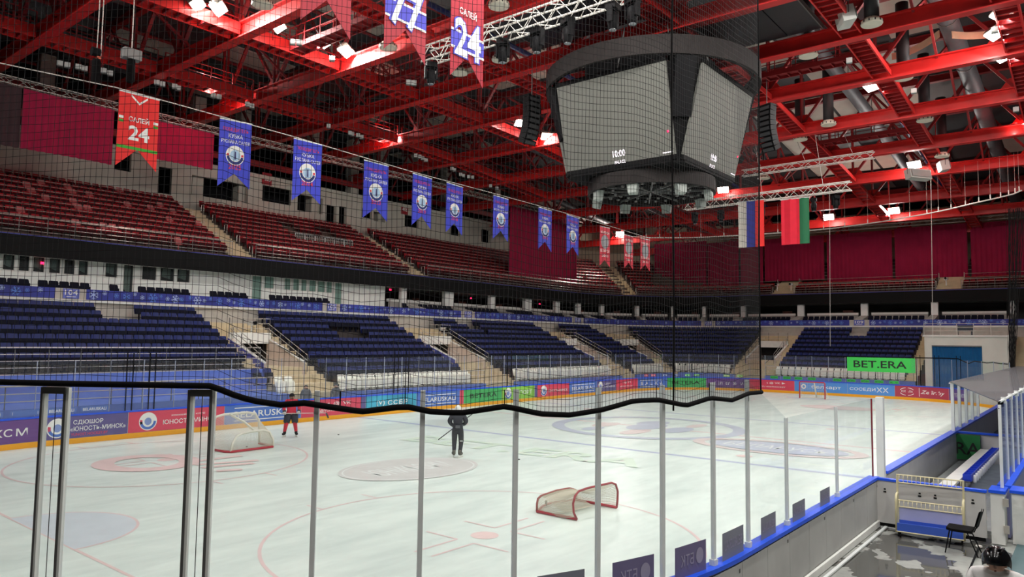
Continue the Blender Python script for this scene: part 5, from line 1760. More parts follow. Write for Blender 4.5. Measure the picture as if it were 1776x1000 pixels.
blue_px = [(382, 437, 202, 213, 320, 308), (510, 559, 237, 249, 345, 336), (632, 674, 275, 286, 375, 362), (716, 749, 298, 308, 388, 376), (775, 803, 314, 323, 400, 388), (856, 882, 336, 344, 412, 404), (934, 957, 357, 364, 430, 420), (983, 1004, 370, 377, 438, 427)]
YEAR_LBL = ['blue emblem pennant, ' + q for q in ('next to the red number pennant', 'second along the cable from the number pennant', 'third along the cable, before the grey wall', 'fourth along the cable, beside the red wall sign', 'fifth along the cable, close to the fourth', 'sixth along the cable, before the long curtain', 'seventh along the cable, over the long curtain', 'eighth and last before the red emblem pennants')]
for (a, b, ta, tb, bo, no), yr in zip(blue_px, years):
    A1, B1 = at_y(a, ta, CABY), at_y(b, tb, CABY)
    h = A1[2] - at_y(a, bo, CABY)[2]
    t, mp, w = pennant(YEAR_LBL[years.index(yr)], A1[0], B1[0], CABY, A1[2], B1[2], h, .62, PBL)
    text('ПОБЕДИТЕЛЬ', mp, w * .1, h * .83, w * .8, h * .06, TXTR, 'lettering', t)
    text('КУБКА', mp, w * .28, h * .74, w * .44, h * .06, TXTW, 'lettering', t)
    text('РУСЛАНА САЛЕЯ', mp, w * .06, h * .655, w * .88, h * .055, TXTW, 'lettering', t)
    r_ = w * .29
    disc(w * .5, h * .48, r_, r_, mp, TXTW, 'emblem_disc', t)
    m2 = lambda u, v: mp(u, v, .02)
    m3_ = lambda u, v: mp(u, v, .026)
    ring(w * .5, h * .48, r_ * .64, r_ * .64, r_ * .92, r_ * .92, m2, mat('emblem_navy', (42, 56, 120), .7, 0, .05), 'emblem_ring', t, 18, PI * 1.05, PI * 1.95)
    ring(w * .5, h * .48, r_ * .66, r_ * .66, r_ * .9, r_ * .9, m2, TXTR, 'emblem_band', t, 4, 2.95, 3.25)
    ring(w * .5, h * .48, r_ * .66, r_ * .66, r_ * .9, r_ * .9, m2, TXTR, 'emblem_band', t, 4, -.1, .2)
    disc(w * .5, h * .48, r_ * .56, r_ * .56, m2, mat('emblem_ice_blue', (170, 200, 226), .7, 0, .05), 'emblem_centre', t, 20)
    shape([(w * .5 - r_ * .1, h * .48 - r_ * .4), (w * .5 + r_ * .1, h * .48 - r_ * .4), (w * .5 + r_ * .07, h * .48 + r_ * .4), (w * .5 - r_ * .07, h * .48 + r_ * .4)], m3_, mat('emblem_dark', (60, 60, 110), .7, 0, .05), 'emblem_figure', t)
    text(yr, mp, w * .3, h * .27, w * .4, h * .075, TXTR, 'year_digits', t)
far_lbl = ['bright red pennant with a grey round emblem at the end of the cable', 'dim red pennant with a grey round emblem next to the bright one', 'last dim red pennant on the cable near the corner']
for k, (a, b, ta, bo) in enumerate(((1040, 1058, 390, 459), (1083, 1098, 405, 463), (1111, 1127, 411, 466))):
    A1, B1 = at_y(a, ta, CABY), at_y(b, ta + 4, CABY)
    h = A1[2] - at_y(a, bo, CABY)[2]
    t, mp, w = pennant(far_lbl[k], A1[0], B1[0], CABY, A1[2], B1[2], h, .5, PCR)
    text('ЧЕМПИОН', mp, w * .1, h * .82, w * .8, h * .07, TXTW, 'lettering', t)
    disc(w * .5, h * .62, w * .36, w * .36, mp, mat('emblem_grey', (150, 152, 156), .7, 0, .2, 4), 'emblem_disc', t)
    text('БЕЛАРУСИ', mp, w * .08, h * .36, w * .84, h * .07, TXTW, 'lettering', t)
    text('2011', mp, w * .2, h * .24, w * .6, h * .06, TXTW, 'year_digits', t)
A1, B1 = at_y(207, 153, CABY), at_y(277, 171, CABY)
h = A1[2] - at_y(207, 284, CABY)[2]
t, mp, w = pennant('red number pennant with green band, white 24 and white chevron', A1[0], B1[0], CABY, A1[2], B1[2], h, .75, PRD)
PGR = mat('pennant_green', (62, 160, 48), .7, 0, .05)
shape([(0, h * .245), (w, h * .245), (w, h * .285), (0, h * .285)], mp, PGR, 'green_band', t)
text('САЛЕЙ', mp, w * .26, h * .62, w * .5, h * .085, TXTW, 'lettering', t, bold=.02)
text('24', mp, w * .26, h * .37, w * .52, h * .2, TXTW, 'number', t, bold=.03)
for u0 in (.02, .87):
    shape([(w * u0, h * .64), (w * (u0 + .12), h * .64), (w * (u0 + .12), h * .675), (w * u0, h * .675)], mp, TXTW, 'white_bar', t)
    shape([(w * u0, h * .59), (w * (u0 + .12), h * .59), (w * (u0 + .12), h * .625), (w * u0, h * .625)], mp, PGR, 'green_bar', t)
for s_ in (-1, 1):
    shape([(w * .5, h * .86), (w * .5, h * .89), (w * (.5 + .2 * s_), h * .985), (w * (.5 + .2 * s_), h * .955)], mp, TXTW, 'chevron', t)
# big pennants over the middle of the near zone
UY = -2.0
PPK = mat('pennant_rose', (158, 40, 52), .7, 0, .08, 1)
PNB = mat('pennant_royal', (72, 70, 180), .7, 0, .06)
zt2 = 17.2
for k, (a, b, tip, no, word, num, lb) in enumerate(((520, 607, 55, 14, None, None, 'plain rose pennant tip hanging highest over the near zone'), (665, 737, 100, 66, 'РУСЛАН', '77', 'rose pennant with a white 77 on a royal blue band'), (780, 837, 140, 110, 'САЛЕЙ', '24', 'red pennant with a white 24 on a royal blue band'))):
    A1, B1 = at_y(a, tip, UY), at_y(b, tip + 12, UY)
    zbt = at_y(b, tip + 10, UY)[2]
    h = zt2 - zbt
    t, mp, w = pennant(lb, A1[0], B1[0], UY, zt2, zt2, h, .8, PPK if k < 2 else mat('pennant_deep_red', (156, 26, 44), .7, 0, .08, 1))
    m2 = lambda u, v: mp(u, v, .02)
    m3_ = lambda u, v: mp(u, v, .026)
    if num:
        b0 = at_y((a + b) / 2, (46 if num == '77' else 98), UY)[2] - zbt
        nh = at_y((a + b) / 2, (-20 if num == '77' else 33), UY)[2] - zbt - b0
        shape([(0, b0 + nh * .2), (w, b0 + nh * .2), (w, b0 + nh * .6), (0, b0 + nh * .6)], m2, PNB, 'royal_band', t)
        shape([(0, b0 + nh * .14), (w, b0 + nh * .14), (w, b0 + nh * .2), (0, b0 + nh * .2)], m3_, TXTW, 'white_stripe', t)
        shape([(0, b0 + nh * .6), (w, b0 + nh * .6), (w, b0 + nh * .66), (0, b0 + nh * .66)], m3_, TXTW, 'white_stripe', t)
        text(num, m3_, w * .06, b0 - .04, w * .88, nh + .08, PNB, 'number_outline', t, bold=.06)
        text(num, lambda u, v: mp(u, v, .034), w * .1, b0, w * .8, nh, TXTW, 'number', t, bold=.02)
        text(word, m3_, w * .24, b0 + nh * 1.12, w * .52, nh * .22, TXTW, 'lettering', t, bold=.01)
MB_ = thing('pennant_rope', 'thin dark rope carrying the three big pennants', 'cable')
MB().tube([(2, UY, zt2 - .02), (19, UY, zt2 - .02)], .02, 6).build('rope', BLACK, MB_)

# ================================================================ lighting trusses and flags
FX = 44.0
a_, b_ = at_x(1188, 358, FX), at_x(1476, 322, FX)
truss('white lattice truss carrying two flags and moving lights', a_, b_, .45, .55, .55, .035)
a2, b2 = at_x(1288, 301, 46.5), at_x(1516, 268, 46.5)
truss('white lattice truss above and behind the flag truss', a2, b2, .4, .45, .55, .032)
a3, b3 = at_x(738, 98, 14.0), np.array([14.0, -9.0, 15.4])
truss('near white lattice truss with moving lights over the near zone', a3, b3, .5, .6, .5, .035)
for k, (p_, q_) in enumerate(((a_, b_), (a2, b2), (a3, b3))):
    cbl = thing('truss_cables', ['pale suspension cables of the flag truss', 'pale suspension cables of the rear truss', 'pale suspension cables of the near truss'][k], 'cable')
    for f in (.15, .5, .85):
        c_ = p_ + (q_ - p_) * f
        MB().cyl(c_ + np.array([0, 0, .36]), (c_[0] + .3, c_[1] + .6, zc(c_[0]) + .2), .015, 5).build('cable', GT_, cbl)
def moving_head(P_, label, grp):
    t = thing('moving_light', label, 'stage light', tuple(P_), random.uniform(0, 6), grp)
    MB().box((0, 0, -.1), (.42, .36, .2)).build('base_box', BLACK, t)
    MB().box((-.22, 0, -.4), (.07, .2, .5)).box((.22, 0, -.4), (.07, .2, .5)).box((0, 0, -.22), (.5, .2, .06)).build('yoke', BLACK, t)
    MB().lathe([(.08, .26), (.17, .18), (.19, -.05), (.15, -.3), (.12, -.34)], 12, (0, 0, -.52)).build('lamp_head', BLACK, t, True)
    MB().lathe([(.001, -.01), (.12, 0), (.12, .02)], 12, (0, 0, -.88)).build('lens', mat('lamp_lens', (120, 126, 130), .1, 0, .05), t)
for px, py in ((1205, 361), (1250, 357), (1322, 347), (1411, 336), (1449, 331)):
    P_ = at_x(px, py, FX)
    moving_head(P_ - np.array([0, 0, .3]), 'black moving light under the flag truss', 'moving lights under the flag truss')
for px, py in ((748, 105), (932, 36), (872, 80), (985, 22), (1063, -5), (1097, -10)):
    P_ = at_x(px, py, 14.0)
    moving_head((14.0, P_[1], 15.08), 'black moving light under the near white truss', 'moving lights under the near truss')
def flag(label, px0, px1, pt, pb, cols):
    t = thing('flag', label, 'flag')
    A1, B1 = at_x(px0, pt, FX), at_x(px1, pt, FX)
    zb_ = at_x((px0 + px1) / 2, pb, FX)[2]
    y = A1[1]
    Wd = A1[1] - B1[1]
    z_ = A1[2] - .32
    f0 = 0
    for frac, m in cols:
        n = 6
        P = [[(FX - .3 + .035 * math.sin((f0 + frac * i / n) * 14), y - Wd * (f0 + frac * i / n), z_ + (zb_ - z_) * j / 8) for j in range(9)] for i in range(n + 1)]
        mb = MB().grid(P)
        mb.grid([[(p_[0] + .012, p_[1], p_[2]) for p_ in r_][::-1] for r_ in P])
        mb.build('flag_stripe', m, t)
        f0 += frac
    MB().tube([(FX - .3, y + .05, z_), (FX - .3, y - Wd - .05, z_)], .03, 6).build('flag_pole', ALU, t)
flag('flag hung upright with white, blue and red stripes', 1283, 1327, 344, 429, [(1 / 3, mat('flag_white', (226, 222, 210), .7, 0, .05)), (1 / 3, mat('flag_blue', (40, 50, 150), .7, 0, .05)), (1 / 3, mat('flag_red', (232, 44, 40), .7, 0, .05))])
flag('flag hung upright with a red and a green stripe', 1357, 1405, 340, 424, [(.66, mat('flag_carmine', (220, 24, 52), .7, 0, .05)), (.34, mat('flag_green', (28, 104, 66), .7, 0, .05))])

# ================================================================ far net rail, wires, gathered net
rail_px = [(1098, 410), (1130, 412), (1200, 412), (1280, 408), (1380, 402), (1450, 395), (1530, 384), (1600, 372), (1640, 364), (1690, 352), (1730, 343), (1758, 336), (1772, 330)]
rp = [at_z(px, py, 14.3 if i < 8 else 14.3 + (i - 7) * .12) for i, (px, py) in enumerate(rail_px)]
nr = thing('net_rail', 'pale curved rail with hangers for the far end net', 'rail')
MB().tube([tuple(q) for q in rp], .05, 6).build('rail_tube', WTRUSS, nr)
for i in range(len(rp) - 1):
    for f in (.2, .7):
        q = rp[i] + (rp[i + 1] - rp[i]) * f
        MB().cyl(q, q + np.array([0, 0, .35]), .04, 6).build('hanger_clip', WTRUSS, nr)
        MB().cyl(q + np.array([0, 0, .3]), q + np.array([0, 0, max(.6, zc(q[0]) - q[2])]), .008, 4).build('hanger_wire', GT_, nr)
for k, (px, pt, pb) in enumerate(((1438, 60, 600), (1616, 210, 590))):
    q0, q1 = at_x(px - 4, pt, 57.0), at_x(px + 2, pb, 57.0)
    q0[2] = min(q0[2], zc(57))
    w_ = thing('hanging_wire', ['thin pale wire hanging to the far glass behind the flag truss', 'thin pale wire hanging to the far glass near the portal'][k], 'wire')
    MB().cyl(q0, q1, .016, 5).build('wire', WTRUSS, w_)
gn = thing('gathered_net', 'dark gathered far end net hanging in a bundle beside the portal', 'net')
c_ = at_x(1766, 480, 58.0)
for j in range(46):
    a, r_ = rng.random() * 2 * PI, .55 * rng.random() ** .5
    pts = []
    for z in np.linspace(14.2, 2.6, 9):
        s_ = .35 + .65 * (z - 2.6) / 11.6
        pts.append((c_[0] + r_ * s_ * math.cos(a), c_[1] + .05 * (14.2 - z) + r_ * s_ * math.sin(a) * 1.1 + .04 * math.sin(z * 2 + j), z))
    MB().tube(pts, .014, 3, cap=False).build('net_fold', NETM, gn)
hem2 = [at_x(px, py, 56.3) for px, py in ((1587, 620), (1640, 621), (1662, 622), (1680, 630), (1690, 626), (1712, 629), (1722, 628), (1733, 630), (1748, 631))]
MB().tube([tuple(q) for q in hem2], .04, 5).build('net_hem', BLACKM, gn)
# hoists with chain bags on the left
for k, (px, py, y) in enumerate(((168, 95, 14.0), (228, 95, 14.0))):
    P_ = at_y(px, py, y)
    t = thing('chain_hoist', ['black chain hoist with a hanging chain bag on the left', 'grey box hoist with a black chain bag'][k], 'hoist', tuple(P_))
    MB().cyl((0, 0, 0), (0, 0, zc(P_[0]) - P_[2]), .02, 6).build('lift_chain', GT_, t)
    if k:
        MB().box((0, 0, 0), (.7, .4, .42)).build('motor_box', GREY, t)
    else:
        MB().tube([(-.2, 0, .1), (.1, 0, .1)], .18, 10).build('motor_box', BLACK, t)
        MB().cyl((.15, 0, 0), (.15, 0, zc(P_[0]) - P_[2]), .02, 6).build('lift_chain', GT_, t)
    MB().lathe([(.1, -1.2), (.18, -1.1), (.17, -.3), (.15, -.2)], 10).build('chain_bag', BLACKM, t, True)
    MB().box((.05, -.05, -.12), (.16, .1, .1)).build('hook_block', mat('hook_orange', (190, 90, 60), .5, 0, .1), t)
# cream fabric loops under the roof on the right
for k, (pa, pm, pb) in enumerate((((1548, 98), (1590, 90), (1630, 58)), ((1652, 60), (1700, 66), (1750, 52)))):
    q = [at_roof(*p_, 1.6) for p_ in (pa, pm, pb)]
    P = []
    for i in range(13):
        f = i / 12
        c_ = (1 - f) ** 2 * q[0] + 2 * f * (1 - f) * q[1] + f * f * q[2]
        P.append([tuple(c_ + np.array([0, 0, -.2])), tuple(c_ + np.array([0, .02, .2]))])
    mb = MB().grid(P)
    mb.grid([[(p_[0], p_[1] + .03, p_[2]) for p_ in r_][::-1] for r_ in P])
    tag(mb.build('fabric_sling', mat('cream_fabric', (214, 192, 160), .8, 0, .08), None, True), ['cream fabric sling bowed between red columns', 'cream fabric sling beside the brightest floodlight'][k], 'sling')
# ================================================================ goals
GNET = mat('goal_net_twine', (214, 208, 190), .8, 0, .06)
GRED = mat('goal_red_paint', (186, 32, 52), .4, 0, .08)
GWHT = mat('goal_white_padding', (222, 220, 206), .6, 0, .05)
def net_surface(P, r=.006, name='netting', parent=None, m=GNET):
    mb = MB()
    for row in P:
        mb.tube(row, r, 3, cap=False)
    for j in range(len(P[0])):
        mb.tube([row[j] for row in P], r, 3, cap=False)
    return mb.build(name, m, parent)
def lerp(a, b, f): return tuple(a[i] + (b[i] - a[i]) * f for i in range(3))
def resample(pts, n):
    P = np.array(pts, float)
    s = np.r_[0, np.cumsum(np.linalg.norm(np.diff(P, axis=0), axis=1))]
    t = np.linspace(0, s[-1], n)
    return [tuple(np.interp(q, s, P[:, i]) for i in range(3)) for q in t]
def ruled(A, B, n, m, sag=0.0, sagz=0.0):
    A, B = resample(A, n), resample(B, n)
    out = []
    for j in range(m + 1):
        f = j / m
        b = 4 * f * (1 - f)
        out.append([(a[0] + (c[0] - a[0]) * f, a[1] + (c[1] - a[1]) * f - sag * b, max(.02, a[2] + (c[2] - a[2]) * f - sagz * b)) for a, c in zip(A, B)])
    return out
# low goal near the camera, lying on its front posts
g = thing('tipped_goal', 'red framed hockey goal tipped over on the ice in the near circle', 'goal')
xl, xr, yf, yb = 8.36, 10.0, -7.75, -6.62
MB().tube([(xl, yf, .04), (xl - .02, yb, .04)], .035, 8).build('base_bar', GRED, g, True)
MB().tube([(xr, yf - .08, .04), (xr + .03, yb, .04)], .035, 8).build('base_bar', GRED, g, True)
MB().tube([(xl - .02, yb, .04), (xl + .5, yb + .2, .05), (xl + .85, yb + .25, .05), (xr - .4, yb + .15, .05), (xr + .03, yb, .04)], .03, 8).build('back_bar', GRED, g, True)
front = [(xl, yf, .03), (xl - .1, yf + .02, .2), (xl - .11, yf + .03, .4), (xl - .02, yf + .04, .56), (xl + .14, yf + .04, .64), (xl + .5, yf + .03, .66), (xr - .2, yf - .05, .66), (xr - .03, yf - .07, .6), (xr + .05, yf - .08, .42), (xr + .04, yf - .08, .2), (xr, yf - .08, .03)]
MB().tube(front, .026, 8).build('front_hoop', mat('goal_dull_red', (150, 44, 52), .5, 0, .1), g, True)
rear = [(xl - .02, yb, .04), (xl - .01, yb + .01, .2), (xl + .04, yb + .02, .32), (xl + .16, yb + .02, .37), (xl + .8, yb + .02, .4), (xr - .3, yb, .38), (xr - .02, yb, .3), (xr + .03, yb, .04)]
MB().tube(rear, .028, 8).build('rear_hoop', mat('goal_worn_red', (150, 78, 72), .5, 0, .2), g, True)
net_surface(ruled(front, rear, 64, 34, 0, .1), parent=g)
net_surface(ruled([(xl + .2, yb + .03, .38), (xr - .2, yb, .38)], [(xl + .4, yf + .5, .06), (xr - .3, yf + .4, .06)], 30, 14, .1, .1), name='slack_netting', parent=g)
MB().box((xl + .62, yb + .2, .1), (.04, .05, .12)).build('peg', BLACK, g)
# goal seen from behind on the far side
g = thing('padded_goal', 'white padded hockey goal seen from behind near the far boards', 'goal')
x0, x1, yb, ym = 8.02, 9.98, 6.78, 7.95
MB().tube([(x0 - .02, ym, .04), (x0 + .03, yb + .2, .04), (x0 + .15, yb, .04), (x1 - .1, yb + .06, .04), (x1 + .05, yb + .3, .04), (x1 + .02, ym, .04)], .045, 8).build('base_frame', GRED, g, True)
mouth = [(x0 - .02, ym, .04), (x0 - .06, ym, .5), (x0, ym, .95), (x0 + .2, ym, 1.18), (x0 + .5, ym, 1.24), (x1 - .5, ym, 1.25), (x1 - .18, ym, 1.18), (x1 - .02, ym, .9), (x1 + .02, ym, .4), (x1 + .02, ym, .04)]
MB().tube(mouth, .045, 8).build('mouth_frame', GWHT, g, True)
hoop = [(x0 + .15, yb + .02, .05), (x0 + .22, yb + .05, .32), (x0 + .38, yb + .08, .55), (x0 + .62, yb + .1, .64), (x0 + 1.05, yb + .15, .66), (x1 - .5, yb + .1, .68), (x1 - .25, yb + .08, .6), (x1 - .1, yb + .06, .3), (x1 - .08, yb + .06, .05)]
MB().tube(hoop, .042, 8).build('back_hoop', GWHT, g, True)
MB().tube([(x0 + .7, ym, 1.24), (x0 + 1.05, yb + .7, .95), (x0 + 1.15, yb + .15, .67)], .045, 8).build('centre_brace', GWHT, g, True)
net_surface(ruled(mouth, hoop, 60, 30, 0, 0), .005, parent=g)
net_surface(ruled(hoop, [(x0 + .15, yb, .06), (x1 - .1, yb + .06, .06)], 40, 14), .005, name='lower_netting', parent=g)
# standing goal at the far end
g = thing('far_goal', 'standing red hockey goal before the far end boards', 'goal')
gy = [at_z(1387, 693)[1], at_z(1431, 695.5)[1]]
gxf = 51.0
yl, yr = at_x(1387, 690, gxf)[1], at_x(1431, 692, gxf)[1]
MB().tube([(gxf, yl, .02), (gxf, yl, 1.2), (gxf, yl - .06, 1.25), (gxf, yr + .06, 1.25), (gxf, yr, 1.2), (gxf, yr, .02)], .045, 8).build('goal_frame', GRED, g, True)
base = [(gxf, yl, .04), (gxf + .7, yl + .1, .04), (gxf + 1.05, (yl + yr) / 2 + .4, .04), (gxf + 1.05, (yl + yr) / 2 - .4, .04), (gxf + .7, yr - .1, .04), (gxf, yr, .04)]
MB().tube(base, .05, 8).build('base_frame', GWHT, g, True)
topf = [(gxf, yl, 1.22), (gxf + .45, yl - .2, 1.2), (gxf + .55, (yl + yr) / 2, 1.2), (gxf + .45, yr + .2, 1.2), (gxf, yr, 1.22)]
MB().tube(topf, .03, 8).build('top_frame', GWHT, g, True)
MB().tube([(gxf + .55, (yl + yr) / 2, 1.2), (gxf + 1.05, (yl + yr) / 2, .04)], .05, 8).build('centre_post', GWHT, g, True)
net_surface(ruled(topf, base, 24, 10), .006, parent=g)
# pucks
for px, py in ((428, 775), (1148, 797), (900, 797), (587, 754)):
    P_ = at_z(px, py)
    tag(MB().lathe([(.038, 0), (.038, .025)], 12, (P_[0], P_[1], .006)).build('puck', BLACK), 'small black puck lying on the ice', 'puck', 'pucks on the ice')

# ================================================================ people
def skin_body(joints, edges, root, mats, region, name, parent, sub=2):
    """one continuous body grown over a joint graph; region(co) gives the clothing material index"""
    names = list(joints)
    me = D.meshes.new(name)
    me.from_pydata([joints[n][0] for n in names], [(names.index(a), names.index(b)) for a, b in edges], [])
    o = link(name, me)
    sk = o.modifiers.new('skin', 'SKIN')
    sk.use_smooth_shade = True
    for i, n in enumerate(names):
        r = joints[n][1]
        r = r if hasattr(r, '__len__') else (r, r)
        sv = me.skin_vertices[0].data[i]
        sv.radius = r
        sv.use_root = (n == root)
    sb = o.modifiers.new('smooth', 'SUBSURF')
    sb.levels = sub
    sb.render_levels = sub
    dg = bpy.context.evaluated_depsgraph_get()
    dg.update()
    m2 = D.meshes.new_from_object(o.evaluated_get(dg))
    D.objects.remove(o)
    for m in mats: m2.materials.append(m)
    for p in m2.polygons:
        p.material_index = region(p.center)
        p.use_smooth = True
    return link(name, m2, parent)
SKIN = mat('skin', (206, 158, 134), .55, 0, .06)
def glove(parent, c, axis, m, cuff):
    """hand closed on a shaft: palm, four fingers curled round the shaft, thumb on the side"""
    c, ax = Vector(c), Vector(axis).normalized()
    sidev = ax.cross(Vector((0, 0, 1))).normalized()
    upv = sidev.cross(ax).normalized()
    mb = MB()
    mb.ellipsoid(c + upv * .03, (.055, .06, .045), 10, 7)
    for k in range(4):
        b = c + ax * (.045 - .03 * k)
        L = (.95, 1.05, 1.0, .8)[k]
        pts = [b + upv * .05 + sidev * .01, b + upv * .03 + sidev * .055 * L, b - upv * .02 + sidev * .05 * L, b - upv * .045 + sidev * .0]
        mb.tube(pts, [.017, .0165, .016, .014], 6)
    mb.tube([c + ax * .05 + upv * .04 - sidev * .03, c + ax * .075 - sidev * .045, c + ax * .085 - upv * .03 - sidev * .015], [.018, .017, .014], 6)
    o = mb.build('glove', m, parent, True)
    return o
def hockey_skates(parent, foot, fwd, mb_boot, m_boot):
    f = Vector((fwd[0], fwd[1], 0)).normalized()
    s_ = Vector((-f.y, f.x, 0))
    c = Vector(foot)
    mb = MB()
    mb.ellipsoid(c + f * .05 + Vector((0, 0, .13)), (.05, .15, .06), 10, 6, Matrix(((s_.x, f.x, 0), (s_.y, f.y, 0), (0, 0, 1))))
    mb.tube([c - f * .03 + Vector((0, 0, .13)), c - f * .03 + Vector((0, 0, .27))], [.055, .062], 9)
    o = mb.build('skate_boot', m_boot, parent, True)
    MB().beam(c - f * .12 + Vector((0, 0, .065)), c + f * .17 + Vector((0, 0, .065)), .025, .05).build('blade_holder', WHITE, o)
    MB().beam(c - f * .14 + Vector((0, 0, .02)), c + f * .2 + Vector((0, 0, .02)), .006, .036).build('blade', STEEL, o)
def helmet(parent, c, fwd, m, cage=False, r=.125):
    f = Vector((fwd[0], fwd[1], 0)).normalized()
    s_ = Vector((-f.y, f.x, 0))
    R_ = Matrix(((s_.x, f.x, 0), (s_.y, f.y, 0), (0, 0, 1)))
    c = Vector(c)
    mb = MB()
    vs, n, mm = [], 16, 8
    rows = []
    for i in range(mm + 1):
        th = PI * .5 * i / mm
        row = []
        for k in range(n + 1):
            a = 2 * PI * k / n
            rr = r * (1 + .03 * math.cos(4 * a))
            v = Vector((rr * .86 * math.sin(th) * math.cos(a), rr * 1.12 * math.sin(th) * math.sin(a), r * 1.02 * math.cos(th)))
            row.append(c + R_ @ v)
        rows.append(row)
    drop = []
    for k in range(n + 1):
        a = 2 * PI * k / n
        d = .075 if math.sin(a) < .35 else .01
        v = Vector((r * .86 * math.cos(a), r * 1.12 * math.sin(a), -d))
        drop.append(c + R_ @ v)
    rows.append(drop)
    mb.grid(rows)
    o = mb.build('helmet', m, parent, True)
    for sx in (-.45, .45):
        MB().beam(c + R_ @ Vector((r * sx * .8, -r * .8, r * .72)), c + R_ @ Vector((r * sx * .8, r * .8, r * .78)), .018, .018).build('helmet_ridge', m, o)
    for sx in (-.3, .3):
        MB().box(c + R_ @ Vector((r * sx, r * .45, r * .94)), (.03, .05, .01), R_).build('vent_slot', DARK, o)
    return o, R_, c
def face(parent, c, fwd, r=.1):
    f = Vector((fwd[0], fwd[1], 0)).normalized()
    s_ = Vector((-f.y, f.x, 0))
    c = Vector(c)
    z = Vector((0, 0, 1))
    for sg in (-1, 1):
        MB().ellipsoid(c + f * r * .9 + s_ * sg * .033 + z * .0, (.012, .012, .009), 8, 6).build('eye', BLACK, parent, True)
        MB().ellipsoid(c + s_ * sg * r * .82 - z * .01, (.015, .02, .032), 8, 6).build('ear', SKIN, parent, True)
    MB().ellipsoid(c + f * r * 1.04 - z * .03, (.014, .018, .022), 8, 6).build('nose', SKIN, parent, True)
    MB().ellipsoid(c + f * r * .92 - z * .068, (.024, .012, .007), 8, 6).build('mouth', mat('lips', (160, 92, 84), .5, 0, .05), parent, True)
def rig(at_, fwd, H, P):
    """joint layout in local metres: P maps name -> (right, forward, up, radius)"""
    f = Vector((fwd[0], fwd[1], 0)).normalized()
    r = Vector((f.y, -f.x, 0))
    o = Vector(at_)
    return {k: (tuple(o + r * v[0] * H + f * v[1] * H + Vector((0, 0, v[2] * H))), tuple(q * H for q in v[3]) if hasattr(v[3], '__len__') else v[3] * H) for k, v in P.items()}, f, r
EDG = [('pel', 'waist'), ('waist', 'chest'), ('chest', 'neck'), ('neck', 'head'), ('head', 'crown'),
       ('chest', 'shr'), ('shr', 'elr'), ('elr', 'wrr'), ('wrr', 'har'), ('chest', 'shl'), ('shl', 'ell'), ('ell', 'wrl'), ('wrl', 'hal'),
       ('pel', 'hir'), ('hir', 'knr'), ('knr', 'anr'), ('anr', 'tor'), ('pel', 'hil'), ('hil', 'knl'), ('knl', 'anl'), ('anl', 'tol')]
# player in red, facing the camera
base_ = at_z(504, 757)
fw_ = CAM - base_
H = 1.86
J, f, r = rig((base_[0], base_[1], 0), fw_, H, dict(pel=(0, 0, .53, (.088, .075)), waist=(0, .01, .60, (.092, .075)), chest=(0, .02, .73, (.1, .08)), neck=(0, .03, .83, .034), head=(0, .045, .885, .05), crown=(0, .045, .94, .044),
  shr=(.11, .02, .785, .05), elr=(.165, .03, .66, .045), wrr=(.15, .1, .55, .034), har=(.145, .125, .53, .03), shl=(-.11, .02, .785, .05), ell=(-.17, .03, .66, .045), wrl=(-.16, .1, .56, .034), hal=(-.155, .125, .54, .03),
  hir=(.06, 0, .49, .075), knr=(.1, .05, .3, .052), anr=(.135, .0, .1, .035), tor=(.14, .05, .07, .026), hil=(-.06, 0, .49, .075), knl=(-.085, .05, .3, .052), anl=(-.115, .0, .1, .035), tol=(-.12, .05, .07, .026)))
pl = thing('person', 'hockey player in red jersey and socks holding a stick across the waist', 'person', (base_[0], base_[1], 0))
JER = mat('jersey_red', (206, 26, 62), .75, 0, .08)
PNT = mat('pants_dark', (40, 42, 54), .75, 0, .1)
SOK = mat('socks_red', (204, 34, 58), .8, 0, .08)
def reg1(c):
    h = c.z / H
    if h > .835: return 3
    if h < .12: return 4
    if h < .315: return 2
    if h < .5:
        d = (Vector((c.x, c.y)) - Vector((base_[0], base_[1]))).length
        return 1
    return 0
off = Vector((base_[0], base_[1], 0))
Jl = {k: (tuple(Vector(v[0]) - off), v[1]) for k, v in J.items()}
def regl(c): return reg1(c + off)
skin_body(Jl, EDG, 'pel', [JER, PNT, SOK, SKIN, BLACK], regl, 'body', pl)
f2, r2 = f, r
hd = Vector(Jl['head'][0])
helmet(pl, hd + Vector((0, 0, .03)), f2, BLACK, r=.125)
face(pl, hd + f2 * .005, f2, .098)
for side in ('r', 'l'):
    g_ = glove(pl, Vector(Jl['ha' + side][0]), r2, mat('glove_white', (206, 204, 200), .6, 0, .15, 8), None)
    MB().tube([Vector(Jl['wr' + side][0]) + (Vector(Jl['el' + side][0]) - Vector(Jl['wr' + side][0])) * .25, Vector(Jl['ha' + side][0])], [.075, .062], 10).build('glove_cuff', mat('glove_black', (44, 44, 46), .6, 0, .1), g_, True)
    hockey_skates(pl, Vector((Jl['an' + side][0][0], Jl['an' + side][0][1], 0)), f2 + r2 * (.5 if side == 'r' else -.3), None, BLACK)
for s_ in (-1, 1):
    hp = Vector(Jl['hir' if s_ > 0 else 'hil'][0])
    kn = Vector(Jl['knr' if s_ > 0 else 'knl'][0])
    MB().tube([hp + Vector((0, 0, .02)), kn + Vector((0, 0, .03))], [.165, .125], 12).build('padded_shorts', PNT, pl, True)
st = thing('hockey_stick', 'long pale hockey stick held by the player in red', 'stick', (base_[0], base_[1], 0))
ha, hb_ = Vector(Jl['hal'][0]), Vector(Jl['har'][0])
dr = (hb_ - ha).normalized()
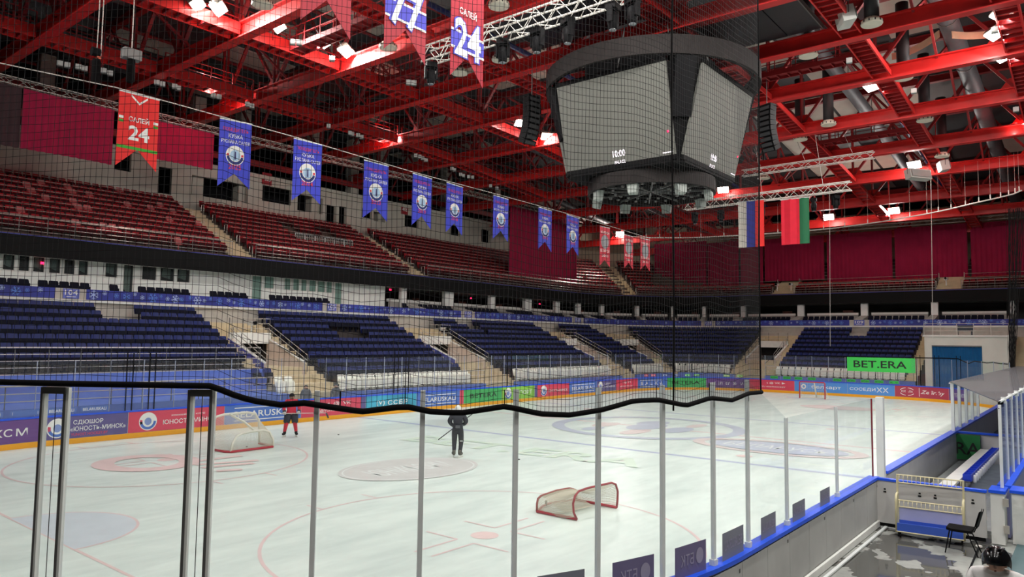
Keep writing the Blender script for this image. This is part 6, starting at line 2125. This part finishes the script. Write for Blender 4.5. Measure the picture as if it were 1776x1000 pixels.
# shaft runs to the camera-right beyond the body
e0, e1 = hb_ + dr * .12, ha - dr * 1.1 + Vector((0, 0, -.06))
if (e1 - Vector((0, 0, 0))).dot(Vector(tuple(_r))) < 0: e0, e1 = ha - dr * .12, hb_ + dr * 1.1 + Vector((0, 0, -.06))
MB().beam(e0, e1, .022, .03).build('shaft', mat('stick_shaft', (206, 190, 180), .5, 0, .1), st)
MB().beam(e1, e1 + (e1 - e0).normalized() * .1 + Vector((0, 0, -.22)), .012, .07).build('blade', mat('stick_blade', (70, 66, 66), .6, 0, .1), st)
# player in black seen from behind
base_ = at_z(793, 793)
fw_ = base_ - CAM
H = 1.86
J, f, r = rig((0, 0, 0), fw_, H, dict(pel=(0, 0, .53, (.088, .072)), waist=(0, -.005, .61, (.085, .07)), chest=(0, .0, .735, (.105, .078)), neck=(0, .02, .83, .034), head=(0, .05, .885, .048), crown=(0, .055, .935, .042),
  shr=(.105, .0, .785, .055), elr=(.16, -.01, .67, .05), wrr=(.11, .1, .6, .034), har=(.08, .13, .6, .028), shl=(-.105, .0, .785, .055), ell=(-.16, -.01, .67, .05), wrl=(-.11, .1, .59, .034), hal=(-.08, .13, .58, .028),
  hir=(.055, 0, .49, .07), knr=(.07, .03, .3, .05), anr=(.05, -.01, .1, .036), tor=(.065, .05, .07, .028), hil=(-.055, 0, .49, .07), knl=(-.06, .03, .3, .05), anl=(-.062, -.01, .1, .036), tol=(-.09, .05, .07, .028)))
pb = thing('person', 'skater in black jacket and trousers with white helmet seen from behind', 'person', (base_[0], base_[1], 0))
JK = mat('jacket_black', (32, 34, 44), .7, 0, .12)
TR = mat('trousers_black', (38, 40, 46), .75, 0, .1)
def reg2(c):
    h = c.z / H
    if h > .835: return 2
    if h < .09: return 3
    return 1 if h < .52 else 0
skin_body(J, EDG, 'pel', [JK, TR, SKIN, BLACK], reg2, 'body', pb)
hd = Vector(J['head'][0])
helmet(pb, hd + Vector((0, 0, .03)), f, WHITE, r=.128)
face(pb, hd, f, .095)
MB().tube([Vector(J['pel'][0]) + Vector((0, 0, .07)), Vector(J['pel'][0]) + Vector((0, 0, .18))], [.185, .19], 16, cap=False).build('jacket_hem', JK, pb, True)
MB().box(Vector(J['waist'][0]) - f * .15 + Vector((0, 0, -.05)), (.16, .16, .09), _rot(math.atan2(f.y, f.x), 'Z')).build('waist_pouch', mat('pouch_grey', (90, 92, 96), .6, 0, .2), pb)
MB().box(Vector(J['knr'][0]) - f * .08 + Vector((0, 0, .02)), (.1, .1, .02), _rot(math.atan2(f.y, f.x), 'Z')).build('knee_band', WHITE, pb)
for side in ('r', 'l'):
    glove(pb, Vector(J['ha' + side][0]), r, BLACK, None)
    hockey_skates(pb, Vector((J['an' + side][0][0], J['an' + side][0][1], 0)), f + r * (.6 if side == 'r' else -.15), None, mat('skate_grey', (84, 82, 72), .6, 0, .2, 8))
st = thing('hockey_stick', 'dark hockey stick slanting in front of the skater in black', 'stick', (base_[0], base_[1], 0))
ha, hb_ = Vector(J['hal'][0]), Vector(J['har'][0])
mid = (ha + hb_) / 2
dd = (r * .55 + Vector((0, 0, .42))).normalized()
MB().beam(mid - dd * .85, mid + dd * .72, .022, .03).build('shaft', mat('stick_dark', (58, 56, 56), .5, 0, .1), st)
MB().beam(mid + dd * .72, mid + dd * .8 + f * .2, .012, .07).build('blade', BLACK, st)
# two bystanders behind the far glass
def bystander(px, label, cols, H):
    P_ = at_y(px, 700, 14.6)
    fw2 = CAM - P_
    t = thing('person', label, 'person', (P_[0], P_[1], -.02))
    J, f, r = rig((0, 0, 0), fw2, H, dict(pel=(0, 0, .52, (.08, .065)), waist=(0, 0, .6, (.085, .065)), chest=(0, 0, .73, (.09, .068)), neck=(0, .0, .83, .032), head=(0, .02, .89, .05), crown=(0, .015, .95, .042),
      shr=(.1, 0, .79, .045), elr=(.135, -.01, .64, .038), wrr=(.13, .04, .5, .026), har=(.125, .05, .46, .022), shl=(-.1, 0, .79, .045), ell=(-.135, -.01, .64, .038), wrl=(-.13, .04, .5, .026), hal=(-.125, .05, .46, .022),
      hir=(.05, 0, .48, .06), knr=(.055, .01, .28, .042), anr=(.055, 0, .06, .03), tor=(.06, .07, .03, .026), hil=(-.05, 0, .48, .06), knl=(-.055, .01, .28, .042), anl=(-.055, 0, .06, .03), tol=(-.06, .07, .03, .026)))
    def rg(c):
        h = c.z / H
        if h > .84 or (h < .5 and abs(Vector((c.x, c.y)).dot(r)) > .115 * H): return 2
        return 0 if h > .5 else 1
    skin_body(J, EDG, 'pel', [cols[0], cols[1], SKIN], rg, 'body', t)
    hd = Vector(J['head'][0])
    face(t, hd, f, .092)
    MB().ellipsoid(hd + Vector((0, 0, .045)) - f * .02, (.092, .1, .085), 12, 8).build('cap', cols[1], t, True)
    for side in ('r', 'l'):
        h0 = Vector(J['ha' + side][0])
        mb = MB()
        for k in range(4):
            b = h0 + f * (.03 - .02 * k)
            mb.tube([b, b + Vector((0, 0, -.04)) , b + Vector((0, 0, -(.085, .095, .09, .07)[k])) + r * (-.012 if side == 'r' else .012)], [.011, .01, .008], 5)
        mb.tube([h0 + f * .04 + Vector((0, 0, .02)), h0 + f * .06 + Vector((0, 0, -.02)), h0 + f * .06 + Vector((0, 0, -.05))], [.012, .011, .009], 5)
        mb.build('fingers', SKIN, t, True)
bystander(530, 'person in a grey coat standing behind the far glass', (mat('coat_grey', (96, 96, 104), .8, 0, .1), mat('coat_dark', (58, 58, 62), .8, 0, .1)), 1.76)
bystander(582, 'slim person in a dark grey jacket standing behind the far glass', (mat('jacket_slate', (82, 84, 94), .8, 0, .1), mat('trousers_slate', (52, 54, 60), .8, 0, .1)), 1.74)

# ================================================================ players bench
PXg = 12.62
gate = thing('bench_gate', 'pale grey gate panel with blue top closing the players bench', 'gate', (PXg, -14.17, 0))
GP = mat('gate_pale_grey', (196, 194, 190), .55, 0, .05)
MB().bx(-.05, .05, -1.08, 1.08, .1, 1.04).build('gate_panel', GP, gate)
MB().bx(-.07, .07, -1.1, 1.1, 1.04, 1.09).build('top_strip', CAPB, gate)
for y in (.85, .15, -.15, -.85):
    k_ = MB().bx(-.06, -.05, y - .02, y + .02, .84, .87).bx(-.06, -.05, y - .03, y + .03, .78, .81).build('latch_mark', BLACK, gate)
MB().bx(-.04, .04, -1.06, 1.06, .02, .1).build('rubber_foot', BLACK, gate)
posts_g = thing('gate_posts', 'white hinge posts with blue caps at the back corner of the bench', 'post')
for x_, y_ in ((12.75, -15.45), (13.0, -15.8)):
    MB().bx(x_ - .13, x_ + .4, y_ - .12, y_ + .12, 0, 1.05).build('post_box', WHITE, posts_g)
    MB().bx(x_ - .16, x_ + .5, y_ - .15, y_ + .15, 1.05, 1.11).build('post_cap', CAPB, posts_g)
    for z in (.25, .8):
        MB().bx(x_ - .18, x_ - .13, y_ - .2, y_ - .1, z, z + .16).build('hinge', STEEL, posts_g)
tp = tag(MB().bx(13.3, 13.46, -13.16, -13.0, 0, 2.87).build('bench_post', ALU), 'thick aluminium post at the front corner of the players bench', 'post')
rbw = thing('bench_wall', 'white rear bench wall with blue cap behind the players bench', 'wall')
tag(rbw, kind='structure')
MB().bx(13.4, 52, -15.6, -15.42, 0, 1.05).build('wall_panel', mat('bench_wall_violet', (128, 130, 168), .5, 0, .1, .7), rbw)
MB().bx(13.4, 52, -15.64, -15.38, 1.05, 1.11).build('wall_cap', CAPB, rbw)
MB().bx(24.6, 24.75, -15.4, -13.1, 0, 1.02).build('divider', GP, rbw)
MB().bx(24.55, 24.8, -15.4, -13.1, 1.02, 1.08).build('divider_cap', CAPB, rbw)
sgn = thing('green_sign', 'dark green sign with big black letters closing the bench end', 'sign')
gp0 = at_x(1658, 800, 24.5)
MB().bx(24.48, 24.58, gp0[1] - .75, gp0[1], .12, .98).build('sign_board', mat('sign_green', (34, 120, 62), .5, 0, .05), sgn)
text('ERA', planar((24.47, gp0[1] + .3, .3), (0, -1, 0), (0, 0, 1)), 0, 0, 1.05, .42, TXTK, 'lettering', sgn)
GLB = glass_mat('bench_glass', (.84, .88, .95), .22, .07, (.26, .34, .7))
bg = thing('bench_glass', 'bluish glass wall with pale posts behind the players bench', 'glass')
xs2 = [13.0, 14.3, 15.6, 17.0, 18.4, 19.8, 21.2, 22.6, 24, 25.4, 27, 28.6, 30.2, 32, 34, 36, 38, 40]
for a, b in zip(xs2[:-1], xs2[1:]):
    pane(MB(), (a, -15.51), (b, -15.51), 1.115, 2.84, t=.014).build('pane', GLB, bg)
for a in xs2:
    MB().bx(a - .016, a + .016, -15.54, -15.48, 1.115, 2.87).build('glass_post', ALU, bg)
for j in range(2):
    MB().tube([(13.0 + j * .5, -15.5, 2.78), (13.0 + j * .5, -15.5, 2.92), (13.25 + j * .5, -15.5, 2.92), (13.25 + j * .5, -15.5, 2.78)], .02, 6).build('clip', BLACK, bg)
sg2 = thing('bench_side_glass', 'clear glass panes on the boards beyond the players bench', 'glass')
sx_ = [24.4, 26.0, 27.7, 29.4, 31.2]
for a, b in zip(sx_[:-1], sx_[1:]):
    pane(MB(), (a, -13.07), (b, -13.07), 1.1, 2.76, t=.012).build('pane', GLASSF, sg2)
for a in sx_:
    MB().bx(a - .05, a + .05, -13.12, -13.02, 1.0, 2.8).build('glass_post', ALU, sg2)
cn = thing('bench_canopy', 'scratched clear plastic canopy over the bench row', 'canopy')
CANM = glass_mat('scratched_plastic', (.6, .6, .62), .72, .06, (.17, .165, .175))
MB().prism([(24.35, -13.0, 2.82), (52, -13.0, 2.82), (52, -15.5, 2.9), (13.2, -15.5, 2.9)], (0, 0, .02)).build('canopy_sheet', CANM, cn)
for x_ in np.arange(14, 50, 1.6):
    MB().bx(x_ - .02, x_ + .02, -15.55, -15.45, 2.84, 2.98).build('canopy_clip', ALU, cn)
MB().tube([(13.2, -15.5, 2.92), (52, -15.5, 2.92)], .03, 6).build('canopy_rail', ALU, cn)
MB().tube([(24.35, -13.0, 2.78), (52, -13.0, 2.78)], .03, 6).build('canopy_rail', ALU, cn)
bf2 = tag(MB().bx(13.5, 24.5, -15.35, -13.2, -.02, .06).build('rubber_mat', mat('bench_rubber', (150, 154, 152), .7, 0, .15, 3)), 'grey rubber mat along the players bench', 'mat')
ben = thing('players_bench', 'long white players bench with a blue bottle tray and white bottles', 'bench')
MB().bx(13.9, 24.3, -14.2, -13.88, .5, .56).build('bench_seat', WHITE, ben)
for x_ in np.arange(14.2, 24.3, 1.4):
    MB().bx(x_ - .03, x_ + .03, -14.15, -13.93, .06, .5).build('bench_leg', GREY, ben)
BTR = mat('tray_blue', (30, 62, 190), .45, 0, .1)
MB().bx(17.4, 24.3, -14.42, -14.22, .48, .52).bx(17.4, 24.3, -14.24, -14.22, .52, .66).bx(17.4, 24.3, -14.42, -14.4, .52, .66).build('bottle_tray', BTR, ben)
for x_ in np.arange(17.4, 24.4, .42):
    MB().bx(x_ - .015, x_ + .015, -14.4, -14.24, .52, .66).build('tray_divider', BTR, ben)
for i, x_ in enumerate(np.arange(17.6, 24.2, .42)):
    tag(MB().lathe([(.015, .12), (.035, .11), (.045, .05), (.045, -.05), (.035, -.09)], 10, (x_, -14.48, .52)).build('bottle_holder', WHITE, ben, True))
# ================================================================ stick trolley, chair, mat, wall strip
CRM = mat('cream_enamel', (214, 204, 162), .45, 0, .06)
tr = thing('stick_trolley', 'cream tubular hockey stick trolley with a blue base tray', 'trolley', (12.14, -14.28, 0), .1)
hw = .62
for sy in (-hw, hw):
    MB().tube([(.12, sy, .12), (.12, sy, 1.28)], .022, 8).build('upright', CRM, tr)
    MB().tube([(-.22, sy, .1), (-.22, sy, .78), (-.18, sy, .86), (-.08, sy, .88), (.1, sy, .88)], .025, 8).build('push_handle', CRM, tr, True)
for z in (1.27, 1.1, .72, .58):
    MB().tube([(.12, -hw, z), (.12, hw, z)], .016, 6).build('cross_bar', CRM, tr)
for z0, z1 in ((1.1, 1.27), (.58, .72)):
    for k in range(15):
        y = -hw + 2 * hw * (k + .5) / 15
        MB().tube([(.12, y, z1), (.06, y, z1 - .05), (.05, y, z0 + .02)], .007, 5).build('divider_peg', CRM, tr)
TB = mat('tray_royal_blue', (58, 92, 190), .5, 0, .08)
MB().bx(-.22, .14, -hw, hw, .12, .15).bx(-.24, -.21, -hw, hw, .12, .3).bx(.12, .15, -hw, hw, .12, .3).build('base_tray', TB, tr)
MB().bx(.125, .135, -hw + .03, hw - .03, .3, .56).build('back_sheet', mat('pale_violet_sheet', (176, 178, 214), .4, 0, .05), tr)
MB().tube([(-.24, -hw, .12), (-.24, hw, .12)], .014, 6).build('tray_edge', CRM, tr)
for sx2 in (-.18, .1):
    for sy in (-hw + .04, hw - .04):
        MB().tube([(sx2, sy - .015, .05), (sx2, sy + .015, .05)], .05, 12).build('castor', BLACK, tr)
ch = thing('visitor_chair', 'black visitor chair with thin metal legs beside the trolley', 'chair', (11.42, -14.95, 0), 0.0)
MB().prism([(-.24, -.2, .44), (.24, -.2, .44), (.25, .14, .44), (.2, .24, .45), (-.2, .24, .45), (-.25, .14, .44)], (0, 0, .05)).build('seat', BLACKM, ch)
P = []
for j in range(7):
    f = j / 6
    w = .22 + .03 * math.sin(f * PI)
    P.append([(x * w, -.27 - .09 * f - .03 * (1 - x * x), .56 + .32 * f) for x in (-1, -.5, 0, .5, 1)])
mb = MB().grid(P)
mb.grid([[(p_[0], p_[1] + .03, p_[2]) for p_ in r_][::-1] for r_ in P])
mb.build('backrest', BLACK, ch, True)
for sx2 in (-1, 1):
    MB().tube([(sx2 * .24, .26, 0), (sx2 * .21, .18, .45)], .012, 6).build('leg', BLACK, ch)
    MB().tube([(sx2 * .24, -.3, 0), (sx2 * .21, -.12, .45)], .012, 6).build('leg', BLACK, ch)
    MB().tube([(sx2 * .19, -.1, .46), (sx2 * .19, -.24, .48), (sx2 * .19, -.29, .6)], .012, 6).build('back_support', BLACK, ch)
TM = mat('teal_rubber', (74, 100, 104), .6, 0, .12, 2)
tag(MB().bx(6.6, 30, -19.5, -15.75, -.02, 0.012).build('floor_mat', TM), 'grey green rubber floor mat along the bench wall', 'mat')
ds = thing('drain_strip', 'dark floor joint strip with a small white disc at its end', 'strip')
q0, q1 = at_z(1676, 1000), at_z(1698, 948)
MB().beam((q0[0], q0[1], .0), (q1[0], q1[1], .0), .03, .02).build('joint_line', DARK, ds)
MB().lathe([(.06, 0), (.06, .03)], 14, (q1[0], q1[1], 0)).build('disc', WHITE, ds)

# ================================================================ person in black helmet at the lower right
hx_, hy_ = 4.0, -16.3
HZ = at_x(1731, 978, hx_)
pn = thing('person', 'person in white top and black hockey helmet with clear visor', 'person', (HZ[0], HZ[1], -.02))
f = Vector((-1.0, .05, 0)).normalized()
topz = HZ[2] + .12
H = 1.94
J, f, r = rig((0, 0, 0), f, H, dict(pel=(0, 0, .53, (.085, .07)), waist=(0, 0, .61, (.09, .072)), chest=(0, .01, .75, (.1, .075)), neck=(0, .02, .86, .036), head=(0, .05, .915, .05), crown=(0, .05, .965, .043),
  shr=(.115, .0, .81, .055), elr=(.16, .0, .68, .045), wrr=(.15, .06, .55, .032), har=(.145, .09, .5, .026), shl=(-.115, .0, .81, .055), ell=(-.16, .0, .68, .045), wrl=(-.15, .06, .55, .032), hal=(-.145, .09, .5, .026),
  hir=(.06, 0, .49, .07), knr=(.07, .02, .29, .05), anr=(.075, 0, .07, .034), tor=(.08, .07, .035, .028), hil=(-.06, 0, .49, .07), knl=(-.07, .02, .29, .05), anl=(-.075, 0, .07, .034), tol=(-.08, .07, .035, .028)))
WJ = mat('white_jersey', (226, 224, 222), .75, 0, .04)
def reg3(c):
    h = c.z / H
    if h > .865: return 2
    return 0 if h > .5 else 1
skin_body(J, EDG, 'pel', [WJ, PNT, SKIN], reg3, 'body', pn)
hd = Vector(J['head'][0])
GBK = mat('gloss_black_helmet', (14, 14, 16), .18, 0, .1)
helmet(pn, hd + Vector((0, 0, .01)) - f * .005, f, GBK, r=.16)
face(pn, hd - Vector((0, 0, .01)), f, .1)
vz = MB()
rows = []
for z in (.02, -.11):
    rows.append([tuple(hd + f * (.145 * math.cos(a)) + r * (.12 * math.sin(a)) + Vector((0, 0, z))) for a in np.linspace(-1.35, 1.35, 13)])
vz.grid(rows)
vz.build('visor', glass_mat('visor_clear', (.8, .76, .73), .01, .1), pn)
for side in ('r', 'l'):
    glove(pn, Vector(J['ha' + side][0]), f, mat('glove_dark', (50, 50, 54), .6, 0, .1), None)
    hockey_skates(pn, Vector((J['an' + side][0][0], J['an' + side][0][1], 0)), f, None, BLACK)
